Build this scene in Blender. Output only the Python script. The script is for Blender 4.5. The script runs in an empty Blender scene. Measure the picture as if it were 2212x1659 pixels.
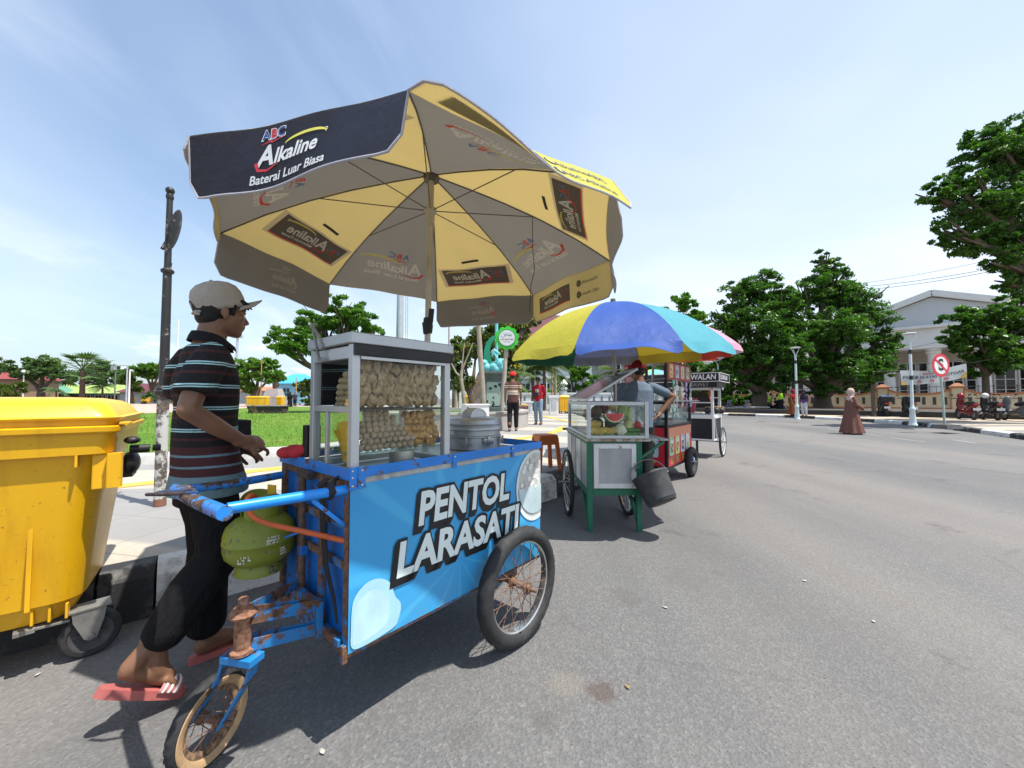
import bpy, math, random
import numpy as np
from mathutils import Matrix, Vector
random.seed(7); RNG=np.random.default_rng(7)
SC=bpy.context.scene; COL=SC.collection
PI=math.pi; rad=math.radians
# ---------------------------------------------------------------- camera
F=832.; CX=1106.; CY=829.5; CH=1.2
PITCH=math.atan((860-829.5)/F)
def ray(x,y):
    u=(x-CX)/F; v=(CY-y)/F
    return Vector((u, math.cos(PITCH)-math.sin(PITCH)*v, math.sin(PITCH)+math.cos(PITCH)*v))
def gp(x,y,z=0.):                     # where a sight line meets the level z
    r=ray(x,y); return Vector((0,0,CH))+r*((z-CH)/r.z)
def dp(x,y,Y):                        # where it reaches the distance Y
    r=ray(x,y); return Vector((0,0,CH))+r*(Y/r.y)
cam=bpy.data.cameras.new('camera'); co=bpy.data.objects.new('camera',cam); COL.objects.link(co)
cam.sensor_width=36; cam.lens=F/2212*36; cam.clip_end=2000; cam.clip_start=.02
co.location=(0,0,CH); co.rotation_euler=(PI/2+PITCH,0,0); SC.camera=co
# ---------------------------------------------------------------- light
SUN=Vector((.90*math.cos(rad(68.5)),-.44*math.cos(rad(68.5)),math.sin(rad(68.5)))).normalized()
W=bpy.data.worlds.new('World'); SC.world=W; W.use_nodes=True
def build_world():
    nt=W.node_tree; n=nt.nodes; L=nt.links; n.clear()
    out=n.new('ShaderNodeOutputWorld'); bg=n.new('ShaderNodeBackground'); sky=n.new('ShaderNodeTexSky')
    sky.sky_type='NISHITA'; sky.sun_disc=False; sky.sun_elevation=math.asin(SUN.z); sky.sun_rotation=math.atan2(SUN.x,SUN.y)
    sky.air_density=1.35; sky.dust_density=1.6; sky.ozone_density=2.2
    tc=n.new('ShaderNodeTexCoord'); sep=n.new('ShaderNodeSeparateXYZ'); L.new(tc.outputs['Generated'],sep.inputs[0])
    def m(op,a,b=None):
        x=n.new('ShaderNodeMath'); x.operation=op
        for i,v in enumerate((a,b)):
            if v is None: continue
            if isinstance(v,(int,float)): x.inputs[i].default_value=v
            else: L.new(v,x.inputs[i])
        return x.outputs[0]
    z=m('ADD',m('MAXIMUM',sep.outputs[2],0.),.22)
    comb=n.new('ShaderNodeCombineXYZ'); L.new(m('DIVIDE',sep.outputs[0],z),comb.inputs[0]); L.new(m('DIVIDE',sep.outputs[1],z),comb.inputs[1])
    mp=n.new('ShaderNodeMapping'); mp.inputs['Rotation'].default_value=(0,0,rad(-28)); mp.inputs['Scale'].default_value=(1.6,.55,1); mp.inputs['Location'].default_value=(.35,.2,0)
    L.new(comb.outputs[0],mp.inputs[0])
    def noise(sc,det,ro,dist,v):
        x=n.new('ShaderNodeTexNoise'); x.inputs['Scale'].default_value=sc; x.inputs['Detail'].default_value=det; x.inputs['Roughness'].default_value=ro; x.inputs['Distortion'].default_value=dist
        L.new(v,x.inputs['Vector']); return x.outputs[0]
    def ramp(v,a,b):
        x=n.new('ShaderNodeMapRange'); x.interpolation_type='SMOOTHSTEP'; x.inputs[1].default_value=a; x.inputs[2].default_value=b; L.new(v,x.inputs[0]); return x.outputs[0]
    wisp=m('MULTIPLY',ramp(noise(1.0,7,.52,.6,mp.outputs[0]),.43,.90),.60)
    veil=ramp(noise(.55,4,.5,.3,comb.outputs[0]),.35,.75)
    side=ramp(sep.outputs[0],-.75,.7)                      # the air is milkier towards the sun's side
    low=ramp(sep.outputs[2],.6,.0)
    wisp=m('MULTIPLY',wisp,m('SUBTRACT',1.25,m('MULTIPLY',ramp(sep.outputs[0],-.35,.25),1.15))); c=m('ADD',wisp,m('ADD',m('MULTIPLY',veil,.30),.08)); c=m('ADD',c,m('MULTIPLY',side,.36)); c=m('ADD',c,m('MULTIPLY',low,.27))
    puff=m('MULTIPLY',ramp(noise(2.6,6,.55,.0,comb.outputs[0]),.55,.68),ramp(sep.outputs[2],.32,.10)); c=m('ADD',c,m('MULTIPLY',puff,.35))
    c=m('MINIMUM',c,.92)
    mix=n.new('ShaderNodeMixRGB'); L.new(c,mix.inputs[0]); 
    tint=n.new('ShaderNodeMixRGB'); tint.blend_type='MULTIPLY'; tint.inputs[0].default_value=1; tint.inputs[2].default_value=(.74,1.0,1.17,1); L.new(sky.outputs[0],tint.inputs[1]); L.new(tint.outputs[0],mix.inputs[1]); mix.inputs[2].default_value=(7.5,8.1,9.1,1)
    L.new(mix.outputs[0],bg.inputs[0]); bg.inputs[1].default_value=.086; L.new(bg.outputs[0],out.inputs[0])
build_world()
sl=bpy.data.lights.new('sun','SUN'); sl.energy=4.3; sl.angle=rad(.55); sl.color=(1,.955,.88)
so=bpy.data.objects.new('sun',sl); COL.objects.link(so); so.rotation_euler=SUN.to_track_quat('Z','Y').to_euler()
vs=SC.view_settings; vs.view_transform='Standard'; vs.look='None'; vs.gamma=1; vs.exposure=.84
SC.cycles.max_bounces=8; SC.cycles.transparent_max_bounces=16; SC.cycles.use_denoising=True
SC.cycles.sample_clamp_indirect=6
# ---------------------------------------------------------------- materials
def srgb(h):
    h=h.lstrip('#'); r=[int(h[i:i+2],16)/255 for i in (0,2,4)]
    return tuple(c/12.92 if c<=.04045 else ((c+.055)/1.055)**2.4 for c in r)
class NT:
    def __init__(s,name):
        s.m=bpy.data.materials.new(name); s.m.use_nodes=True; s.t=s.m.node_tree; s.n=s.t.nodes; s.L=s.t.links
        s.b=s.n['Principled BSDF']; s.out=s.n['Material Output']; s.tc=s.n.new('ShaderNodeTexCoord'); s.o=s.tc.outputs['Object']
    def new(s,k,**kw):
        x=s.n.new('ShaderNode'+k)
        for a,v in kw.items(): setattr(x,a,v)
        return x
    def put(s,sock,v):
        if hasattr(v,'is_output') or isinstance(v,bpy.types.NodeSocket): s.L.new(v,sock)
        elif isinstance(v,(tuple,list)) and len(v)==3 and sock.type=='RGBA': sock.default_value=(*v,1)
        else: sock.default_value=v
    def noise(s,scale,det=3,ro=.5,dist=0,vec=None):
        x=s.new('TexNoise'); s.L.new(vec or s.o,x.inputs['Vector']); x.inputs['Scale'].default_value=scale; x.inputs['Detail'].default_value=det; x.inputs['Roughness'].default_value=ro; x.inputs['Distortion'].default_value=dist
        return x.outputs[0]
    def map(s,v,a,b,c=0,d=1,smooth=False):
        x=s.new('MapRange'); x.interpolation_type='SMOOTHSTEP' if smooth else 'LINEAR'
        for i,q in enumerate((v,a,b,c,d)): s.put(x.inputs[i],q)
        return x.outputs[0]
    def mix(s,f,a,b,mode='MIX'):
        x=s.new('MixRGB',blend_type=mode); s.put(x.inputs[0],f); s.put(x.inputs[1],a); s.put(x.inputs[2],b); return x.outputs[0]
    def math(s,op,a,b=0.,c=None):
        x=s.new('Math',operation=op); s.put(x.inputs[0],a); s.put(x.inputs[1],b)
        if c is not None: s.put(x.inputs[2],c)
        return x.outputs[0]
    def mapping(s,sc=(1,1,1),rot=(0,0,0),loc=(0,0,0),vec=None):
        x=s.new('Mapping'); s.L.new(vec or s.o,x.inputs[0]); x.inputs['Scale'].default_value=sc; x.inputs['Rotation'].default_value=rot; x.inputs['Location'].default_value=loc; return x.outputs[0]
    def bump(s,h,st=.3,d=.01,normal=None):
        x=s.new('Bump'); x.inputs['Strength'].default_value=st; x.inputs['Distance'].default_value=d; s.L.new(h,x.inputs['Height'])
        if normal is not None: s.L.new(normal,x.inputs['Normal'])
        s.L.new(x.outputs[0],s.b.inputs['Normal']); return x.outputs[0]
    def ramp(s,v,stops,interp='CONSTANT'):
        x=s.new('ValToRGB'); cr=x.color_ramp; cr.interpolation=interp; s.put(x.inputs[0],v)
        for i,(p,c) in enumerate(stops):
            e=cr.elements[i] if i<2 else cr.elements.new(p)
            e.position=p; e.color=(*c,1)
        return x.outputs[0]
    def fin(s,col=None,rough=.6,metal=0,spec=None):
        if col is not None: s.put(s.b.inputs['Base Color'],col)
        s.put(s.b.inputs['Roughness'],rough); s.put(s.b.inputs['Metallic'],metal)
        if spec is not None: s.b.inputs['Specular IOR Level'].default_value=spec
        return s.m
_MC={}
def mat(name,col,rough=.6,metal=0,var=.12,scale=9.,bump=0,bscale=60,dirt=0,dirtcol=(.06,.045,.03),spec=None):
    """plain surface with blotchy tone, faint dirt and optional relief"""
    if name in _MC: return _MC[name]
    t=NT(name); c=t.noise(scale,5,.6)
    col2=t.mix(t.map(c,.3,.72),tuple(x*(1-var) for x in col),tuple(min(1,x*(1+var)) for x in col))
    if dirt: col2=t.mix(t.math('MULTIPLY',t.map(t.noise(scale*.7,8,.7),.5,.72),dirt),col2,dirtcol)
    if bump: t.bump(t.noise(bscale,4,.6),bump,.01)
    r=t.map(c,.3,.7,max(.02,rough-.08),min(1,rough+.08))
    _MC[name]=t.fin(col2,r,metal,spec); return _MC[name]
def worn(name,col,under=(.05,.03,.02),amt=.55,scale=14,rough=.45,edge2=None,bump=.3):
    """old paint: chips through to rust or primer"""
    if name in _MC: return _MC[name]
    t=NT(name); big=t.noise(scale*.25,4,.6); fine=t.noise(scale,8,.72)
    k=t.map(t.math('ADD',t.math('MULTIPLY',big,.5),t.math('MULTIPLY',fine,.7)),amt,amt+.05)
    base=t.mix(t.map(big,.3,.7),tuple(x*.82 for x in col),tuple(min(1,x*1.15) for x in col))
    rust=t.mix(t.map(t.noise(scale*3,4),.35,.65),under,edge2 or tuple(x*2.2 for x in under))
    t.bump(k,-bump,.004)
    _MC[name]=t.fin(t.mix(k,base,rust),t.map(k,0,1,rough,.85)); return _MC[name]
def glassm(name,tint=(1,1,1),refl=.10,dust=.05):
    if name in _MC: return _MC[name]
    t=NT(name); tr=t.new('BsdfTransparent'); tr.inputs[0].default_value=(*tint,1)
    gl=t.new('BsdfGlossy'); gl.inputs['Roughness'].default_value=.03
    df=t.new('BsdfDiffuse'); df.inputs[0].default_value=(.6,.6,.58,1)
    lw=t.new('LayerWeight'); lw.inputs[0].default_value=.25
    m1=t.new('MixShader'); t.put(m1.inputs[0],t.map(lw.outputs['Fresnel'],0,1,refl*.2,refl*4)); t.L.new(tr.outputs[0],m1.inputs[1]); t.L.new(gl.outputs[0],m1.inputs[2])
    m2=t.new('MixShader'); t.put(m2.inputs[0],t.map(t.noise(6,6,.65),.35,.8,dust*.3,dust*2)); t.L.new(m1.outputs[0],m2.inputs[1]); t.L.new(df.outputs[0],m2.inputs[2])
    t.L.new(m2.outputs[0],t.out.inputs[0]); _MC[name]=t.m; return t.m
def cloth(name,col,trans=.4,tcol=None,rough=.8,var=.1,scale=5,stain=.15,stainc=(.25,.2,.12),weave=300):
    """thin fabric that lets some light through"""
    if name in _MC: return _MC[name]
    t=NT(name); c=t.noise(scale,6,.65)
    base=t.mix(t.map(c,.3,.7),tuple(x*(1-var) for x in col),tuple(min(1,x*(1+var)) for x in col))
    base=t.mix(t.math('MULTIPLY',t.map(t.noise(scale*.5,8,.7),.52,.75),stain),base,stainc)
    t.bump(t.math('ADD',t.noise(2.2,4,.5),t.math('MULTIPLY',t.noise(9,4,.6,1.2),.35)),.55,.035); t.fin(base,rough,0,.25)
    tl=t.new('BsdfTranslucent')
    if tcol is None: t.L.new(base,tl.inputs[0])
    else: tl.inputs[0].default_value=(*tcol,1)
    ms=t.new('MixShader'); ms.inputs[0].default_value=trans
    t.L.new(t.b.outputs[0],ms.inputs[1]); t.L.new(tl.outputs[0],ms.inputs[2]); t.L.new(ms.outputs[0],t.out.inputs[0])
    _MC[name]=t.m; return t.m
# ---------------------------------------------------------------- mesh helpers
def frame_to(d,up=Vector((0,0,1))):
    d=Vector(d).normalized(); a=up if abs(d.dot(up))<.98 else Vector((0,1,0))
    x=a.cross(d).normalized(); y=d.cross(x); return Matrix((x,y,d)).transposed()
class MB:
    def __init__(s): s.v=[]; s.f=[]; s.m=[]
    def add(s,V,Fc,m=0,T=None):
        b=len(s.v)
        for p in V:
            p=Vector(p); s.v.append(tuple(T@p if T is not None else p))
        for f in Fc: s.f.append(tuple(i+b for i in f)); s.m.append(m)
        return s
    def box(s,c,sz,m=0,rot=None,taper=1.,T=None):
        hx,hy,hz=[x/2 for x in sz]; V=[]
        for z,k in ((-hz,1.),(hz,taper)):
            for x,y in ((-hx,-hy),(hx,-hy),(hx,hy),(-hx,hy)): V.append(Vector((x*k,y*k,z)))
        if rot is not None:
            R=rot if isinstance(rot,Matrix) else Matrix.Rotation(rot,3,'Z'); V=[R@v for v in V]
        V=[v+Vector(c) for v in V]
        return s.add(V,[(3,2,1,0),(4,5,6,7),(0,1,5,4),(1,2,6,5),(2,3,7,6),(3,0,4,7)],m,T)
    def span(s,a,b,m=0,T=None):
        a=Vector(a); b=Vector(b); return s.box((a+b)/2,[abs(x) for x in (b-a)],m,T=T)
    def bar(s,a,b,w,h,m=0,up=Vector((0,0,1)),T=None):
        a=Vector(a); b=Vector(b); R=frame_to(b-a,up); return s.box((a+b)/2,(w,h,(b-a).length),m,R,T=T)
    def tube(s,pts,r,n=10,m=0,closed=False,cap=True,T=None):
        pts=[Vector(p) for p in pts]; k=len(pts); rs=r if isinstance(r,(list,tuple)) else [r]*k; V=[]; Fc=[]; pu=None
        for i,p in enumerate(pts):
            d=(pts[(i+1)%k]-pts[i-1]) if closed else (pts[min(i+1,k-1)]-pts[max(i-1,0)])
            if d.length<1e-9: d=Vector((0,0,1))
            d.normalize()
            if pu is None: u=frame_to(d).col[0].copy()
            else:
                u=pu-d*pu.dot(d)
                u=u.normalized() if u.length>1e-6 else frame_to(d).col[0].copy()
            pu=u; w=d.cross(u)
            for j in range(n):
                a=2*PI*j/n; V.append(p+(u*math.cos(a)+w*math.sin(a))*rs[i])
        for i in range(k if closed else k-1):
            for j in range(n):
                a=i*n+j; b=i*n+(j+1)%n; c=((i+1)%k)*n+(j+1)%n; d=((i+1)%k)*n+j; Fc.append((a,b,c,d))
        if cap and not closed: Fc.append(tuple(range(n-1,-1,-1))); Fc.append(tuple(range((k-1)*n,k*n)))
        return s.add(V,Fc,m,T)
    def lathe(s,prof,n=24,m=0,T=None,sx=1,sy=1,cap=True):
        V=[];Fc=[]; k=len(prof)
        for r,z in prof:
            for j in range(n):
                a=2*PI*j/n; V.append((r*sx*math.cos(a),r*sy*math.sin(a),z))
        for i in range(k-1):
            for j in range(n): Fc.append((i*n+j,i*n+(j+1)%n,(i+1)*n+(j+1)%n,(i+1)*n+j))
        if cap and prof[0][0]>1e-5: Fc.append(tuple(range(n-1,-1,-1)))
        if cap and prof[-1][0]>1e-5: Fc.append(tuple(range((k-1)*n,k*n)))
        return s.add(V,Fc,m,T)
    def ell(s,c,r,m=0,n=14,k=9,R=None,T=None):
        V=[];Fc=[]; r=(r,)*3 if not isinstance(r,(tuple,list)) else r
        for i in range(k+1):
            t=PI*i/k
            for j in range(n):
                a=2*PI*j/n; v=Vector((r[0]*math.sin(t)*math.cos(a),r[1]*math.sin(t)*math.sin(a),-r[2]*math.cos(t)))
                if R is not None: v=R@v
                V.append(v+Vector(c))
        for i in range(k):
            for j in range(n): Fc.append((i*n+j,i*n+(j+1)%n,(i+1)*n+(j+1)%n,(i+1)*n+j))
        return s.add(V,Fc,m,T)
    def prism(s,poly,z0,z1,m=0,T=None,mside=None):
        k=len(poly); V=[(x,y,z0) for x,y in poly]+[(x,y,z1) for x,y in poly]
        s.add(V,[tuple(range(k-1,-1,-1)),tuple(range(k,2*k))],m,T)
        return s.add(V,[(i,(i+1)%k,k+(i+1)%k,k+i) for i in range(k)],m if mside is None else mside,T)
    def grid(s,fn,nu,nv,m=0):
        V=[fn(i/nu,j/nv) for j in range(nv+1) for i in range(nu+1)]; w=nu+1
        return s.add(V,[(j*w+i,j*w+i+1,(j+1)*w+i+1,(j+1)*w+i) for j in range(nv) for i in range(nu)],m)
    def text(s,body,fn,m=0,**kw):
        V,Fc=text2d(body,**kw); return s.add([fn(x,y) for x,y in V],Fc,m)
def rrect(w,h,r,n=5,cx=0,cy=0):
    P=[]
    for (sx,sy,a0) in ((1,-1,-90),(1,1,0),(-1,1,90),(-1,-1,180)):
        for i in range(n+1):
            a=rad(a0+90*i/n); P.append((cx+sx*(w/2-r)+r*math.cos(a),cy+sy*(h/2-r)+r*math.sin(a)))
    return P
_TX={}
def text2d(body,size=1.,bold=0.,shear=0.,sx=1.,space=1.,align='CENTER',w=None):
    """outline of a word as a flat mesh, centred on 0,0; w stretches it to a width"""
    key=(body,size,bold,shear,sx,space,align,w)
    if key in _TX: return _TX[key]
    cu=bpy.data.curves.new('t','FONT'); cu.body=body; cu.size=size; cu.offset=bold*size; cu.shear=shear; cu.space_character=space
    cu.resolution_u=3; cu.align_x=align; cu.align_y='CENTER'
    o=bpy.data.objects.new('t',cu); COL.objects.link(o); dg=bpy.context.evaluated_depsgraph_get(); me=bpy.data.meshes.new_from_object(o.evaluated_get(dg))
    V=[(v.co.x*sx,v.co.y) for v in me.vertices]; Fc=[tuple(p.vertices) for p in me.polygons]
    if w and V:
        a=min(x for x,_ in V); b=max(x for x,_ in V); c0=(a+b)/2; k=w/max(b-a,1e-6); V=[((x-c0)*k,y) for x,y in V]
    bpy.data.objects.remove(o); bpy.data.curves.remove(cu); bpy.data.meshes.remove(me)
    _TX[key]=(V,Fc); return _TX[key]
def strokes(mb,fn,paths,r,m=0,n=8):
    """flat ribbons following 2-D polylines"""
    for P in paths:
        V=[];Fc=[]
        for i,(x,y) in enumerate(P):
            a=P[max(i-1,0)]; b=P[min(i+1,len(P)-1)]; dx,dy=b[0]-a[0],b[1]-a[1]; l=math.hypot(dx,dy) or 1; rr=r(i/(len(P)-1)) if callable(r) else r
            V+= [fn(x-dy/l*rr,y+dx/l*rr),fn(x+dy/l*rr,y-dx/l*rr)]
        for i in range(len(P)-1): Fc.append((2*i,2*i+1,2*i+3,2*i+2))
        mb.add(V,Fc,m)
def arc(cx,cy,rx,ry,a0,a1,n=14): return [(cx+rx*math.cos(rad(a0+(a1-a0)*i/n)),cy+ry*math.sin(rad(a0+(a1-a0)*i/n))) for i in range(n+1)]
def obj(name,mb,mats,parent=None,smooth=False,bevel=0,loc=None,seg=2):
    me=bpy.data.meshes.new(name); me.from_pydata(mb.v,[],mb.f)
    for q in (mats if isinstance(mats,(list,tuple)) else [mats]): me.materials.append(q)
    me.polygons.foreach_set('material_index',mb.m); me.update()
    if smooth:
        me.polygons.foreach_set('use_smooth',[True]*len(me.polygons)); me.set_sharp_from_angle(angle=rad(smooth if smooth>1 else 42))
    o=bpy.data.objects.new(name,me); COL.objects.link(o)
    if parent is not None: o.parent=parent
    if loc is not None: o.location=loc
    if bevel:
        b=o.modifiers.new('bevel','BEVEL'); b.width=bevel; b.segments=seg; b.limit_method='ANGLE'; b.angle_limit=rad(40)
    return o
def empty(name,loc=(0,0,0),rz=0,parent=None):
    o=bpy.data.objects.new(name,None); COL.objects.link(o); o.location=loc; o.rotation_euler=(0,0,rz); o.empty_display_size=.1
    if parent is not None: o.parent=parent
    return o
def tag(o,label,cat,group=None,kind=None):
    if label: o['label']=label
    if cat: o['category']=cat
    if group: o['group']=group
    if kind: o['kind']=kind
    return o
def thing(name,label,cat,loc=(0,0,0),rz=0,group=None): return tag(empty(name,loc,rz),label,cat,group)
def struct(name,mb,mats,smooth=False,kind='structure',label=None,cat=None):
    o=obj(name,mb,mats,None,smooth); o['kind']=kind
    if label: o['label']=label
    if cat: o['category']=cat
    return o
def dup(root,loc,rz=None,label=None,group=None,scale=None):
    """a copy of a thing with copies of its parts and their sub-parts"""
    def rec(o,par):
        c=o.copy(); COL.objects.link(c)
        if par is not None: c.parent=par
        for ch in [x for x in KIDS.get(o.name,[])]: rec(ch,c)
        return c
    KIDS={}
    for x in bpy.data.objects:
        if x.parent is not None: KIDS.setdefault(x.parent.name,[]).append(x)
    r=rec(root,None); r.location=loc
    if rz is not None: r.rotation_euler=(0,0,rz)
    if scale is not None: r.scale=scale if isinstance(scale,(tuple,list)) else (scale,)*3
    if label: r['label']=label
    if group: r['group']=group
    return r
def fuse(name,mb,mats,parent=None,vox=.01,it=4,keep=False,fac=.5):
    """melt overlapping closed shapes into one continuous skin"""
    o=obj(name+'_raw',mb,mats,None); r=o.modifiers.new('r','REMESH'); r.mode='VOXEL'; r.voxel_size=vox
    if it: q=o.modifiers.new('s','SMOOTH'); q.iterations=it; q.factor=fac
    dg=bpy.context.evaluated_depsgraph_get(); me=bpy.data.meshes.new_from_object(o.evaluated_get(dg)); me.name=name
    old=o.data; bpy.data.objects.remove(o); bpy.data.meshes.remove(old)
    me.polygons.foreach_set('use_smooth',[True]*len(me.polygons)); me.materials.clear(); me.materials.append(mats)
    me.polygons.foreach_set('material_index',[0]*len(me.polygons))
    n=bpy.data.objects.new(name,me); COL.objects.link(n)
    if parent is not None: n.parent=parent
    return n
# closed shapes used for bodies and clothes
def limb(mb,pts,rs,n=12):
    pts=[Vector(p) for p in pts]; rs=list(rs)
    a=(pts[0]-pts[1]).normalized(); b=(pts[-1]-pts[-2]).normalized(); P=[];R=[]
    for k in (1.,.8,.45): P.append(pts[0]+a*rs[0]*k*.98); R.append(rs[0]*math.sqrt(max(0,1-k*k))+1e-4)
    P+=pts; R+=rs
    for k in (.45,.8,1.): P.append(pts[-1]+b*rs[-1]*k*.98); R.append(rs[-1]*math.sqrt(max(0,1-k*k))+1e-4)
    mb.tube(P,R,n)
def stack(mb,rings,n=20,ripple=0,nr=7):
    """rings: (x,y,z,rx,ry) from bottom to top"""
    V=[];Fc=[];k=len(rings)
    for (x,y,z,rx,ry) in rings:
        for j in range(n):
            a=2*PI*j/n; w=1+ripple*math.sin(nr*a+z*3)*max(0,1-(z-rings[0][2])/(rings[-1][2]-rings[0][2]+1e-6))
            V.append((x+rx*w*math.cos(a),y+ry*w*math.sin(a),z))
    for i in range(k-1):
        for j in range(n): Fc.append((i*n+j,i*n+(j+1)%n,(i+1)*n+(j+1)%n,(i+1)*n+j))
    Fc.append(tuple(range(n-1,-1,-1))); Fc.append(tuple(range((k-1)*n,k*n))); mb.add(V,Fc)
# ================================================================ ground
def m_asphalt():
    t=NT('asphalt'); vec=t.o
    big=t.noise(.22,6,.6); mid=t.noise(2.2,6,.65); sp=t.new('TexVoronoi'); t.L.new(vec,sp.inputs['Vector']); sp.inputs['Scale'].default_value=95
    sp2=t.new('TexVoronoi'); t.L.new(vec,sp2.inputs['Vector']); sp2.inputs['Scale'].default_value=48
    base=t.mix(t.map(big,.3,.7),(.092,.091,.092),(.138,.136,.135))
    base=t.mix(t.map(mid,.35,.75,0,.45),base,(.125,.123,.12))
    warm=t.map(t.noise(.3,4,.5,0,t.mapping((1,.35,1),(0,0,-.6))),.42,.62,0,.7); base=t.mix(warm,base,(.185,.168,.152))
    base=t.mix(t.map(sp.outputs['Color'],.1,.9,0,.32),base,t.mix(sp.outputs['Color'],(.05,.05,.05),(.30,.29,.28)))
    chip=t.math('MULTIPLY',t.map(sp2.outputs['Distance'],.16,.09),t.math('GREATER_THAN',t.noise(33,2),.64)); base=t.mix(t.math('MULTIPLY',chip,.6),base,(.36,.35,.34))
    pit=t.map(t.noise(70,3,.6),.36,.30,0,.7); base=t.mix(pit,base,(.025,.025,.026))
    trk=t.map(t.noise(.55,3,.5,0,t.mapping((1.6,.16,1),(0,0,-.62))),.50,.68,0,.30); base=t.mix(trk,base,(.085,.083,.082)); st=t.map(t.noise(.9,6,.7),.60,.70,0,.5); base=t.mix(st,base,(.05,.047,.045))
    oil=t.map(t.noise(.5,3,.4,1.5,t.mapping((1,1,1),(0,0,0),(3.1,7.7,0))),.68,.76,0,.5); base=t.mix(oil,base,(.045,.038,.034))
    for (px,py,rr,cc,am) in ((1292,1492,.075,(.075,.05,.042),.6),(1225,1478,.10,(.19,.17,.14),.4),(1180,1560,.06,(.07,.062,.056),.3),(1345,1290,.12,(.085,.078,.072),.3),(1000,1590,.07,(.08,.072,.066),.3),(1480,1250,.2,(.10,.094,.088),.25)):
        g=gp(px,py); dv=t.new('VectorMath',operation='DISTANCE'); t.L.new(t.o,dv.inputs[0]); dv.inputs[1].default_value=g
        dd=t.math('ADD',dv.outputs['Value'],t.math('MULTIPLY',t.math('SUBTRACT',t.noise(14,5,.7),.5),rr*2.4)); base=t.mix(t.map(dd,rr,rr*.55,0,am),base,cc)
    cr=t.new('TexVoronoi',feature='DISTANCE_TO_EDGE'); t.L.new(t.mapping((1,1,1),(0,0,.3),(.7,.2,0)),cr.inputs['Vector']); cr.inputs['Scale'].default_value=.33
    ck=t.math('MULTIPLY',t.map(t.math('ADD',cr.outputs['Distance'],t.math('MULTIPLY',t.math('SUBTRACT',t.noise(5,6,.7),.5),.05)),.006,.0015),t.map(t.noise(.6,2),.48,.56)); base=t.mix(t.math('MULTIPLY',ck,.14),base,(.03,.03,.03))
    h=t.math('ADD',t.math('MULTIPLY',t.noise(110,3,.6),.6),t.math('MULTIPLY',sp.outputs['Distance'],.7)); t.bump(h,.8,.006)
    return t.fin(base,.88,0,.35)
def m_paving():
    t=NT('paving'); br=t.new('TexBrick'); v=t.mapping((1,1,1),(0,0,rad(12))); t.L.new(v,br.inputs['Vector'])
    br.inputs['Scale'].default_value=1.0; br.inputs['Mortar Size'].default_value=.006; br.inputs['Brick Width'].default_value=.6; br.inputs['Row Height'].default_value=.6; br.offset=0
    sep=t.new('SeparateXYZ'); t.L.new(t.mapping((1,1,1),(0,0,rad(14))),sep.inputs[0])
    s=t.math('ADD',sep.outputs[1],t.math('MULTIPLY',t.math('SINE',t.math('MULTIPLY',sep.outputs[0],.55)),.7))
    band=t.math('FRACT',t.math('DIVIDE',s,2.6)); k=t.map(band,.44,.46); 
    a=t.mix(t.noise(2.3,6,.65),(.36,.31,.245),(.47,.41,.335)); b=t.mix(t.noise(2.9,6,.65),(.20,.195,.19),(.28,.275,.265)); c=t.mix(k,a,b)
    mot=t.noise(26,5,.7); c=t.mix(t.map(mot,.4,.7,0,.28),c,(.24,.2,.17)); c=t.mix(t.map(t.noise(1.1,6,.7),.55,.72,0,.4),c,(.2,.185,.17))
    c=t.mix(t.math('MULTIPLY',br.outputs['Fac'],.6),c,(.15,.14,.13)); t.bump(mot,.12,.004); return t.fin(c,.72)
def m_farpaving():
    t=NT('striped_paving'); sep=t.new('SeparateXYZ'); t.L.new(t.mapping((1,1,1),(0,0,rad(-4))),sep.inputs[0])
    band=t.math('FRACT',t.math('DIVIDE',sep.outputs[1],2.3)); k=t.math('GREATER_THAN',band,.58)
    c=t.mix(k,t.mix(t.noise(1.5,5),(.42,.33,.22),(.52,.42,.29)),t.mix(t.noise(1.2,5),(.17,.155,.15),(.24,.22,.21)))
    return t.fin(t.mix(t.map(t.noise(.7,6,.7),.5,.7,0,.3),c,(.3,.27,.22)),.8)
def m_lawn():
    t=NT('lawn'); a=t.noise(.45,5,.6); b=t.noise(7,5,.7); c=t.mix(t.map(a,.3,.7),(.075,.165,.020),(.135,.235,.035)); c=t.mix(t.map(b,.4,.75,0,.6),c,(.035,.10,.010))
    c=t.mix(t.map(t.noise(.8,5,.65,0,t.mapping((1,1,1),(0,0,0),(9,2,0))),.58,.70,0,.6),c,(.26,.22,.09)); c=t.mix(t.map(t.noise(.16,5,.7),.45,.62,0,.35),c,(.20,.24,.05)); t.bump(t.noise(40,4,.7),.8,.04); return t.fin(c,.9,0,.1)
def m_kerb(name,col):
    t=NT(name); n=t.noise(6,8,.72); c=t.mix(t.map(n,.50,.66,0,.85),col,(.16,.15,.14)); c=t.mix(t.map(t.noise(30,5,.7),.55,.7,0,.6),c,(.05,.048,.045)); t.bump(n,.4,.01); return t.fin(c,.7,0,.4)
MASPH=m_asphalt(); MPAV=m_paving()
KZ=.27
b=MB(); b.prism([(400*math.cos(2*PI*i/48),400*math.sin(2*PI*i/48)+60) for i in range(48)],-.3,0); struct('road',b,MASPH)
KL=[(-6.96,-1.89),(-4.9,-.38),(-3.6,.74),(-2.9,1.36),(-2.12,2.04),(-1.74,2.37),(-.9,3.17),(-.2,3.88),(.355,4.48),(.615,4.78),(1.3,5.75),(1.95,7.0),(2.45,8.5),(2.9,10.5),(3.4,13),(3.8,17),(3.7,22),(2.9,28),(1,35),(-4,44),(-12,52)]
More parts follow.
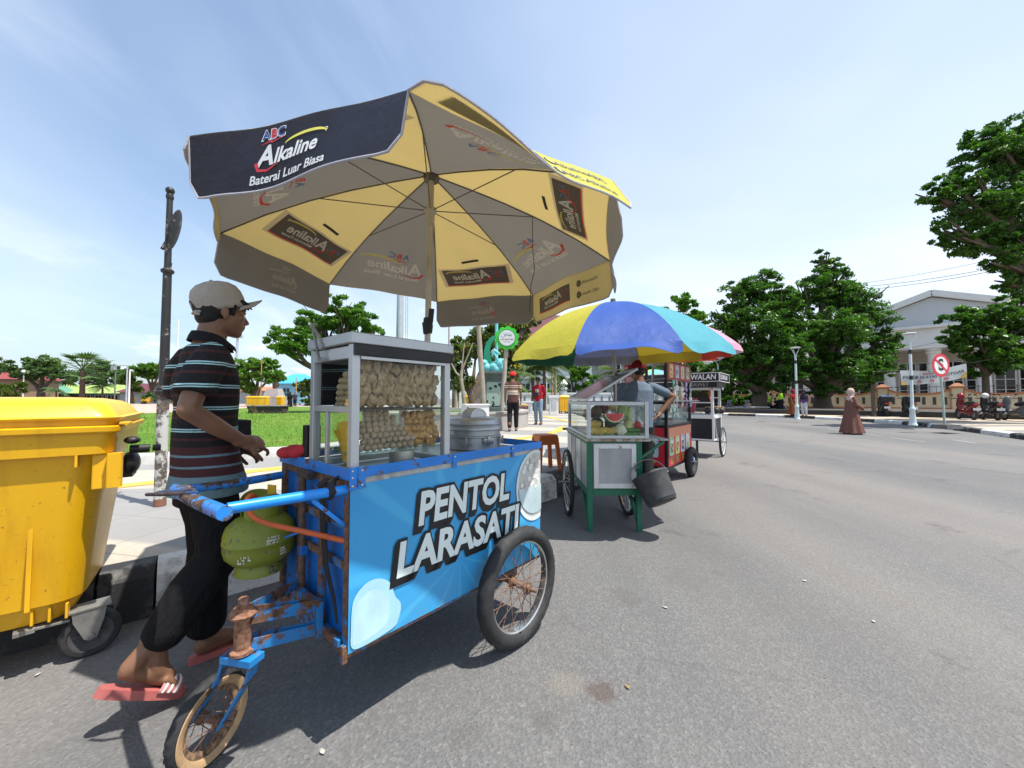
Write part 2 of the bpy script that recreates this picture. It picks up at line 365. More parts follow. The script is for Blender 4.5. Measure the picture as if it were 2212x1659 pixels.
def resample(P,step):
    P=[Vector((*p,0)) for p in P]; out=[P[0]]; 
    dense=[]
    for i in range(len(P)-1):
        p0=P[max(i-1,0)];p1=P[i];p2=P[i+1];p3=P[min(i+2,len(P)-1)]
        for k in range(40):
            t=k/40; dense.append(.5*((2*p1)+(p2-p0)*t+(2*p0-5*p1+4*p2-p3)*t*t+(3*p1-p0-3*p2+p3)*t*t*t))
    dense.append(P[-1]); acc=0; end=P[-1]
    for a,c in zip(dense,dense[1:]):
        acc+=(c-a).length
        if acc>=step: out.append(c); acc=0
    if (out[-1]-end).length>step*.2: out.append(end)
    return out
def kerb_run(name,P,seg,h,w,mats,phase=0,joint=.012,cross=True):
    """kerbstones laid end to end; the paint alternates from stone to stone"""
    S=resample(P,seg/6); b=MB(); prof=[(0,-.02),(.012,h*.80),(.05,h-.012),(.075,h),(w,h),(w,-.02)]
    i=0;k=phase
    while i<len(S)-1:
        q=S[i:i+7]; nq=len(q)-1; V=[];Fc=[]; g=joint/2
        for j,p in enumerate(q):
            d=(q[min(j+1,nq)]-q[max(j-1,0)]).normalized(); n=Vector((-d.y,d.x,0)); pp=p+d*(g if j==0 else -g if j==nq else 0)
            for (a,z) in prof: V.append(pp+n*a+Vector((0,0,z)))
        m=len(prof)
        for j in range(nq):
            for a in range(m-1): Fc.append((j*m+a,(j+1)*m+a,(j+1)*m+a+1,j*m+a+1))
        Fc.append(tuple(range(m-1,-1,-1))); Fc.append(tuple(range(nq*m,nq*m+m))); b.add(V,[tuple(reversed(f)) for f in Fc],k%2); i+=6;k+=1
    return struct(name,b,mats,smooth=30)
MKW=m_kerb('kerb_white',(.62,.61,.58)); MKB=m_kerb('kerb_black',(.022,.022,.024))
kerb_run('kerb',KL[:5]+[(-1.97,2.165)],1.12,KZ,.2,[MKB,MKB],0); kerb_run('kerb',[(-1.97,2.165)]+KL[5:],1.12,KZ,.2,[MKB,MKW],1)  # first run all black: the stones under the bin have its shade painted in
inner=[]
S=resample(KL,.3)
for j,p in enumerate(S):
    d=(S[min(j+1,len(S)-1)]-S[max(j-1,0)]).normalized(); inner.append((p.x-d.y*.2,p.y+d.x*.2))
b=MB(); b.prism([(x,y) for x,y in inner]+[(-70,70),(-70,-12),(-12,-8)],-.02,KZ-.004); struct('pavement',b,MPAV)
# worn yellow guide strip
def ribbon(name,P,w,z,m,h=.006):
    S=resample(P,.25); b=MB(); V=[];Fc=[]
    for j,p in enumerate(S):
        d=(S[min(j+1,len(S)-1)]-S[max(j-1,0)]).normalized(); n=Vector((-d.y,d.x,0))
        for a,zz in ((0,-h),(0,0),(w,0),(w,-h)): V.append(p+n*a+Vector((0,0,z+zz)))
    for j in range(len(S)-1):
        for a in range(3): Fc.append((j*4+a,j*4+a+1,(j+1)*4+a+1,(j+1)*4+a))
    b.add(V,Fc); return struct(name,b,m)
MYL=mat('yellow_tile',(.60,.38,.05),.7,0,.2,5,.3,90,.4,(.35,.27,.15))
ribbon('tactile_path',[(-6.6,1.9),(-4.9,3.35),(-4.05,4.05),(-3.76,4.33),(-3.32,4.78),(-2.2,5.95),(-.9,7.3),(.25,8.75),(1.25,10.5),(1.75,12.5)],.22,KZ+.004,MYL)
ribbon('tactile_crossing',[(2.5,14.6),(1.75,19.6),(1.4,21)],.25,KZ+.009,MYL)
# lawn with its low stone edge
LW=[(-30,-5.6),(-9,3.5),(-5.25,5.4),(-3.4,6.35),(-2.75,7.6),(-2.45,9),(-2.1,16),(-1.3,38)]
b=MB(); b.prism([(x,y) for x,y in [(p.x-.15,p.y+.1) for p in resample(LW,.5)]]+[(-24,38),(-20.6,21.5),(-40,8)],.2,KZ+.07); struct('lawn',b,m_lawn())
MCONC=mat('concrete_edge',(.42,.41,.39),.8,0,.15,4,.3,60,.4,(.15,.14,.12))
kerb_run('lawn_edging',LW,1.5,KZ+.125,.32,[MCONC,MCONC],0,.008)
# grass blades near the front of the lawn
def grass():
    V=[];Fc=[];rng=np.random.default_rng(3); n=0
    for _ in range(15000):
        t=rng.random()**1.7; y=5.6+t*16; x=-3.2-rng.random()*(3.5+y*.95)
        if y<6.35-.5*(-3.4-x)+.35 and x<-3.4: continue
        a=rng.random()*PI; h=.03+.05*rng.random()+.012*t*3; w=.006+.012*t; dx,dy=math.cos(a)*w,math.sin(a)*w; l=rng.normal(0,.03,2)
        V+= [(x-dx,y-dy,KZ+.06),(x+dx,y+dy,KZ+.06),(x+l[0],y+l[1],KZ+.06+h)]; Fc.append((n,n+1,n+2)); n+=3
    b=MB(); b.add(V,Fc); t=NT('grass_blade'); c=t.mix(t.noise(3,3),(.07,.19,.015),(.20,.33,.04)); m=t.fin(c,.7,0,.2)
    o=struct('grass',b,m,kind='stuff',label='short bright green grass of the lawn behind the seller',cat='grass')
grass()
# pink plaza beyond the lawn
b=MB(); b.prism([(-70,14),(-40,8.2),(-20.7,21.6),(-24.1,38.1),(-24.1,46),(-70,60)],.2,KZ+.005); struct('plaza_paving',b,mat('pink_paving',(.50,.30,.24),.8,0,.2,.4,.1,40,.3,(.35,.33,.3)))
# far pavement across the road
KR=[(24,-3.5),(17.5,5.2),(14.7,11.1),(15.9,13.2),(17.0,15.6),(17.75,18.0),(17.75,20.6),(17.1,23.2),(16.1,24.9),(14.6,26.6),(12.6,29.5),(11.5,34),(12.5,42)]
KR=KR[2:]
far=[(8.2,0),(12.4,7)]+KR
kerb_run('far_kerb',list(reversed(far)),1.5,.16,.22,[MKB,MKW],0)
S=resample(list(reversed(far)),.4); inn=[]
for j,p in enumerate(S):
    d=(S[min(j+1,len(S)-1)]-S[max(j-1,0)]).normalized(); inn.append((p.x-d.y*.22,p.y+d.x*.22))
b=MB(); b.prism(inn+[(30,-6),(70,-12),(80,60),(40,80),(10,80)],-.02,.155); struct('far_pavement',b,m_farpaving())
# faded painted lines on the road
b=MB()
MLINE=mat('road_paint',(.30,.295,.285),.75,0,.3,14,.2,60,.8,(.14,.135,.13))
for (p,q) in (((1728,919),(1775,923)),((1788,926),(1822,931)),((1840,934),(1905,942)),((1925,946),(2000,955)),((2060,950),(2110,958))):
    a=gp(*p); c=gp(*q); d=(c-a).normalized(); n=Vector((-d.y,d.x,0))*.035; b.add([a-n,c-n,c+n,a+n],[(0,1,2,3)])
b.v=[(x,y,.004) for x,y,z in b.v]; struct('road_markings',b,MLINE)
# ================================================================ blue meatball cart
CA=math.atan2(.762,.648); CO=(-.558,1.343,0)
MBLUE=worn('blue_paint',(.010,.145,.50),(.035,.022,.016),.68,16,.42,(.16,.075,.035))
MBLUEW=worn('blue_paint_chipped',(.012,.20,.62),(.03,.02,.016),.555,22,.4,(.10,.06,.04))
MRUST=worn('rusty_blue',(.02,.17,.40),(.085,.040,.022),.50,14,.7,(.20,.095,.05))
MALU=mat('aluminium',(.50,.52,.53),.42,.55,.06,10,.05,80,.15,(.3,.3,.29))
MGALV=mat('galvanised',(.42,.44,.45),.40,.7,.16,7,.08,30,.2,(.25,.24,.23))
MBLK=mat('black_rubber',(.018,.018,.019),.75,0,.2,20,.15,60,.35,(.09,.085,.08))
MBLKP=mat('black_plastic',(.010,.010,.011),.55)
MSTEEL=mat('dull_steel',(.30,.30,.30),.45,.8,.2,12,0,60,.5,(.14,.09,.06))
MHUB=worn('rusty_hub',(.16,.13,.11),(.10,.05,.03),.52,30,.6,(.24,.12,.07))
MCHR=mat('chrome',(.62,.61,.58),.22,.9,.1,12,0,60,.35,(.25,.17,.1))
GLASS=glassm('case_glass',(.97,.99,.98),.07,.002)
def m_print():
    t=NT('cart_print'); sep=t.new('SeparateXYZ'); t.L.new(t.o,sep.inputs[0]); 
    n=t.noise(1.6,4,.5); c=t.mix(t.map(n,.3,.7),(.026,.265,.57),(.050,.345,.64))
    ray_=t.math('SINE',t.math('MULTIPLY',t.math('ARCTAN2',t.math('SUBTRACT',sep.outputs[2],.5),t.math('SUBTRACT',sep.outputs[0],.5)),11))
    c=t.mix(t.map(ray_,.75,1,0,.32,True),c,(.095,.50,.74))
    sp=t.new('TexVoronoi'); t.L.new(t.o,sp.inputs['Vector']); sp.inputs['Scale'].default_value=11; c=t.mix(t.map(sp.outputs['Distance'],.05,.03,0,.6),c,(.45,.72,.85))
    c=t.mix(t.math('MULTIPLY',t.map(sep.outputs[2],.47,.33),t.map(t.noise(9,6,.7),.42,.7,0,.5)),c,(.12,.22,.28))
    t.bump(t.noise(5,3,.5),.25,.02); return t.fin(c,.34,0,.5)
def wheel(par,loc,axis,R,tr,rimr,hubw,hubr,nsp,mt,mr,ms,mh,tread=0,rimw=.03,side=None,spoke_r=.0017):
    """tyre, rim, spokes and hub under one part"""
    w=empty('wheel',loc,0,par); w.rotation_euler=frame_to(axis,Vector((0,0,1))).to_euler()
    b=MB(); n=112 if tread else 56; k=14; V=[];Fc=[]
    for i in range(n):
        a=2*PI*i/n
        for j in range(k):
            q=2*PI*j/k; rr=1.; up=math.cos(q)
            if tread and up>.25:
                ph=(i+(2 if math.sin(q)>0 else 0)+int(abs(math.sin(q))*4))%4; rr=1+tread*(1 if ph<2 else -1)
            r=R-tr+tr*up*rr; V.append((r*math.cos(a),r*math.sin(a),tr*math.sin(q)*1.02))
    for i in range(n):
        for j in range(k): Fc.append((i*k+j,i*k+(j+1)%k,((i+1)%n)*k+(j+1)%k,((i+1)%n)*k+j))
    b.add(V,[tuple(reversed(f)) for f in Fc]); obj('tyre',b,mt,w,smooth=50)
    if side is not None:
        b=MB()
        for s in (-1,1): b.lathe([(rimr+.001,s*tr*.70),(rimr+tr*.35,s*tr*1.0),(R-tr*.75,s*tr*1.10),(R-tr*.62,s*tr*1.0)],56,cap=False)
        obj('sidewall',b,side,w,smooth=True)
    b=MB(); h=rimw/2; b.lathe([(rimr-.016,-h*.55),(rimr+.004,-h),(rimr+.010,-h*.8),(rimr+.002,-h*.5),(rimr+.002,h*.5),(rimr+.010,h*.8),(rimr+.004,h),(rimr-.016,h*.55),(rimr-.016,-h*.55)],56,cap=False); obj('rim',b,mr,w,smooth=50)
    b=MB()
    for i in range(nsp):
        a=2*PI*i/nsp; s=1 if i%2 else -1; off=rad(24)*(1 if (i//2)%2 else -1)
        b.tube([(hubr*.9*math.cos(a+off*1.6),hubr*.9*math.sin(a+off*1.6),s*hubw*.42),((rimr-.012)*math.cos(a),(rimr-.012)*math.sin(a),0)],spoke_r,5)
    obj('spokes',b,ms,w)
    b=MB(); hw=hubw/2
    b.lathe([(.008,-hw-.05),(.008,-hw-.012),(.017,-hw-.012),(.017,-hw),(hubr,-hw),(hubr,-hw+.006),(hubr*.55,-hw+.014),(hubr*.5,0),(hubr*.55,hw-.014),(hubr,hw-.006),(hubr,hw),(.017,hw),(.017,hw+.014),(.008,hw+.014),(.008,hw+.05)],20)
    obj('hub',b,mh,w,smooth=True); return w
def fabric0(n,c):
    t=NT(n); t.bump(t.noise(30,4,.6),.5,.01); return t.fin(c,.85)
def blue_cart():
    t=thing('food_cart','bright blue meatball cart with big lettering, glass case and chipped blue handles','food cart',CO,CA)
    L,Wd=1.10,.616
    # body of sheet metal on an angle-iron frame
    b=MB(); b.span((.012,.006,.345),(L-.006,Wd-.006,.895)); obj('body',b,MBLUE,t,bevel=.004)
    b=MB()
    for y in (.0,.2,.40,Wd-.032): b.span((-.006,y+.001,.325),(.012,y+.033,.915))
    for z in (.335,.60,.74,.885): b.span((-.003,.034,z),(.011,Wd-.03,z+.028))
    b.span((-.012,-.002,.318),(L,.034,.345)); b.span((-.012,Wd-.032,.318),(L,Wd+.002,.345))
    b.span((-.010,.034,.319),(.02,Wd-.032,.344)); obj('frame',b,MRUST,t,bevel=.002)
    b=MB(); b.span((-.028,.17,.325),(-.009,.38,.43)); b.span((-.022,.03,.345),(-.008,.6,.372)); b.span((-.02,.0,.30),(.0,.02,.36)); obj('base_plate',b,MRUST,t,bevel=.003)
    # printed side
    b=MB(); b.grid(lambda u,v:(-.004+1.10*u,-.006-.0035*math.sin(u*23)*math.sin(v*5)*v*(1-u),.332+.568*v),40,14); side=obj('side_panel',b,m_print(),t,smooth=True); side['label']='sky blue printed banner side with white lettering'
    b=MB()
    b.grid(lambda u,v:(.012+1.08*u,-.004,.8995+.02*v),20,2); obj('top_strip',b,mat('grey_strip',(.40,.40,.38),.7,0,.2,20,.2,40,.6,(.08,.06,.05)),t)
    # lettering
    mw=mat('letter_white',(.66,.73,.71),.4,0,.06,6); mk=mat('letter_black',(.006,.008,.010),.4)
    for body,x0,x1,z0,z1 in (('PENTOL',.275,.825,.690,.828),('LARASATI',.178,.905,.520,.655)):
        V,Fc=text2d(body,1,.035,.13,w=1.); ys=[y for _,y in V]; ya,yb=min(ys),max(ys)
        def mp(dx,dz,yy,gx=1.,gz=1.): return lambda x,y:((x0+x1)/2+x*(x1-x0)*gx+dx+((y-ya)/(yb-ya)-.5)*0,yy,(z0+z1)/2+((y-ya)/(yb-ya)-.5)*(z1-z0)*gz+dz)
        Vo,Fo=text2d(body,1,.085,.13,w=1.045); yo=[y for _,y in Vo]; oa,ob=min(yo),max(yo)
        b=MB()
        for i in range(5):
            f=lambda x,y,i=i:((x0+x1)/2+x*(x1-x0)-.0035*i+.002,-.0108-.00012*(4-i),(z0+z1)/2+((y-oa)/(ob-oa)-.5)*(z1-z0)*1.17-.0045*i)
            b.add([f(x,y) for x,y in Vo],Fo)
        o=obj('letter_outline',b,mk,side)
        b=MB(); f=mp(0,0,-.0128); b.add([f(x,y) for x,y in V],Fc); o=obj('lettering',b,mw,side); o['label']='white slanted capitals '+body
    # printed bowl of meatballs, cut off by the panel edge
    b=MB(); rngb=random.Random(4)
    cxx,czz=1.045,.725
    disc=lambda r,zc,yy,rx=1.,n=40,m=0: b.add([(min(1.094,cxx+rx*r*math.cos(2*PI*i/n)),yy,zc+r*math.sin(2*PI*i/n)) for i in range(n)],[tuple(range(n))],m)
    disc(.19,czz,-.0102,.85,40,0); disc(.172,czz+.004,-.0105,.83,40,1)
    for i in range(110):
        a=rngb.random()*2*PI; r=.15*math.sqrt(rngb.random()); x=cxx+.85*r*math.cos(a); z=czz+.006+r*math.sin(a)
        if x<1.077 and z>.715: q=rngb.uniform(.012,.018); b.add([(x+q*math.cos(2*PI*k/10),-.0107-.00005*i,z+q*.85*math.sin(2*PI*k/10)) for k in range(10)],[tuple(range(10))],2 if i%3 else 3)
    b.add([(min(1.094,cxx+.145*math.cos(PI+PI*k/20)),-.0145,.725+.15*math.sin(PI+PI*k/20)) for k in range(21)],[tuple(range(21))],4)
    o=obj('bowl_print',b,[mat('print_rim',(.62,.66,.66),.4),mat('print_soup',(.50,.50,.46),.4),mat('print_ball',(.68,.66,.62),.4),mat('print_ball_shade',(.48,.46,.42),.4),mat('print_bowl',(.42,.52,.54),.4,0,.2,5)],side)
    # pale plain swoosh low on the front corner of the print
    b=MB(); P=[(.004,.40),(.01,.50),(.05,.545),(.10,.55),(.15,.52),(.175,.46),(.20,.42),(.19,.37),(.16,.345),(.02,.34)]
    S=resample(P+[P[0]],.01); b.add([(p.x,-.0100,p.y) for p in S],[tuple(range(len(S)))]); 
    P2=[(.012,.40),(.02,.48),(.06,.515),(.105,.51),(.14,.47),(.15,.42),(.13,.37),(.02,.352)]; S=resample(P2+[P2[0]],.01); b.add([(p.x,-.0103,p.y) for p in S],[tuple(range(len(S)))],1)
    obj('print_patch',b,[mat('print_pale',(.34,.58,.68),.4,0,.08,9),mat('print_light_blue',(.42,.62,.69),.4,0,.2,7)],side)
    # angle-iron rail round the top
    b=MB(); z0,z1=.921,.958
    b.span((-.010,-.012,z0),(L,-.006,z1)); b.span((-.010,-.006,z0),(L,.022,z0+.005)); b.span((-.010,Wd,z0),(L,Wd+.006,z1)); b.span((-.014,-.0118,z0-.004),(-.0085,Wd+.0058,z1-.001)); b.span((L-.001,-.0115,z0+.001),(L+.005,Wd+.0055,z1-.001))
    for x in (-.012,.02): b.span((x,-.0150,.885),(x+.028,-.0122,z1+.002))
    b.span((.45,-.0152,.90),(.475,-.0123,z1)); b.span((.84,-.0152,.90),(.865,-.0123,z1-.006))
    rl=obj('top_rail',b,worn('blue_rail',(.010,.19,.62),(.04,.025,.02),.66,20,.35,(.2,.1,.05)),t,bevel=.0015)
    b=MB()
    for p in ((.0,.948),(.0,.925),(.035,.947),(.0,.897),(.035,.897),(.462,.945),(.85,.943)): b.ell((p[0],-.0155,p[1]),(.0045,.003,.0045),0,8,5)
    obj('rivets',b,MCHR,rl,smooth=True)
    b=MB(); b.span((.008,.008,.896),(L-.008,Wd-.008,.918)); obj('deck',b,MGALV,t)
    # glass case
    cx0,cx1,cy0,cy1,cz0,cz1=.0,.445,.0,.345,.945,1.392; p=.030
    case=empty('glass_case',(0,0,0),0,t)
    b=MB()
    for x,y in ((cx0,cy0),(cx1-p,cy0),(cx0,cy1-p),(cx1-p,cy1-p)): b.span((x,y,.92),(x+p,y+p,cz1))
    for y in (cy0+.003,cy1-p+.003): b.span((cx0+p,y,cz0-.02),(cx1-p,y+.022,cz0+.004)); b.span((cx0+p,y,cz1-.05),(cx1-p,y+.022,cz1-.005))
    for x in (cx0+.003,cx1-p+.003): b.span((x,cy0+p,cz0-.02),(x+.022,cy1-p,cz0+.004)); b.span((x,cy0+p,cz1-.05),(x+.022,cy1-p,cz1-.005))
    b.span((cx0+.004,cy0+p,1.148),(cx0+.022,cy1-p,1.170)); b.span((cx0+.004,cy0+.20,cz0+.004),(cx0+.018,cy0+.215,1.148)); obj('case_frame',b,MALU,case,bevel=.002)
    b=MB(); b.box(((cx0+cx1)/2,(cy0+cy1)/2,1.413),(cx1-cx0+.02,cy1-cy0+.022,.040)); lid=obj('lid',b,MGALV,case,bevel=.004)
    b=MB(); b.span((cx0+.004,cy0-.014,1.352),(cx1+.004,cy0-.001,1.391)); b.span((cx0+p,cy0-.006,1.338),(cx1-p,cy0-.0015,1.351),1); obj('seal_strip',b,[MBLKP,MALU],case,bevel=.002)
    b=MB(); b.span((cx0+p,cy0+.012,cz0+.004),(cx1-p,cy0+.016,1.345)); obj('front_pane',b,GLASS,case)
    b=MB(); b.span((cx0+.012,cy0+p,cz0+.004),(cx0+.016,cy1-p,1.147)); b.span((cx0+.012,cy0+p,1.171),(cx0+.016,cy1-p,1.343)); obj('end_pane',b,GLASS,case)
    b=MB(); b.span((cx1-.016,cy0+p,cz0+.004),(cx1-.012,cy1-p,1.343)); obj('end_pane',b,GLASS,case)
    b=MB(); b.span((cx0+p,cy1-.016,cz0+.004),(cx1-p,cy1-.012,1.147)); obj('back_pane',b,GLASS,case)
    b=MB(); b.span((cx0+p,cy1-.018,1.17),(cx1-p,cy1-.010,1.343)); obj('back_panel',b,mat('dark_board',(.010,.011,.013),.5),case)
    b=MB(); b.span((cx0+.022,cy0+.022,1.152),(cx1-.022,cy1-.022,1.160)); obj('shelf',b,mat('dark_tray',(.03,.03,.03),.4,.4),case,bevel=.001)
    b=MB(); b.span((cx0+.022,cy0+.022,.993),(cx1-.022,cy1-.022,1.000)); obj('shelf',b,glassm('shelf_glass',(.8,.9,.86),.15,.1),case)
    b=MB(); b.lathe([(.050,.922),(.052,.985)],24,T=Matrix.Translation((.27,.10,0))); obj('tin_cup',b,mat('brushed_tin',(.55,.52,.46),.35,.8),case,smooth=True)
    # stay arms on the lid
    b=MB(); 
    for o in (0,.012): b.bar((-.004-.0*o,.215-o,1.40),(-.03,.262+o*.6,1.482),.011,.004,0,Vector((0,1,0)))
    b.bar((-.016,.23,1.352),(-.03,.262,1.482),.011,.004,0,Vector((0,1,0))); b.tube([(-.036,.262,1.480),(-.022,.262,1.480)],.010,10); b.tube([(-.02,.215,1.398),(-.004,.215,1.398)],.014,10); b.bar((-.012,.20,1.350),(-.012,.25,1.350),.004,.014)
    obj('stay_arm',b,MSTEEL,case,bevel=.001)
    b=MB(); b.bar((.448,.285,1.42),(.455,.27,1.472),.012,.006); b.tube([(.452,.278,1.472),(.462,.278,1.472)],.014,10); obj('stay_arm',b,MSTEEL,case)
    # push handles
    b=MB(); b.tube([(.02,.018,.882),(-.15,.021,.886),(-.345,.03,.888)],.0165,14); obj('handle_pipe',b,worn('blue_pipe',(.012,.25,.78),(.05,.03,.02),.69,24,.35,(.12,.07,.05)),t,smooth=True)
    b=MB(); b.tube([(.02,.612,.858),(-.2,.606,.850),(-.36,.598,.856)],.0165,14); obj('handle_pipe',b,MBLUEW,t,smooth=True)
    b=MB(); b.tube([(-.358,-.005,.884),(-.372,.3,.872),(-.368,.625,.856)],.0205,14); b.tube([(-.385,.14,.885),(-.39,.36,.88)],.010,8); obj('handle_bar',b,MBLUEW,t,smooth=True)
    b=MB(); b.tube([(-.36,.30,.893),(-.44,.36,.893),(-.47,.40,.892),(-.44,.41,.892),(-.36,.36,.893)],.006,8,closed=True); obj('hook_ring',b,worn('dark_blue_paint',(.02,.06,.16),(.03,.02,.02),.6,20,.5),t,smooth=True)
    b=MB(); b.bar((.0,.028,.752),(-.115,.028,.866),.012,.005,0,Vector((0,1,0))); obj('brace',b,worn('blue_pipe',(0,0,0)),t)
    b=MB(); b.tube([(-.018,.345,.40),(-.022,.345,.90)],.0125,12); b.tube([(-.034,.335,.905),(-.034,.235,.905)],.016,12,1); obj('lock_rod',b,[worn('rusty_rod',(.10,.075,.055),(.07,.04,.025),.5,20,.6),mat('dark_pipe',(.07,.06,.055),.5,.4,.3,20)],t,smooth=True)
    b=MB(); b.span((-.03,.328,.58),(-.004,.362,.615)); b.bar((-.03,.345,.67),(-.075,.375,.655),.012,.008); obj('rod_clip',b,MBLUE,t,bevel=.002)
    # strap and hose
    b=MB()
    P=[(-.03,.10,.915),(-.045,.135,.89),(-.03,.150,.86),(-.022,.150,.72),(-.02,.13,.60),(-.012,.085,.50),(-.012,.052,.42)]; Wd_=[.016,.018,.02,.021,.020,.014,.006]
    V=[];Fc=[]
    for (x,y,z),w in zip(P,Wd_): V+=[(x,y-w,z),(x,y+w,z),(x-.004,y+w,z),(x-.004,y-w,z)]
    for i in range(len(P)-1):
        for a in range(4): Fc.append((4*i+a,4*i+(a+1)%4,4*i+4+(a+1)%4,4*i+4+a))
    b.add(V,Fc); b.tube([(-.06,.02,.905),(-.06,.045,.885),(-.06,.022,.866),(-.06,.0,.885)],.012,8,closed=True); b.tube([(-.055,.01,.885),(-.03,.06,.91),(.0,.06,.93),(.0,.02,.925)],.008,6); obj('strap',b,mat('black_webbing',(.014,.014,.016),.8,0,.3,40,.3,200),t,smooth=True)
    # swivel head, fork and small wheel
    hx,hy=-.262,.168
    b=MB()
    for z in (.415,.50): 
        b.span((hx+.03,hy+.012,z),(-.010,hy+.018+.155,z+.042)) if False else None
        b.bar((hx+.02,hy+.028,z),(-.02,.185,z-.055),.006,.040); b.bar((hx+.02,hy-.020,z),(-.02,.172,z-.055),.006,.040)
    b.span((-.04,.15,.345),(-.018,.40,.46)); obj('swivel_arm',b,worn('swivel_blue',(.012,.18,.46),(.06,.03,.018),.575,14,.5,(.17,.08,.04)),t,bevel=.002)
    b=MB(); b.bar((hx+.03,hy+.05,.50),(-.02,.36,.465),.008,.036); obj('swivel_arm',b,worn('swivel_blue',(.012,.18,.46),(.06,.03,.018),.575,14,.5,(.17,.08,.04)),t,bevel=.002)
    b=MB(); b.lathe([(.026,.392),(.034,.395),(.034,.404),(.024,.41),(.0235,.498),(.026,.505),(.038,.51),(.040,.516),(.034,.524),(.028,.528),(.028,.534),(.015,.537),(.0145,.562),(.010,.566)],22,T=Matrix.Translation((hx,hy,0))); obj('swivel_post',b,worn('pinkish_primer',(.30,.16,.14),(.13,.055,.03),.48,26,.6,(.28,.14,.08)),t,smooth=True)
    d=Vector((.72,.69,0)); 
    Wl=Vector((-1.0,1.315,.137)); o=Vector(CO); c_,s_=math.cos(-CA),math.sin(-CA)
    def loc(p): q=Vector(p)-o; return Vector((q.x*c_-q.y*s_,q.x*s_+q.y*c_,q.z))
    wd=Vector((.208,.978,0)); wl=loc(Wl); dl=loc(o+wd); nl=Vector((-dl.y,dl.x,0))
    b=MB(); crown=Vector((hx,hy,.378)); b.box(crown,(.055,.115,.022),0,math.atan2(nl.y,nl.x)-PI/2)
    for s in (-1,1):
        a=crown+nl*(.052*s); c=wl+nl*(.054*s); k=a.lerp(c,.16)+Vector((0,0,-.02)); b.bar(a+Vector((0,0,.012)),k,.038,.008,0,nl); b.bar(k,c+(c-k).normalized()*.02,.034,.008,0,nl)
        b.tube([c-nl*.008,c+nl*(.010 if s>0 else .012)],.012,10)
    obj('fork',b,worn('blue_fork',(.012,.19,.48),(.05,.03,.02),.62,18,.4,(.15,.08,.05)),t,bevel=.0015)
    wheel(t,wl,nl,.137,.021,.097,.075,.020,16,MBLK,worn('rusty_rim',(.17,.09,.05),(.06,.035,.025),.5,25,.6,(.3,.18,.1)),MHUB,MHUB,.10,.026,mat('tan_sidewall',(.42,.27,.14),.75,0,.2,14,.2,60,.5,(.12,.08,.05)),.0016)
    # main wheels and axle
    wheel(t,(.835,-.072,.280),(0,-1,0),.280,.037,.220,.105,.030,28,MBLK,MCHR,MHUB,MHUB,.05,.050,None,.0019)
    wheel(t,(.835,Wd+.072,.280),(0,1,0),.280,.037,.220,.105,.030,20,MBLK,MCHR,MHUB,MHUB,.05,.050,None,.0019)
    b=MB(); b.tube([(.835,-.12,.280),(.835,Wd+.12,.280)],.013,10); b.span((.78,-.002,.29),(.90,.03,.33)); b.span((.78,Wd-.03,.29),(.90,Wd+.002,.33)); obj('axle',b,MHUB,t)
    return t
blue_cart()
CM=Matrix.Translation(CO)@Matrix.Rotation(CA,4,'Z')
def cw(x,y,z): return CM@Vector((x,y,z))
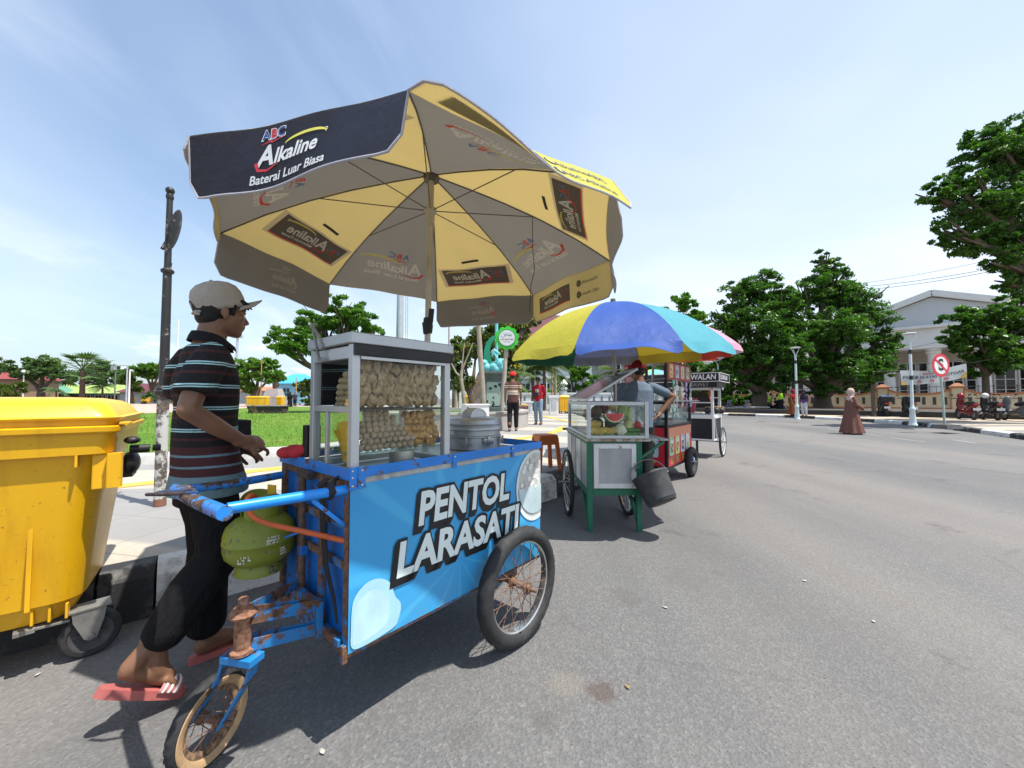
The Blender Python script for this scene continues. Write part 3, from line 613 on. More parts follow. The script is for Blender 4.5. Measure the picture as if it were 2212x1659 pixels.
# ---------------------------------------------------------------- food in the case
def food():
    rng=random.Random(11)
    def lump(seed,r,n=14,k=9,amp=.12,fr=5,tip=0):
        b=MB(); b.ell((0,0,0),r,0,n,k); q=random.Random(seed); ph=[q.uniform(0,6) for _ in range(6)]
        out=[]
        for v in b.v:
            x=Vector(v); d=x.normalized(); s=1+amp*(math.sin(fr*d.x+ph[0])*math.sin(fr*d.y+ph[1])+.6*math.sin(fr*1.9*d.z+ph[2])*math.sin(fr*2.1*d.x+ph[3])+.35*math.sin(fr*4*d.y+ph[4]))
            if tip: s*=1+tip*max(0,d.z-.35)*(1+.8*math.sin(5*math.atan2(d.y,d.x)+ph[5]))
            out.append(tuple(x*s))
        b.v=out; return b
    def foodmat(n,c,c2):
        t=NT(n); k=t.noise(45,5,.65); oi=t.new('ObjectInfo'); col=t.mix(t.map(k,.3,.7),c2,c); col=t.mix(t.map(oi.outputs['Random'],0,1,0,.5),col,tuple(x*.68 for x in c)); t.bump(k,.5,.006); t.b.inputs['Subsurface Weight'].default_value=.12; t.b.inputs['Subsurface Radius'].default_value=(.01,.006,.003); return t.fin(col,.45,0,.5)
    md=foodmat('dumpling_skin',(.56,.385,.19),(.25,.15,.065)); mb=foodmat('meatball_skin',(.42,.32,.215),(.26,.185,.115)); mf=foodmat('fried_skin',(.58,.32,.09),(.32,.14,.03)); ml=foodmat('pale_ball_skin',(.58,.44,.25),(.44,.31,.16))
    D=[]
    for i in range(5): D.append(obj('dumpling',lump(i,(.0255,.024,.0265),18,12,.22,4,.75),md,None,smooth=60))
    B=[obj('meatball',lump(20+i,(.0148,.0148,.0145),12,8,.05,4),mb,None,smooth=60) for i in range(3)]
    Fr=[obj('fried_tofu',lump(30+i,(.021,.016,.017),10,7,.24,3),mf,None,smooth=35) for i in range(4)]
    Pb=[obj('fish_ball',lump(40+i,(.0135,.0135,.0135),12,8,.06,4),ml,None,smooth=60) for i in range(2)]
    used=set()
    def put(pool,p,label,cat,grp,sc=1.):
        src=rng.choice(pool)
        if src.name in used: o=src.copy(); COL.objects.link(o)
        else: o=src; used.add(src.name)
        o.location=cw(*p); o.rotation_euler=(rng.uniform(-.5,.5),rng.uniform(-.5,.5),rng.uniform(0,6.28)); o.scale=(sc*rng.uniform(.92,1.08),)*3; tag(o,label,cat,grp)
    for row in range(4):
        for dep in range(2):
            n=9
            for i in range(n):
                x=.062+(i+(.5 if row%2 else 0))*.0425; 
                if x>.415: continue
                put(D,(x,.062+dep*.055+rng.uniform(-.004,.004),1.187+row*.0415+rng.uniform(-.003,.003)),'wrinkled tan steamed dumpling stacked on the upper shelf of the glass case','dumpling','dumplings on the upper shelf',.81)
    for row in range(7):
        n=10-row if row>2 else 9
        for i in range(n):
            x=.062+(i+(.5 if row%2 else 0))*.027+max(0,row-3)*.012
            if x>.30-.012*row+.02*(row<4): continue
            put(B,(x,.052+rng.uniform(0,.008)+row*.004,1.014+row*.0215),'small round grey brown meatball heaped on the lower glass shelf','meatball','meatballs on the lower shelf',.93)
    for row in range(5):
        for i in range(7):
            x=.262+i*.027+(.012 if row%2 else 0)+row*.004
            if x>.415 or (row==0 and i<0): continue
            put(Fr,(x,.056+rng.uniform(0,.02)+row*.003,1.016+row*.0285),'golden brown fried tofu piece heaped beside the meatballs','fried tofu','fried tofu on the lower shelf',rng.uniform(.85,1.1))
    for k in range(34):
        r=k//6; y=.06+(k%6)*.028+(.014 if r%2 else 0); z=1.175+r*.023+max(0,.1-y)*.0
        if y<.06+.022*(5-r)*.0: continue
        put(Pb,(.048+rng.uniform(0,.012),y-.0*r,z) if r<3 else (.05,y*.8+.02,z),'pale peeled fish ball in the clear bag against the end pane','fish ball','fish balls against the end pane')
    b=MB(); b.grid(lambda u,v:(.03+.012*math.sin(9*u)+.05*(1-v)*u,.05+.16*u+.01*math.sin(7*v),.945+.15*v+.02*math.sin(5*u)),12,8); o=obj('yellow_sheet',b,mat('yellow_paper',(.72,.42,.02),.5),None,smooth=True); o.matrix_world=CM; tag(o,'folded yellow paper sheet standing inside the glass case by the end pane','paper')
food()
b=MB(); rg=random.Random(8)
for i in range(7): b.ell((rg.uniform(-.05,.05),rg.uniform(-.03,.03),rg.uniform(0,.03)),(.035,.03,.025),0,10,7)
o=fuse('cloth_bundle',b,fabric0('red_rag',(.42,.02,.03)),None,.006,2); o.location=cw(-.005,.47,.965); tag(o,'small bundled red rag lying on the cart rail behind the glass case','rag')
b=MB(); b.span((-.03,-.02,0),(.03,.02,.13)); o=obj('dark_tin',b,MBLKP,None,bevel=.004); o.location=cw(.03,.395,.958); o.rotation_euler=(0,0,CA); tag(o,'narrow black box standing beside the left post of the glass case','box')
# ---------------------------------------------------------------- steamer pot on the deck
def pot():
    t=thing('steamer_pot','round galvanised steamer pot with banded lid beside the glass case','pot',cw(.88,.30,.918),CA)
    m=MGALV
    b=MB(); b.lathe([(.125,0),(.132,.004),(.132,.060),(.138,.064),(.138,.070),(.132,.074),(.132,.098),(.140,.102),(.140,.108),(.118,.110)],40); obj('pan',b,m,t,smooth=True)
    b=MB(); b.lathe([(.143,.098),(.146,.104),(.143,.112),(.137,.116),(.137,.124),(.141,.129),(.137,.134),(.134,.148),(.126,.157),(.10,.161),(.0,.166)],40); lid=obj('lid',b,m,t,smooth=50)
    b=MB()
    for k in range(6):
        y=-.030+.012*k; b.tube([(.052*math.cos(rad(a)),y,.163+.040*math.sin(rad(a))) for a in range(0,181,15)],.0065,7)
    b.add([(.048*math.cos(rad(a)),-.034,.163+.037*math.sin(rad(a))) for a in range(0,181,12)],[tuple(range(16))],0); obj('lid_handle',b,MALU,lid,smooth=True)
    b=MB()
    for a in (-105,-60,-150):
        b=MB(); R=Matrix.Rotation(rad(a),4,'Z'); b.box((.140,0,.045),(.014,.055,.032),T=R); b.box((.149,0,.047),(.006,.016,.045),T=R); obj('clasp',b,MCHR,t,bevel=.002)
    t.scale=(1.12,1.12,1.08)
pot()
# ---------------------------------------------------------------- gas bottle slung under the handles
def gas():
    p=dp(561,1228,1.585); t=thing('gas_bottle','squat green gas bottle hanging under the cart handles','gas cylinder',(p.x,p.y,.505),CA)
    m=worn('olive_green_paint',(.19,.225,.02),(.05,.04,.02),.67,30,.45,(.22,.2,.12)); 
    b=MB(); b.lathe([(.001,.035),(.06,.037),(.105,.055),(.130,.085),(.138,.12),(.1385,.146),(.1405,.148),(.1405,.154),(.1385,.156),(.138,.18),(.128,.215),(.10,.245),(.06,.262),(.03,.266)],40); obj('tank',b,m,t,smooth=50)
    b=MB(); b.lathe([(.088,.0),(.094,.0),(.094,.012),(.078,.05),(.072,.05),(.084,.012),(.088,.0)],32,cap=False); 
    obj('foot_ring',b,m,t,smooth=True)
    b=MB()
    for a0,a1 in ((-160,-20),(20,160)):
        n=18; V=[];Fc=[]
        for i in range(n+1):
            a=rad(a0+(a1-a0)*i/n); h=.335+.03*math.sin(PI*i/n)
            for r,z in ((.070,.245),(.076,h),(.079,h),(.074,.245)): V.append((r*math.cos(a),r*math.sin(a),z))
        for i in range(n):
            for j in range(4): Fc.append((4*i+j,4*i+4+j,4*i+4+(j+1)%4,4*i+(j+1)%4))
        Fc+= [(0,1,2,3),(4*n+3,4*n+2,4*n+1,4*n)]; b.add(V,Fc)
    obj('collar',b,m,t,smooth=40)
    b=MB(); b.lathe([(.02,.262),(.02,.29),(.012,.295),(.012,.325)],14); b.box((.0,.02,.312),(.05,.035,.03)); obj('regulator',b,MBLKP,t,bevel=.003)
    b=MB(); b.ell((.02,-.03,.33),(.035,.03,.014),0,12,6); b.box((.04,-.05,.335),(.05,.035,.02),0,.4); o=obj('valve_cap',b,mat('red_cap',(.55,.03,.02),.4),t,smooth=True)
    b=MB(); b.box((.052,.035,.352),(.006,.052,.06),0,.3); b.box((.0545,.034,.352),(.006,.040,.012),1,.3); obj('warning_tag',b,[mat('tag_yellow',(.75,.45,.03),.6),MBLKP],t)
    # white stencilled marks
    b=MB()
    for (a0,z,w) in ((-130,.115,.05),(-70,.125,.03),(-88,.185,.05)):
        for r_ in range(3):
            for q in range(9):
                if random.random()<.35: continue
                a=rad(a0)+(q-4)*w/.14/9; zz=z-.012*r_; R=.1400 if zz<.178 else .1375; b.add([((R)*math.cos(a+e*.014),(R)*math.sin(a+e*.014),zz+f*.0042) for e,f in ((-1,-1),(1,-1),(1,1),(-1,1))],[(0,1,2,3)])
    obj('stencil',b,mat('stencil_white',(.62,.62,.55),.6,0,.3,40),t)
    t.rotation_euler=(0,0,CA); t.scale=(.92,.92,.86)
    # orange hose
    o=cw(0,0,0); b=MB(); a=p
    P=[Vector((p.x,p.y,.76)),dp(545,1070,1.50),dp(532,1085,1.47),dp(543,1112,1.45),dp(575,1130,1.44),dp(650,1147,1.40),dp(700,1158,1.38),cw(.0,.035,.702),cw(.03,.035,.697)]
    S=[]
    for i in range(len(P)-1):
        p0=P[max(i-1,0)];p1=P[i];p2=P[i+1];p3=P[min(i+2,len(P)-1)]
        for k in range(6):
            u=k/6; S.append(.5*((2*p1)+(p2-p0)*u+(2*p0-5*p1+4*p2-p3)*u*u+(3*p1-p0-3*p2+p3)*u**3))
    S.append(P[-1]); b.tube(S,.0095,12); h=obj('gas_hose',b,mat('orange_hose',(.55,.10,.018),.45,0,.15,20,0,60,.3,(.12,.05,.03)),None,smooth=True); tag(h,'orange rubber gas hose running from the green bottle into the cart','hose')
gas()
# ================================================================ parasols
YELLOW=(.70,.68,.11); NAVY=(.009,.016,.042)
class Parasol:
    def __init__(s,name,label,c,R,hub,ph,tx,ty,drop,group='parasols over the carts',bow=.05,sag=.018,pole_r=.019,polem=None,seglen=.03):
        s.cut={}; s.n=Vector((tx,ty,1)).normalized(); s.e1=Vector((1,0,-tx)).normalized(); s.e2=s.n.cross(s.e1); s.c=Vector(c); s.R=R; s.h=hub; s.ph=ph; s.bow=bow; s.sag=sag
        base=s.c-s.n*drop; s.t=thing(name,label,'umbrella',base,0,group); s.o=base
        s.hub=s.c+s.n*hub-base
        s.K=[s.c-base+s.e1*(R*math.cos(ph+k*PI/4))+s.e2*(R*math.sin(ph+k*PI/4)) for k in range(8)]
    def rib(s,k,q): return s.hub.lerp(s.K[k%8],q)+s.n*(s.bow*4*q*(1-q)*(.7+.6*q))
    def pan(s,k,u,q,off=0.):
        p=s.rib(k,q).lerp(s.rib(k+1,q),u); w=4*u*(1-u)
        ax=s.hub+ (p-s.hub)*(1-.022*w*q*q); rp=w*q*(.0055*math.sin(11*u+2.3*k+4*q)+.004*math.sin(15*q+6*u+k)); return ax-s.n*(s.sag*w*q*math.sin(PI*min(1,q*.9))-off-rp)
    def val(s,k,u,v,L,phi,off=0.,wob=0.):
        L=L*s.cut.get(k,1.)
        e=s.pan(k,u,1.); mid=(s.K[k]+s.K[(k+1)%8])/2; rel=mid-(s.c-s.o); out=Vector((rel.x,rel.y,0)).normalized()
        side=abs(2*u-1); cut=math.sqrt(max(0,1-max(0,(side-.86)/.14)**2))*.28+.72
        f=phi(u) if callable(phi) else phi
        d=Vector((0,0,-1))*math.cos(f)+out*math.sin(f); nn=out*math.cos(f)+Vector((0,0,1))*math.sin(f)
        return e+d*(L*v*(1-(1-cut)*v))+nn*(off+wob*math.sin(u*9+k)*v)
    def build(s,cols,vcols,L,phis,inner,outer,polem,rimt,ribm,drop_pole=0,strutq=.55,runner=.42):
        t=s.t; s.pn=[];s.vl=[]
        for k in range(8):
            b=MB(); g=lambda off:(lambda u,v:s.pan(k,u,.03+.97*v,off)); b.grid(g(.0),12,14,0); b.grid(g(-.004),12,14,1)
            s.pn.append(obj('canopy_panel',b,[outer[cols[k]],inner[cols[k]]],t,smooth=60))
            if L:
                b=MB(); w=.012; b.grid(lambda u,v:s.val(k,u,v,L,phis[k],0,w),24,8,0); b.grid(lambda u,v:s.val(k,u,v,L,phis[k],-.004,w),24,8,1)
                o=obj('valance',b,[outer[vcols[k]],inner[vcols[k]]],t,smooth=60); s.vl.append(o)
                if rimt:
                    P=[s.val(k,0,v/6,L,phis[k],-.001,w) for v in range(7)]+[s.val(k,u/24,1,L,phis[k],-.001,w) for u in range(1,24)]+[s.val(k,1,1-v/6,L,phis[k],-.001,w) for v in range(7)]
                    b=MB(); b.tube(P,.0042,6); obj('piping',b,rimt,o,smooth=True)
        b=MB(); b.tube([s.hub*0,s.hub+s.n*.015],.018,14); obj('pole',b,polem,t,smooth=True)
        b=MB(); T=Matrix.Translation(s.hub)@s.n.to_track_quat('Z','Y').to_matrix().to_4x4()
        b.lathe([(.02,-.05),(.045,-.045),(.05,-.02),(.03,-.012),(.025,.03)],20,T=T); obj('hub',b,ribm,t,smooth=True)
        rp=s.hub-s.n*(s.h*runner+.03); T=Matrix.Translation(rp)@s.n.to_track_quat('Z','Y').to_matrix().to_4x4()
        b=MB(); b.lathe([(.024,-.10),(.026,-.03),(.036,-.02),(.036,.0),(.026,.012)],18,T=T); obj('runner',b,mat('cream_plastic',(.50,.46,.38),.5),t,smooth=True)
        for k in range(8):
            b=MB(); b.tube([s.rib(k,q)-s.n*.010 for q in (.03,.2,.4,.6,.8,.97,1.0)],.0042,6); r=obj('rib',b,ribm,t,smooth=True)
            b=MB(); b.tube([rp+(s.K[k]-s.hub).normalized()*.03,s.rib(k,strutq)-s.n*.014],.0030,6); obj('stretcher',b,ribm,r)
MPOLE=mat('umbrella_pole',(.50,.46,.38),.45,.25,.18,9,0,60,.25,(.2,.14,.08))
MRIB=mat('umbrella_rib',(.13,.12,.11),.5,.5,.2,20)
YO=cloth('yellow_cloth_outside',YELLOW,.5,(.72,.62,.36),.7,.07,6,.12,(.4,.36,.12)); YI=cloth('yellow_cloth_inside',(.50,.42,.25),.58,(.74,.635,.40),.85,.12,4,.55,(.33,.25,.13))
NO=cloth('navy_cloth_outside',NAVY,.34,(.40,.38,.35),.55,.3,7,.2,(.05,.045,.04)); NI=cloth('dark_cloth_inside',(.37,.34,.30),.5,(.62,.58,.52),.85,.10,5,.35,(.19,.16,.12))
def big_parasol():
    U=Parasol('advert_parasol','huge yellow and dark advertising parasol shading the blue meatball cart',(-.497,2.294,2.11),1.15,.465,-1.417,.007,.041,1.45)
    U.cut={6:.3}; cols=[1,0,1,0,1,0,1,0]; vc=[0,1,0,1,0,1,0,1]
    q=rad
    phis=[lambda u:rad(62-30*u),q(8),q(4),q(3),q(118),q(6),q(5),lambda u:rad(-6+20*u+4*math.sin(PI*u))]
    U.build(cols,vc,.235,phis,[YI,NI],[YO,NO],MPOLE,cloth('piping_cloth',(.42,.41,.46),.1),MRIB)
    # printed words: seen through the cloth from below they read backwards
    pc=lambda n,c,k=1.5:cloth(n,c,.42,tuple(min(1,x*k) for x in c),.85,.05,6,.15)
    mc=pc('print_cream',(.93,.87,.74)); mr=pc('print_red',(.80,.11,.08)); mbl=pc('print_blue',(.20,.28,.46)); my=pc('print_yellow',(.92,.76,.22)); mdk=pc('print_dark',(.17,.155,.14),1.2); mfade=pc('print_faded',(.66,.61,.52),1.2); mdkk=mat('tab_black',(.03,.03,.03),.8)
    M=[mc,mr,mbl,my,mdk,mfade,mdkk]
    def logo(b,fn,k=1.,c=(0,1,2,3),tag_='Baterai Luar Biasa',abc=True,ab=(0,.125),reg=True,sub=(0,-.10),subsize=.062):
        f=lambda dx,dy,dz=0.:(lambda x,y:fn((x+dx)*k,(y+dy)*k,dz))
        if abc:
            for ch,dx,ci in (('A',-.053,c[2]),('B',0,c[1]),('C',.053,c[2])): b.text(ch,f(ab[0]+dx,ab[1]),ci,size=.075,bold=.025)
            strokes(b,f(ab[0],ab[1]-.044,.0004),[[(-.085,-.012),(-.01,.004),(-.018,-.006),(.085,.012)]],lambda t:.006*(1-abs(2*t-1))+.001,c[1])
        b.text('A',f(-.17,0),c[0],size=.17,bold=.03,shear=.25); b.text('lkaline',f(.05,-.012),c[0],size=.125,bold=.025,shear=.25)
        strokes(b,f(0,0,.0003),[[(-.23,-.03),(-.215,-.075),(-.15,-.085),(-.07,-.055)]],lambda t:.012*(1-t)+.002,c[1])
        strokes(b,f(0,0,.0003),[arc(.12,.045,.15,.035,175,-10,12)],lambda t:.008*math.sin(PI*t)+.0015,c[3])
        if reg: strokes(b,f(.265,.06),[arc(0,0,.010,.010,0,360,12)],.0025,c[0])
        if tag_: b.text(tag_,f(*sub),c[0],size=subsize,bold=.02,shear=.12)
    for k in range(8):
        wk=2*U.R*math.sin(PI/8); s1=math.hypot(U.R,U.h)
        if cols[k]==1:
            def fn(x,y,dz=0.,k=k): sq=.76-y/s1; return U.pan(k,.5+x/(wk*max(.3,sq)),sq,-.0062-dz)
            b=MB(); logo(b,fn,.98); obj('printed_logo',b,M,U.pn[k])
        else:
            def fn(x,y,dz=0.,k=k): sq=.80-y/s1; return U.pan(k,.5+x/(wk*max(.3,sq)),sq,-.0062-dz)
            b=MB(); 
            b.grid(lambda u,v:fn(-.27+.54*u,-.085+.17*v,-.0003),16,5,4); b.grid(lambda u,v:fn(-.27+.54*u,-.092+.010*v,-.0001),16,1,1); b.grid(lambda u,v:fn(-.30+.60*u,-.1+.2*v,-.0006),16,5,5)
            logo(b,lambda x,y,dz=0.:fn(x+.04,y+.012,dz),.74,tag_='Millennium Power',sub=(.06,-.085),subsize=.045,ab=(-.30,.015)) 
            b.grid(lambda u,v:fn(-.07+.14*u,.155+.022*v,.002),6,1,6); obj('printed_label',b,M,U.pn[k])
    # words on the valances
    vw=2*U.R*math.sin(PI/8)
    for k in range(8):
        side=-.0062; Lv=.235
        def fv(x,y,dz=0.,k=k): return U.val(k,.5+x/vw,.5-y/Lv,Lv,phis[k],side-dz,.012)
        if k in (7,0): continue
        if k in (4,6): continue
        b=MB()
        if vc[k]==1: logo(b,fv,.48,c=(5,5,5,5) if k==5 else (5,1,2,5),ab=(0,.14),sub=(0,-.13))
        else:
            b.grid(lambda u,v:fv(-.06+.40*u,-.06+.12*v,-.0003),14,4,4); b.grid(lambda u,v:fv(-.06+.40*u,-.066+.008*v),14,1,1)
            logo(b,lambda x,y,dz=0.:fv(x+.16,y+.01,dz),.50,tag_='Millennium Power',sub=(.06,-.085),subsize=.05,ab=(-.30,.015))
            for yy,w in ((.04,'AlkalineABC'),(-.04,'ABC Alkaline')):
                strokes(b,lambda x,y:fv(x-.16,y+yy),[arc(0,0,.014,.014,0,360,14)],.011,4); b.text(w,lambda x,y:fv(x-.26,y+yy),4,size=.030,bold=.01)
        obj('printed_valance',b,M,U.vl[k])
    # outside of the two valances that face the camera
    wht=mat('print_white',(.72,.72,.72),.6); red=mat('print_bright_red',(.62,.03,.05),.6); blu=mat('print_bright_blue',(.03,.07,.30),.6); yel=mat('print_bright_yellow',(.72,.66,.10),.6); dk=mat('print_navy',(.012,.018,.035),.6)
    N=[wht,red,blu,yel,dk]
    def fo(x,y,dz=0.): return U.val(7,.485+x/vw,.5-y/.235,.235,phis[7],.0026+dz,.012)
    b=MB()
    for ch,dx in (('A',-.032),('B',0),('C',.032)): b.text(ch,lambda x,y,dx=dx:fo(x+dx-.07,y+.078,-.0006),0,size=.052,bold=.05)
    logo(b,fo,.60,c=(0,1,2,3),ab=(-.115,.132),sub=(.01,-.135),subsize=.078); obj('printed_valance',b,N,U.vl[7])
    def fo(x,y,dz=0.): return U.val(0,.5+x/vw,.5-y/.235,.235,phis[0],.0026+dz,.012)
    b=MB(); b.grid(lambda u,v:fo(-.36+.40*u,-.075+.15*v,-.0006),14,4,4); logo(b,lambda x,y,dz=0.:fo(x-.14,y,dz+.0006),.46,tag_=None,abc=False)
    for yy,w in ((.045,'AlkalineABC'),(-.045,'ABC.Alkaline')):
        b.add([fo(.085+.026*math.cos(a*PI/9),yy+.026*math.sin(a*PI/9)) for a in range(18)],[tuple(range(18))],4)
        b.text(w,lambda x,y:fo(x+.235,y+yy),4,size=.050,bold=.02)
    strokes(b,lambda x,y:fo(x+.085,y+.045,.0008),[[(-.013,-.013),(.013,-.013),(.013,.013),(-.013,.013),(-.013,-.013)],arc(0,0,.006,.006,0,360,10)],.0022,3)
    b.text('f',lambda x,y:fo(x+.085,y-.045,.0008),3,size=.045,bold=.05); obj('printed_valance',b,N,U.vl[0])
    b=MB(); z=U.hub-U.n*.95; b.tube([z-U.n*.04,z,z+U.n*.05],[.027,.031,.026],8); b.bar(z+Vector((.02,-.02,.02)),z+Vector((.03,-.03,.10)),.03,.004); b.bar(z+Vector((.0,-.03,-.05)),z+Vector((-.01,-.03,.02)),.035,.004); obj('tape',b,MBLKP,U.t)
    a=U.rib(2,.55); b=MB(); b.tube([a,a+Vector((.0,.0,-.2)),a+Vector((.012,-.01,-.36)),a+Vector((-.01,0,-.45)),a+Vector((-.02,-.02,-.62))],.0022,5); obj('cord',b,MBLKP,U.t)
    b=MB(); T=Matrix.Translation(U.hub+U.n*.05); b.lathe([(.022,-.02),(.02,.02),(.008,.04),(.0,.045)],12,T=T); obj('finial',b,MBLKP,U.t,smooth=True)
    return U
UB=big_parasol()
def plain(n,c,tr=.45): return cloth(n,c,tr,tuple(min(1,x*1.25+.03) for x in c),.55,.06,6,.10,(.3,.27,.2))
SILV=cloth('silver_lining',(.36,.36,.37),.30,(.5,.5,.5),.35,.2,9,.2,(.2,.19,.18))
def rainbow():
    U=Parasol('rainbow_parasol','faded parasol with yellow, blue and turquoise panels over the fruit cart',(1.092,4.103,1.693),1.094,.537,3.38,-.024,-.044,1.25,bow=.13,sag=.012)
    C=[plain('cloth_lemon',(.58,.55,.07)),plain('cloth_royal_blue',(.055,.13,.46)),plain('cloth_turquoise',(.12,.42,.50)),plain('cloth_scarlet',(.48,.10,.07)),plain('cloth_leaf_green',(.05,.24,.13))]
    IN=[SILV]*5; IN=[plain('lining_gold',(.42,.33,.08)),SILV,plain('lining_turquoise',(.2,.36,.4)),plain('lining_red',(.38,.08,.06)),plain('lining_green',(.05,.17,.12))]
    q=rad; cols=[0,1,2,3,0,1,4,4]
    U.build(cols,cols,.11,[q(30),lambda u:rad(18+62*math.sin(PI*u)*(1-.5*u)),q(35),q(10),q(5),q(5),q(8),q(4)],IN,C,mat('grey_pole',(.36,.36,.35),.45,.5,.15,10),None,MRIB,strutq=.5)
    V=Parasol('pink_parasol','pale pink and red parasol behind the rainbow one over the red cart',(2.27,6.15,2.0),1.20,.52,.25,.05,.02,1.35,bow=.12,sag=.012)
    C2=[plain('cloth_pale_pink',(.72,.42,.55)),plain('cloth_lilac',(.60,.45,.68)),plain('cloth_coral',(.66,.20,.16)),plain('cloth_olive',(.20,.32,.14))]
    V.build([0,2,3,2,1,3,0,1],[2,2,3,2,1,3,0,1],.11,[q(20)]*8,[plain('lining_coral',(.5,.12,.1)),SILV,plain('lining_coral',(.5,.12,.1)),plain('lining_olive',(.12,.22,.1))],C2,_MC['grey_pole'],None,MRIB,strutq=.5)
    Wp=Parasol('purple_parasol','purple, yellow and turquoise parasol further off behind the red cart',(4.25,11.6,1.62),1.0,.45,.2,.0,.03,1.35,bow=.12,sag=.012)
    C3=[plain('cloth_violet',(.30,.25,.66)),plain('cloth_sun_yellow',(.72,.60,.04)),plain('cloth_aqua',(.25,.60,.55))]
    Wp.build([1,0,1,0,1,2,0,1],[1,0,1,0,1,2,0,1],.10,[q(10)]*8,[SILV]*3,C3,_MC['grey_pole'],None,MRIB,strutq=.5)
rainbow()
# ================================================================ people
def skinm(name,c):
    if name in _MC: return _MC[name]
    t=NT(name); n=t.noise(9,5,.6); col=t.mix(t.map(n,.3,.7),tuple(x*.85 for x in c),tuple(x*1.12 for x in c)); t.bump(t.noise(220,3,.6),.12,.002); t.b.inputs['Subsurface Weight'].default_value=.10; t.b.inputs['Subsurface Radius'].default_value=(.012,.005,.003)
    _MC[name]=t.fin(col,.48,0,.45); return _MC[name]
def fabric(name,c,rough=.85,fold=.5,fs=(7,7,3),var=.15):
    if name in _MC: return _MC[name]
    t=NT(name); n=t.noise(1,5,.6,.6,t.mapping(fs)); col=t.mix(t.noise(30,4,.6),tuple(x*(1-var) for x in c),tuple(min(1,x*(1+var)) for x in c)); t.bump(n,fold,.05); _MC[name]=t.fin(col,rough,0,.2); return _MC[name]
SKIN=skinm('brown_skin',(.195,.095,.052)); SKIN2=skinm('tan_skin',(.30,.16,.09)); HAIR=mat('black_hair',(.008,.007,.006),.8,0,.3,60,.4,160)
def head_shape(b,c,s=1.,yaw=0.,pitch=0.,ears=True):
    """skull, jaw, brow, nose, lips, ears; +x is the way the face looks"""
    R=(Matrix.Rotation(yaw,3,'Z')@Matrix.Rotation(pitch,3,'Y')); c=Vector(c)
    P=lambda x,y,z:c+R@(Vector((x,y,z))*s)
    def e(x,y,z,rx,ry,rz,rot=0.): b.ell(P(x,y,z),(rx*s,ry*s,rz*s),0,16,11,R@Matrix.Rotation(rot,3,'Y'))
    e(-.012,0,.035,.094,.074,.085); e(.030,0,-.018,.062,.062,.085); e(.042,0,-.070,.044,.044,.038,.3); e(.062,0,-.088,.024,.024,.022)
    e(.070,.026,.012,.020,.026,.012); e(.070,-.026,.012,.020,.026,.012); e(.060,.042,-.018,.020,.016,.018); e(.060,-.042,-.018,.020,.016,.018)
    limb(b,[P(.083,0,.008),P(.094,0,-.014),P(.103,0,-.030)],[.008*s,.0095*s,.012*s],8); e(.097,.012,-.034,.009,.008,.007); e(.097,-.012,-.034,.009,.008,.007)
    e(.084,0,-.054,.015,.023,.0065); e(.081,0,-.066,.014,.020,.0075); e(.062,0,-.06,.03,.04,.03)
    if ears:
        for sy in (-1,1):
            b.ell(P(-.010,sy*.076,-.004),(.019*s,.007*s,.031*s),0,12,8,R@Matrix.Rotation(-.2,3,'Y')@Matrix.Rotation(sy*.35,3,'Z')); b.ell(P(-.006,sy*.074,-.030),(.010*s,.006*s,.012*s),0,10,7,R)
    limb(b,[P(-.025,0,-.04),P(-.045,0,-.13),P(-.055,0,-.19)],[.054*s,.053*s,.058*s],14)
    return P,R
def eyes(parent,P,R,s=1.):
    b=MB()
    for sy in (-1,1):
        b.ell(P(.072,sy*.030,.000),(.0125*s,.0125*s,.0125*s),0,12,8,R); b.ell(P(.0815,sy*.030,.000),(.004*s,.006*s,.006*s),1,10,6,R)
        strokes(b,lambda x,y:P(.082-abs(x)*.15,sy*(.030+x),.021+y),[arc(0,-.004,.018,.007,150,30,6)],.003,2)
    obj('eyes',b,[mat('eye_white',(.55,.52,.48),.3),mat('iris_dark',(.012,.008,.006),.2),HAIR],parent,smooth=True)
def hand_shape(b,w,dirv,palm_n,s=1.,curl=(.5,.5,.5,.5),thumb_side=1,spread=.012,root=.5):
    """palm, four bent fingers of unequal length and a thumb leaving the side of the palm"""
    d=Vector(dirv).normalized(); n=Vector(palm_n); n=(n-d*n.dot(d)).normalized(); x=d.cross(n)*thumb_side; w=Vector(w)
    R=Matrix((x,d,n)).transposed(); k=s
    limb(b,[w-d*.015*k,w+d*.03*k],[.026*k,.030*k],12)
    b.ell(w+d*.055*k,(.040*k,.050*k,.0155*k),0,16,10,R); b.ell(w+d*.03*k+x*.022*k+n*.006*k,(.019*k,.032*k,.016*k),0,12,8,R)
    Ls=(.072,.080,.074,.058)
    for i in range(4):
        off=(.030-.0195*i)*k; p=w+d*(.092-.006*abs(i-1.2))*k+x*off; a=.15*curl[i]; segs=(.44,.31,.25); P=[p-d*.02*k,p]; q=p; r=(.0092,.0086,.0078,.0068)
        dd=d+x*(1.5-i)*spread*3
        for j,fr in enumerate(segs):
            a+=curl[i]*(.75 if j else .55); v=(dd.normalized()*math.cos(a)+n*math.sin(a)); q=q+v*Ls[i]*fr*k; P.append(q)
        limb(b,P,[.0100*k]+[z*k for z in r],9)
    p=w+d*.030*k+x*.030*k; v1=(d*.65+x*.7+n*.35).normalized(); v2=(d*.85+x*.25+n*.5).normalized(); limb(b,[p-x*.01*k,p+v1*.034*k,p+v1*.034*k+v2*.030*k,p+v1*.034*k+v2*.054*k],[.014*k,.0112*k,.0102*k,.0085*k],9)
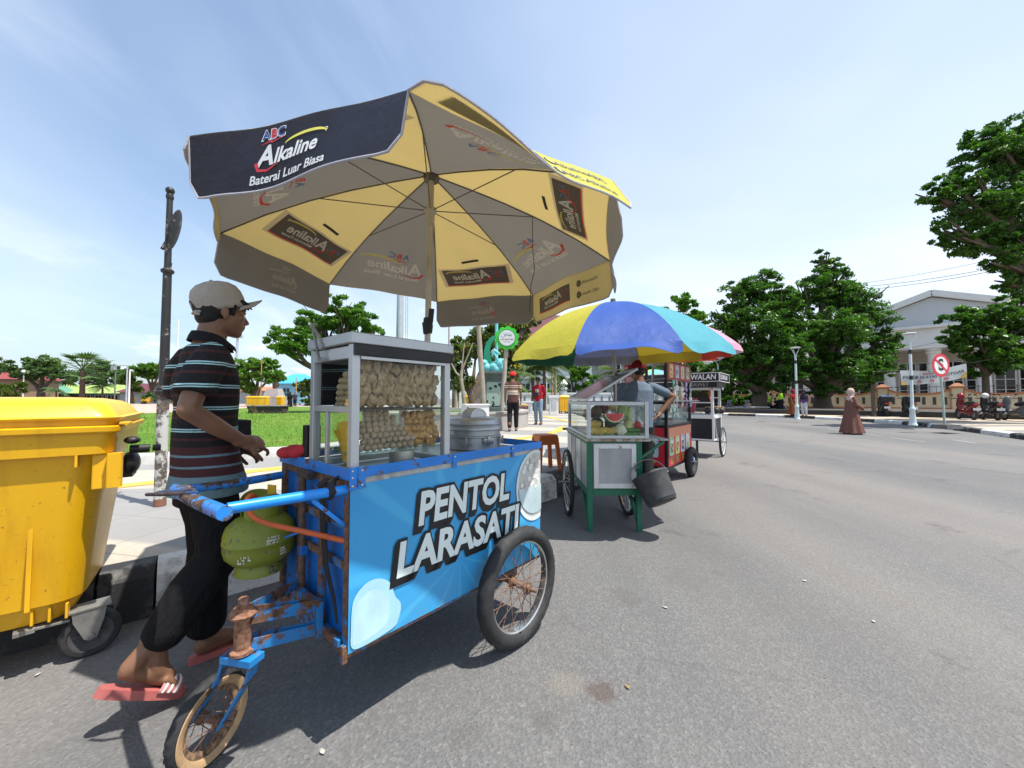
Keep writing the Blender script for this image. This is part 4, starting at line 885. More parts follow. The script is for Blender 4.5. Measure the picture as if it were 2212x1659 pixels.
def sandal(par,heel,toe,w,name='sandal',strap=True):
    heel=Vector(heel); toe=Vector(toe); d=(toe-heel); Ln=d.length; d.normalize(); side=Vector((0,1,0)); up=d.cross(side)*-1
    if up.z<0: up=-up
    R=Matrix((d,side,up)).transposed().to_4x4(); T=Matrix.Translation(heel)@R
    pl=[]
    for i in range(26):
        a=2*PI*i/26; x=Ln/2+Ln/2*math.cos(a); y=(.037+.016*max(0,(x/Ln-.3)))*math.copysign(abs(math.sin(a))**.7,math.sin(a)); pl.append((x,y))
    b=MB(); b.prism(pl,-.016,.014,0,T); o=obj(name,b,mat('red_sandal_sole',(.40,.105,.095),.6,0,.15,12,.1,40,.3,(.2,.1,.08)),par,bevel=.004)
    if strap:
        b=MB(); 
        b.grid(lambda u,v:T@Vector((Ln*(.60+.24*v)+.012*math.sin(PI*u),.047*math.cos(PI*u)*1.02,.008+.052*math.sin(PI*u)*(1-.28*v))),14,6,0); st=obj('strap',b,mat('faded_red_strap',(.44,.17,.16),.6,0,.15,14),o,smooth=True)
        sm=st.modifiers.new('t','SOLIDIFY'); sm.thickness=.004
        b=MB()
        for k in range(3): b.grid(lambda u,v:T@Vector((Ln*(.63+.07*k+.030*v)+.012*math.sin(PI*u),.0485*math.cos(PI*u)*1.02,.011+.053*math.sin(PI*u)*(1-.28*(.1+.3*k)))),14,2,0)
        obj('strap_stripes',b,mat('strap_white',(.66,.62,.60),.6),st,smooth=True)
    return o
def foot_shape(b,ank,heel,toe,s=1.,big=1):
    ank=Vector(ank); heel=Vector(heel); toe=Vector(toe); d=(toe-heel).normalized(); L=(toe-heel).length; up=Vector((0,0,1)); up=(up-d*up.dot(d)).normalized(); sd=up.cross(d)
    limb(b,[ank+up*.12,ank+up*.03,ank+d*.01-up*.01],[.045*s,.036*s,.036*s]); limb(b,[heel+d*.03+up*.03,ank-up*.01],[.033*s,.033*s])
    limb(b,[ank+d*.02,heel+d*L*.5+up*.042,heel+d*L*.72+up*.026],[.037*s,.034*s,.027*s]); limb(b,[heel+d*.03+up*.022,heel+d*L*.45+up*.022,heel+d*L*.72+up*.02],[.030*s,.028*s,.026*s])
    for k in range(5):
        y=(k-2)*.0165*s; r=(.0125 if k==(4 if big>0 else 0) else .0092)*s; e=L*(1.0-.035*abs((k if big<0 else 4-k))); limb(b,[heel+d*L*.66+sd*y*.8+up*.024,heel+d*L*.82+sd*y+up*.020,heel+d*(e-.012)+sd*y*1.1+up*.014],[.016*s,r*1.05,r])
def stripes_shirt():
    t=NT('striped_polo'); sep=t.new('SeparateXYZ'); t.L.new(t.o,sep.inputs[0])
    z=t.math('ADD',sep.outputs[2],t.math('MULTIPLY',t.math('SUBTRACT',t.noise(3.2,2,.5),.5),.016)); bk=(.012,.0115,.0135); cy=(.46,.76,.80); mr=(.066,.019,.021); bl=(.15,.25,.29)
    f=t.math('FRACT',t.math('DIVIDE',t.math('SUBTRACT',z,1.0585),.0905))
    up=t.ramp(f,[(0,bk),(.02,cy),(.075,bk),(.125,cy),(.18,bk),(.62,mr),(.74,bk)])
    # the repeat starts with the maroon line below each pale pair
    lo=t.ramp(t.map(z,.77,1.0),[(0,bl),(.05,cy),(.075,bl),(.455,mr),(.60,bl),(.64,mr),(.80,bl),(.84,mr),(.99,bk)])
    c=t.mix(t.math('GREATER_THAN',z,1.0),lo,up); c=t.mix(.18,c,t.mix(t.noise(40,4,.6),(.02,.02,.02),(.10,.09,.09)))
    n=t.noise(1,5,.55,.8,t.mapping((9,9,3.2))); t.bump(n,.55,.05); return t.fin(c,.9,0,.15)
def seller():
    t=thing('person','young man in a cream cap and striped polo shirt pushing the blue cart','person',(-1.39,1.66,0),rad(55))
    # --- body: one skin
    b=MB(); P,R=head_shape(b,(.110,0,1.588),.96,rad(-3),rad(2))
    limb(b,[(.055,0,1.40),(.075,0,1.47)],[.062,.056])
    stack(b,[(.07,0,.80,.10,.14),(.07,0,.95,.10,.135),(.07,0,1.1,.095,.13),(.07,0,1.25,.10,.145),(.065,0,1.36,.085,.15),(.06,0,1.42,.05,.08)])
    limb(b,[(.04,-.15,1.375),(-.005,-.185,1.33),(-.058,-.215,1.165)],[.046,.044,.038]); limb(b,[(-.060,-.216,1.155),(.03,-.200,1.088),(.135,-.175,1.018)],[.038,.037,.026])
    limb(b,[(.04,.15,1.375),(.02,.20,1.30),(.05,.235,1.12)],[.050,.047,.040]); limb(b,[(.05,.235,1.12),(.13,.21,1.03),(.20,.15,.97)],[.040,.036,.026])
    hand_shape(b,(.138,-.175,1.014),(.95,.22,-.18),(.05,.75,-.66),1.0,(.55,1.25,1.4,1.5),-1,.01)
    hand_shape(b,(.205,.145,.967),(.9,-.35,-.3),(-.1,-.7,-.7),1.0,(.6,.7,.8,.9),1,.01)
    limb(b,[(.06,-.08,.82),(.10,-.11,.53)],[.066,.050]); limb(b,[(.10,-.11,.53),(-.03,-.105,.39),(-.122,-.10,.28)],[.050,.047,.034])
    limb(b,[(.06,.08,.82),(.14,.12,.48)],[.066,.050]); limb(b,[(.14,.12,.48),(.11,.12,.28),(.125,.12,.10)],[.050,.045,.034])
    foot_shape(b,(-.122,-.10,.262),(-.218,-.10,.200),(-.030,-.10,.048),1.,1); foot_shape(b,(.125,.12,.09),(.075,.12,.035),(.305,.12,.028),1.,-1)
    body=fuse('body',b,SKIN,t,.0052,3,fac=.45)
    eyes(t,P,R)
    # --- hair under the cap
    b=MB(); 
    b.ell(P(-.030,0,.012),(.080,.076,.062),0,16,10,R); b.ell(P(-.052,0,-.028),(.050,.062,.045),0,14,9,R); b.ell(P(.040,0,.058),(.052,.066,.030),0,14,9,R)
    for k in range(9): 
        y=-.05+.0125*k; limb(b,[P(.06,y,.062),P(.092,y*1.02,.052),P(.104+.006*(k%3),y,.036+.006*(k%2))],[.012,.009,.003],7)
    for sy in (-1,1): limb(b,[P(.028,sy*.068,.03),P(.028,sy*.066,-.012)],[.013,.006],8)
    fuse('hair',b,HAIR,t,.006,2)
    # --- cap
    mcap=fabric('cream_cap_cloth',(.36,.32,.275),.9,.35,(12,12,12)); cap=empty('cap',(0,0,0),0,t)
    b=MB(); RT=R.to_4x4()
    T=Matrix.Translation(P(-.016,0,.046))@RT@Matrix.Rotation(rad(-20),4,'Y')
    prof=[(.092,-.034),(.096,-.014),(.097,.012),(.093,.040),(.082,.066),(.060,.085),(.032,.095),(.0,.097)]
    b.lathe(prof,40,0,T,1.06,.84,cap=False); o=obj('crown',b,mcap,cap,smooth=70)
    for f in [p.index for p in o.data.polygons if (o.data.vertices[p.vertices[0]].co-P(-.115,0,.03)).length<.036]: o.data.polygons[f].material_index=0
    o.modifiers.new('t','SOLIDIFY').thickness=.003
    b=MB(); b.grid(lambda u,v:T@Vector((.079+.098*v*(1-.30*(2*u-1)**2)-.035*(2*u-1)**2,(2*u-1)*.078*(1-.10*v),-.022+.010*v-.030*(2*u-1)**2)),16,8); o=obj('brim',b,mcap,cap,smooth=True); o.modifiers.new('t','SOLIDIFY').thickness=.005
    b=MB(); b.ell(T@Vector((0,0,.099)),(.008,.008,.005),0,10,6); obj('button',b,mcap,cap,smooth=True)
    b=MB(); b.add([T@Vector((-.1030*math.cos(a),.087*math.sin(a),-.028+.052*h)) for a,h in [(x*rad(24)/6,0) for x in range(-6,7)]]+[T@Vector((-.1040*math.cos(a),.0875*math.sin(a),-.028+.052*math.cos(a/rad(24)*PI/2))) for a in [x*rad(24)/6 for x in range(6,-7,-1)]],[tuple(range(26))]); obj('rear_opening',b,HAIR,cap)
    b=MB(); b.tube([T@Vector((-.1045*math.cos(a),.0885*math.sin(a),-.030)) for a in [x*rad(30)/6 for x in range(-6,7)]],.006,6); b.box(T@Vector((-.100,-.035,-.034)),(.016,.010,.02)); obj('rear_strap',b,mcap,cap,smooth=True)
    # --- shirt
    ms=stripes_shirt(); b=MB()
    stack(b,[(.076,0,.787,.146,.192),(.076,0,.84,.136,.184),(.073,0,.885,.126,.168),(.068,0,.92,.122,.152),(.062,0,1.0,.117,.146),(.060,0,1.1,.113,.146),(.066,0,1.2,.111,.152),(.068,0,1.29,.106,.160),(.060,0,1.36,.092,.152),(.052,0,1.40,.082,.13),(.055,0,1.435,.066,.085)],28)
    b.ell((-.005,0,1.25),(.055,.11,.12)); b.ell((.078,0,.795),(.144,.190,.022))
    b.tube([(.055,-.07,1.398),(.042,-.125,1.380),(.010,-.168,1.338),(-.022,-.194,1.275),(-.042,-.208,1.215)],[.048,.062,.067,.069,.073],18); b.tube([(.055,.07,1.398),(.042,.125,1.38),(.025,.175,1.33),(.035,.225,1.21)],[.050,.066,.070,.074],18)
    sh=fuse('shirt',b,ms,t,.0085,9)
    b=MB(); 
    V=[];Fc=[];n=30
    for i in range(n):
        a=2*PI*i/n; 
        for r,z in ((.062,-.005),(.064,.034),(.073,.014),(.079,-.008),(.076,-.008)): V.append((.068+r*math.cos(a)*1.05+(.018*max(0,math.cos(a)) if z<.03 else 0),r*math.sin(a),1.448+z-.030*max(0,math.cos(a))+.012*max(0,-math.cos(a))))
    for i in range(n):
        if i in (0,n-1): continue
        for j in range(4): Fc.append((i*5+j,i*5+j+1,((i+1)%n)*5+j+1,((i+1)%n)*5+j))
    b.add(V,Fc); o=obj('collar',b,fabric('black_collar',(.012,.012,.014),.9,.3),sh,smooth=True); o.modifiers.new('t','SOLIDIFY').thickness=.004
    # --- trousers
    b=MB(); mt=fabric('black_trousers',(.0065,.0065,.0075),.85,1.,(7,7,3))
    stack(b,[(.07,0,.74,.112,.150),(.07,0,.85,.110,.145),(.068,0,.92,.100,.132)],24)
    limb(b,[(.075,-.078,.77),(.085,-.10,.66),(.090,-.112,.53)],[.090,.090,.080]); limb(b,[(.088,-.112,.53),(.000,-.108,.42),(-.080,-.104,.295)],[.082,.086,.074])
    limb(b,[(.075,.078,.77),(.115,.105,.64),(.125,.12,.48)],[.090,.090,.082]); limb(b,[(.125,.12,.48),(.115,.12,.33),(.118,.12,.170)],[.086,.086,.082])
    fuse('trousers',b,mt,t,.0085,3)
    sandal(t,(-.262,-.10,.172),(-.012,-.10,.026),.04); sandal(t,(.055,.12,.014),(.325,.12,.012),.04)
    b=MB(); b.tube([(.10,-.06,1.43),(.16,.03,1.38),(.20,.12,1.25),(.215,.15,1.10)],.012,8); b.box((.215,.10,1.02),(.06,.18,.15)); b.box((.246,.10,1.0),(.02,.13,.09)); obj('waist_bag',b,mat('black_bag_cloth',(.010,.010,.011),.7,0,.2,40,.3,200),t,bevel=.012)
seller()
# ---------------------------------------------------------------- passers-by, each in his or her own pose
def figure(label,loc,rz,H=1.65,skin=None,shirt=None,trousers=None,shoes=None,hair='short',cap=None,hijab=None,gown=None,sleeve='short',arms=None,stride=.0,vox=.013,bag=None,yaw=0,vest=None,lean=0,group=None,extra=None,wide=1.):
    t=thing('person',label,'person',loc,rz,group); k=H/1.65; skin=skin or SKIN2
    S=lambda *p:Vector((p[0]+lean*(p[2]-.8),p[1],p[2]))*k
    b=MB(); hc=S(.03,0,1.535); P,R=head_shape(b,hc,.94*k,yaw,0,hijab is None)
    limb(b,[S(0,0,1.34),S(.01,0,1.42)],[.062*k,.055*k]); stack(b,[tuple(S(0,0,.82))+(.085*k,.13*k),tuple(S(0,0,1.1))+(.085*k,.125*k),tuple(S(0,0,1.3))+(.085*k,.145*k),tuple(S(0,0,1.38))+(.045*k,.08*k)])
    arms=arms or (((-.02,-.215,1.10),(.05,-.225,.86)),((-.02,.215,1.10),(.05,.225,.86)))
    sl=[]
    for sy,(el,wr) in zip((-1,1),arms):
        sh=S(0,sy*.165,1.32); e=S(*el); w=S(*wr); limb(b,[sh,e],[.047*k,.038*k]); limb(b,[e,w],[.038*k,.026*k]); sl.append((sh,e,w)); hand_shape(b,w,(w-e)+Vector((.02,0,0)),(0,-sy,.1),.95*k,(.6,.7,.75,.8),sy,.01)
    f=stride; legs=[((.01,-.085,.84),(.03+f*.5,-.09,.47),(-.03+f,-.09,.09)),((.01,.085,.84),(.04-f*.35,.09,.47),(-.03-f,.09,.09+.05*abs(f)))]
    for hp,kn,an in legs:
        h_,n_,a_=[Vector(x)*k for x in (hp,kn,an)]; limb(b,[h_,n_],[.078*k,.052*k]); limb(b,[n_,a_],[.050*k,.034*k]); foot_shape(b,a_,a_+Vector((-.06,0,-.07))*k,a_+Vector((.18,0,-.075))*k,k)
    fuse('body',b,skin,t,vox*.75,2)
    if not hijab and H>1: eyes(t,P,R,.94*k)
    if hair=='short':
        b=MB(); b.ell(P(-.024,0,.052),(.094,.080,.075),0,14,9,R); b.ell(P(-.05,0,-.01),(.055,.07,.06),0,14,9,R); fuse('hair',b,HAIR,t,vox,2)
    if cap:
        b=MB(); T=Matrix.Translation(P(-.006,0,.052))@R.to_4x4(); b.lathe([(.102,-.02),(.106,.01),(.10,.045),(.07,.085),(.0,.10)],22,0,T,1.04,.86); c=obj('cap',b,cap,t,smooth=60)
        b=MB(); b.grid(lambda u,v:T@Vector((.08+.085*v*(1-.3*(2*u-1)**2)-.03*(2*u-1)**2,(2*u-1)*.076,-.016-.01*v-.02*(2*u-1)**2)),10,4); o=obj('brim',b,cap,c,smooth=True); o.modifiers.new('t','SOLIDIFY').thickness=.006
    if hijab:
        b=MB(); b.ell(P(-.024,0,.020),(.108,.094,.128),0,16,11,R); b.ell(P(-.01,0,-.10),(.085,.085,.07),0,14,9,R)
        stack(b,[tuple(S(.02,0,1.06))+(.155*k,.205*k),tuple(S(.01,0,1.2))+(.145*k,.215*k),tuple(S(0,0,1.32))+(.11*k,.18*k),tuple(S(0,0,1.40))+(.075*k,.09*k),tuple(S(.0,0,1.46))+(.06*k,.07*k)],20,.05); fuse('headscarf',b,hijab,t,vox,3)
    if shirt and not gown:
        b=MB(); stack(b,[tuple(S(.0,0,.80))+(.115*k,.165*k),tuple(S(0,0,.95))+(.112*k,.158*k),tuple(S(0,0,1.15))+(.112*k,.162*k),tuple(S(-.005,0,1.28))+(.105*k,.165*k),tuple(S(-.005,0,1.36))+(.075*k,.115*k),tuple(S(0,0,1.40))+(.058*k,.07*k)],22)
        for sh,e,w in sl: limb(b,[sh,sh.lerp(e,.62)] if sleeve=='short' else [sh,e,e.lerp(w,.93)],[.063*k,.060*k] if sleeve=='short' else [.062*k,.054*k,.042*k])
        o=fuse('shirt',b,shirt,t,vox,3)
        if vest:
            b=MB(); stack(b,[tuple(S(0,0,.93))+(.124*k,.170*k),tuple(S(0,0,1.15))+(.124*k,.172*k),tuple(S(-.005,0,1.28))+(.114*k,.165*k),tuple(S(-.005,0,1.37))+(.078*k,.11*k)],22); fuse('vest',b,vest,t,vox,2)
    if gown:
        b=MB(); g=wide; stack(b,[tuple(S(.0,0,.05))+(.30*k*g,.27*k*g),tuple(S(0,0,.3))+(.25*k*g,.24*k*g),tuple(S(0,0,.7))+(.175*k*g,.195*k*g),tuple(S(0,0,.95))+(.135*k*g,.17*k*g),tuple(S(0,0,1.15))+(.125*k*g,.17*k*g),tuple(S(-.005,0,1.3))+(.105*k,.165*k),tuple(S(0,0,1.38))+(.06*k,.09*k)],44,.07,9)
        for sh,e,w in sl: limb(b,[sh,e,e.lerp(w,.92)],[.064*k,.062*k,.056*k])
        fuse('gown',b,gown,t,vox,2)
    elif trousers:
        b=MB(); stack(b,[(.005*k,0,.76*k,.108*k,.15*k),(.005*k,0,.92*k,.105*k,.145*k)],20)
        for hp,kn,an in legs:
            h_,n_,a_=[Vector(x)*k for x in (hp,kn,an)]; limb(b,[h_,n_,n_.lerp(a_,.88)],[.092*k,.074*k,.060*k])
        fuse('trousers',b,trousers,t,vox,2)
    if shoes:
        for hp,kn,an in legs:
            a_=Vector(an)*k; b=MB(); limb(b,[a_+Vector((-.04,0,-.055))*k,a_+Vector((.05,0,-.05))*k,a_+Vector((.15,0,-.06))*k],[.040*k,.042*k,.036*k]); o=fuse('shoe',b,shoes,t,vox*.8,1)
    if bag:
        pos,sz,m=bag; b=MB(); b.box(S(*pos),[x*k for x in sz]); b.tube([S(pos[0],pos[1],pos[2]+sz[2]/2),S(.10,.02,1.28),S(.0,-.11,1.40),S(-.10,-.05,1.28)],.012*k,6); obj('shoulder_bag',b,m,t,bevel=.015)
    if extra: extra(t,P,S,k)
    return t
def striped(name,base,lines,z0,z1):
    t=NT(name); sep=t.new('SeparateXYZ'); t.L.new(t.o,sep.inputs[0]); c=t.ramp(t.map(sep.outputs[2],z0,z1),lines); t.bump(t.noise(1,5,.55,.8,t.mapping((9,9,4))),.5,.05); return t.fin(c,.85,0,.2)
def at(px,y,z): p=gp(px,y,z); return (p.x,p.y,z)
PZ=KZ
br=(.105,.045,.04); cr=(.55,.46,.36); dkb=(.05,.03,.028)
ms=striped('brown_striped_shirt',br,[(0,br),(.30,br),(.40,cr),(.46,dkb),(.49,cr),(.58,(.30,.2,.15)),(.63,br),(.70,cr),(.73,dkb),(.78,cr),(.82,br)],.78,1.40)
DKT=fabric('dark_trousers',(.012,.012,.014)); DKS=mat('dark_shoe',(.015,.013,.012),.5)
figure('older man in a red cap and brown striped shirt walking away on the pavement',at(1108,931,PZ),rad(88),1.66,SKIN,ms,DKT,mat('white_sole_shoe',(.10,.08,.08),.6),cap=fabric('bright_red_cap',(.62,.02,.02),.7,.2),stride=.10,yaw=rad(-14))
jean=fabric('faded_jeans',(.20,.27,.35),.9,.6,(8,8,4),.35)
def shirt_print(t,P,S,k):
    b=MB(); y=.124*k
    for i,(z,w,h) in enumerate(((1.18,.13,.12),(1.07,.15,.03),(1.02,.13,.02))): b.box((y,-.0,z*k),(.004,w*k,h*k))
    obj('shirt_print',b,mat('pale_print',(.55,.48,.46),.7,0,.4,25),t)
figure('man in a dark red long sleeved shirt, black cap and faded jeans',at(1163,917,PZ),rad(-112),1.66,SKIN,fabric('crimson_shirt',(.30,.012,.022)),jean,DKS,cap=fabric('black_cap_cloth',(.014,.013,.013),.8,.2),sleeve='long',arms=(((-.10,-.22,1.10),(-.13,-.10,.90)),((-.10,.22,1.10),(-.13,.10,.90))),yaw=rad(30),bag=((.135,-.05,1.06),(.07,.20,.13),mat('black_pouch',(.012,.013,.018),.5)),extra=shirt_print)
grey=fabric('blue_grey_shirt',(.115,.155,.205),.9,.7,(8,8,3))
figure('fruit seller seen from behind in a blue grey shirt and dark red cap',(1.66,5.05,0),rad(96),1.63,SKIN,grey,fabric('black_work_trousers',(.02,.02,.021)),DKS,cap=fabric('maroon_cap',(.16,.008,.014),.8,.3),arms=(((.0,-.40,1.20),(-.01,-.24,.99)),((.08,.22,1.12),(.20,.15,.98))),lean=.03,yaw=rad(20),vox=.010).scale=(1.05,1.22,1.03)
figure('woman in a long brown gown and pale pink headscarf walking across the road',at(1840,938,0),rad(-8),1.50,SKIN2,None,None,mat('beige_shoe',(.40,.30,.24),.6),hair=None,hijab=fabric('dusty_pink_scarf',(.47,.33,.29),.85,.6,(7,7,3)),gown=fabric('brown_gown',(.150,.070,.055),.85,.8,(8,8,1.6)),stride=.13,arms=(((.02,-.27,1.06),(.30,-.13,.93)),((.02,.25,1.06),(.30,.08,.92))),vox=.010,wide=1.25)
figure('traffic warden in a lime green vest standing under the large tree',at(1687,891,.155),rad(-120),1.68,SKIN,fabric('black_uniform',(.012,.012,.013)),DKT,DKS,cap=fabric('warden_cap',(.02,.02,.025),.8,.2),sleeve='long',vest=fabric('lime_vest',(.30,.55,.03),.7,.3),arms=(((.05,-.26,1.14),(.20,-.22,1.26)),((.05,.26,1.14),(.25,.15,1.02))),vox=.02)
figure('person in a lime green vest stooping beside the warden and a motorbike',at(1660,890,.155),rad(-30),1.40,SKIN,fabric('lime_vest',(0,0,0)),DKT,DKS,lean=.25,vox=.02)
figure('woman in a crimson headscarf and orange brown skirt standing by the lamp post',at(1713,897,.155),rad(-60),1.56,SKIN2,None,None,DKS,hair=None,hijab=fabric('crimson_scarf',(.22,.008,.018)),gown=fabric('rust_skirt',(.19,.055,.018)),bag=((.16,.02,.98),(.06,.22,.12),mat('tan_bag',(.45,.30,.13),.6)),vox=.02)
figure('woman in a dark headscarf, purple patterned top and white trousers',at(1738,899,.155),rad(-150),1.52,SKIN2,fabric('purple_top',(.13,.065,.14),.8,.4,(9,9,9),.6),fabric('white_trousers',(.52,.52,.56)),DKS,hair=None,hijab=fabric('charcoal_scarf',(.02,.02,.028)),sleeve='long',vox=.02)
for lab,px,py,c1,c2,hj in (('woman in a long black gown standing at the far edge of the lawn',626,880,(.008,.008,.009),(.01,.01,.012),True),('person in a dark blue top standing beside the woman in black',637,880,(.03,.04,.065),(.02,.02,.02),False)):
    m1=fabric('dark_dress' if hj else 'navy_top',c1)
    figure(lab,at(px,py,PZ),rad(-80),1.55,SKIN2,None if hj else m1,DKT,DKS,hair=None if hj else 'short',hijab=m1 if hj else None,gown=m1 if hj else None,vox=.025)
# ================================================================ green fruit cart
MGREEN=worn('green_paint',(.006,.135,.070),(.05,.06,.05),.70,15,.45,(.16,.20,.16)); MWHT=worn('white_frame_paint',(.66,.66,.65),(.20,.18,.15),.70,14,.45,(.4,.37,.32)); MZINC=mat('zinc_sheet',(.36,.37,.38),.45,.35,.14,5,.1,25,.3,(.2,.19,.18))
def fruit_cart():
    x0,x1,y0,y1=.68,1.17,3.50,4.70
    t=thing('fruit_cart','green framed fruit cart with white panels and a propped open glass lid','food cart',(x0,y0,0),0); w=x1-x0; d=y1-y0
    b=MB(); b.span((.004,.004,.335),(w-.004,d-.004,.80)); obj('body',b,MZINC,t)
    b=MB()
    for x in (0,w-.045): b.span((x-.004,-.006,.315),(x+.049,.044,.835)); b.span((x-.004,d-.04,.315),(x+.049,d+.004,.835))
    b.span((.049,-.004,.325),(w-.049,.03,.385)); b.span((.049,-.004,.795),(w-.049,.03,.832))
    for x in (-.006,w-.034): b.span((x,.044,.325),(x+.04,d-.04,.385)); b.span((x,.044,.79),(x+.04,d-.04,.836))
    for k in (1,2,3): b.span((-.006,d*k/4-.012,.385),(.01,d*k/4+.012,.79)); b.span((w-.01,d*k/4-.012,.385),(w+.006,d*k/4+.012,.79))
    obj('frame',b,MGREEN,t,bevel=.003)
    for k in range(4):
        b=MB(); b.span((-.0045,d*k/4+.02,.39),(.003,d*(k+1)/4-.02,.785)); obj('side_panel',b,MWHT if k%2 else MZINC,t)
    for x in (-.002,w-.047):
        b=MB(); b.box((x+.0245,.02,.16),(.042,.040,.32),0,None,1.18); obj('leg',b,MGREEN,t,bevel=.003)
        b=MB(); b.bar((x+.0245,.04,.05),(x+.0245,.34,.33),.030,.03); obj('leg_brace',b,MGREEN,t,bevel=.002)
    # hinged door on the end
    b=MB(); a,c,z0,z1=.055,w-.055,.392,.788; f=.042
    b.span((a,-.024,z0),(a+f,-.005,z1)); b.span((c-f,-.024,z0),(c,-.005,z1)); b.span((a+f,-.0235,z0),(c-f,-.006,z0+f)); b.span((a+f,-.0235,z1-f),(c-f,-.006,z1)); dr=obj('door',b,MWHT,t,bevel=.003)
    b=MB(); b.span((a+f,-.014,z0+f),(c-f,-.009,z1-f)); obj('door_sheet',b,MZINC,dr)
    b=MB(); b.bar((c-.05,-.032,.575),(c+.02,-.032,.582),.012,.012); b.tube([(c-.012,-.034,.62),(c-.012,-.042,.6),(c-.012,-.042,.56),(c-.012,-.034,.545)],.005,8); obj('latch',b,MSTEEL,dr,bevel=.001)
    # glass case
    cx0,cx1,z0,z1=.0,.555,.832,1.170; p=.034; case=empty('glass_case',(0,-.012,0),0,t)
    b=MB()
    for x,y in ((cx0,0),(cx1-p,0),(cx0,d-p),(cx1-p,d-p)): b.span((x,y,z0),(x+p,y+p,z1))
    for y in (.003,d-p+.003):
        b.span((cx0+p,y,z0+.001),(cx1-p,y+.025,z0+.030)); b.span((cx0+p,y,z1-.036),(cx1-p,y+.025,z1-.003))
    for x in (cx0+.003,cx1-p+.003):
        b.span((x,p,z0+.001),(x+.025,d-p,z0+.030)); b.span((x,p,z1-.036),(x+.025,d-p,z1-.003))
    obj('case_frame',b,MALU,case,bevel=.003)
    b=MB(); b.span((cx0-.01,-.012,z0-.022),(cx1+.01,d,z0-.001)); obj('case_base',b,worn('tarnished_edge',(.42,.40,.36),(.2,.13,.07),.62,12,.5,(.35,.25,.15)),case,bevel=.002)
    for nm,a,c in (('front_pane',(cx0+p,.014,z0+.03),(cx1-p,.018,z1-.036)),('side_pane',(cx0+.014,p,z0+.03),(cx0+.018,d-p,z1-.036)),('side_pane',(cx1-.018,p,z0+.03),(cx1-.014,d-p,z1-.036)),('back_pane',(cx0+p,d-.018,z0+.03),(cx1-p,d-.014,z1-.036))):
        b=MB(); b.span(a,c); obj(nm,b,GLASS,case)
    b=MB(); b.span((cx0+.018,.02,1.02),(cx1-.3,d-.02,1.025)); obj('shelf',b,_MC['shelf_glass'],case)
    # lid hinged along the left edge
    ang=math.atan2(.285,.470); lid=empty('lid',(0.004,-.012,z1+.006),0,t); lid.rotation_euler=(0,-ang,0); Lw=.545
    b=MB(); b.span((0,0,0),(.03,d,.022)); b.span((Lw-.03,0,0),(Lw,d,.022)); b.span((.03,.001,.001),(Lw-.03,.03,.021)); b.span((.03,d-.03,.001),(Lw-.03,d-.001,.021)); obj('lid_frame',b,MALU,lid,bevel=.003)
    b=MB(); b.span((.03,.03,.010),(Lw-.03,d-.03,.015)); t2=NT('smoky_glass'); t2.b.inputs['Transmission Weight'].default_value=0; obj('lid_pane',b,t2.fin(t2.mix(t2.map(t2.noise(3,5,.6),.3,.7),(.020,.020,.024),(.05,.05,.058)),.16,0,.6),lid)
    b=MB(); b.tube([(.50,d*.75,1.10),(.40,d*.72,1.42)],.006,8); obj('prop_stick',b,MSTEEL,t)
    # side shelf with bracket
    b=MB(); b.span((.565,-.005,.815),(.735,.62,.832)); obj('side_shelf',b,worn('shelf_zinc',(.36,.40,.38),(.12,.14,.12),.6,10,.4,(.2,.3,.25)),t,bevel=.003)
    b=MB(); b.bar((w+.004,.02,.66),(.70,.02,.808),.03,.022); b.bar((w+.004,.5,.66),(.70,.5,.808),.03,.022); obj('shelf_bracket',b,MGREEN,t,bevel=.002)
    # bicycle wheels
    for x,s in ((-.105,-1),(w+.015,1)): wheel(t,(x,.52,.335),(s,0,0),.335,.021,.30,.085,.020,24,MBLK,MCHR,MCHR,MSTEEL,0,.028,None,.0018)
    b=MB(); b.tube([(-.16,.52,.335),(w+.07,.52,.335)],.011,10); b.span((-.03,.49,.30),(-.005,.55,.37)); obj('axle',b,MSTEEL,t)
    b=MB()
    for x in (.03,w-.03): b.tube([(x,d-.02,.78),(x-.0,d+.35,.80)],.016,10); 
    b.tube([(-.02,d+.34,.80),(w+.02,d+.34,.80)],.016,10); obj('push_handle',b,MGREEN,t,smooth=True)
    return t
fruit_cart()
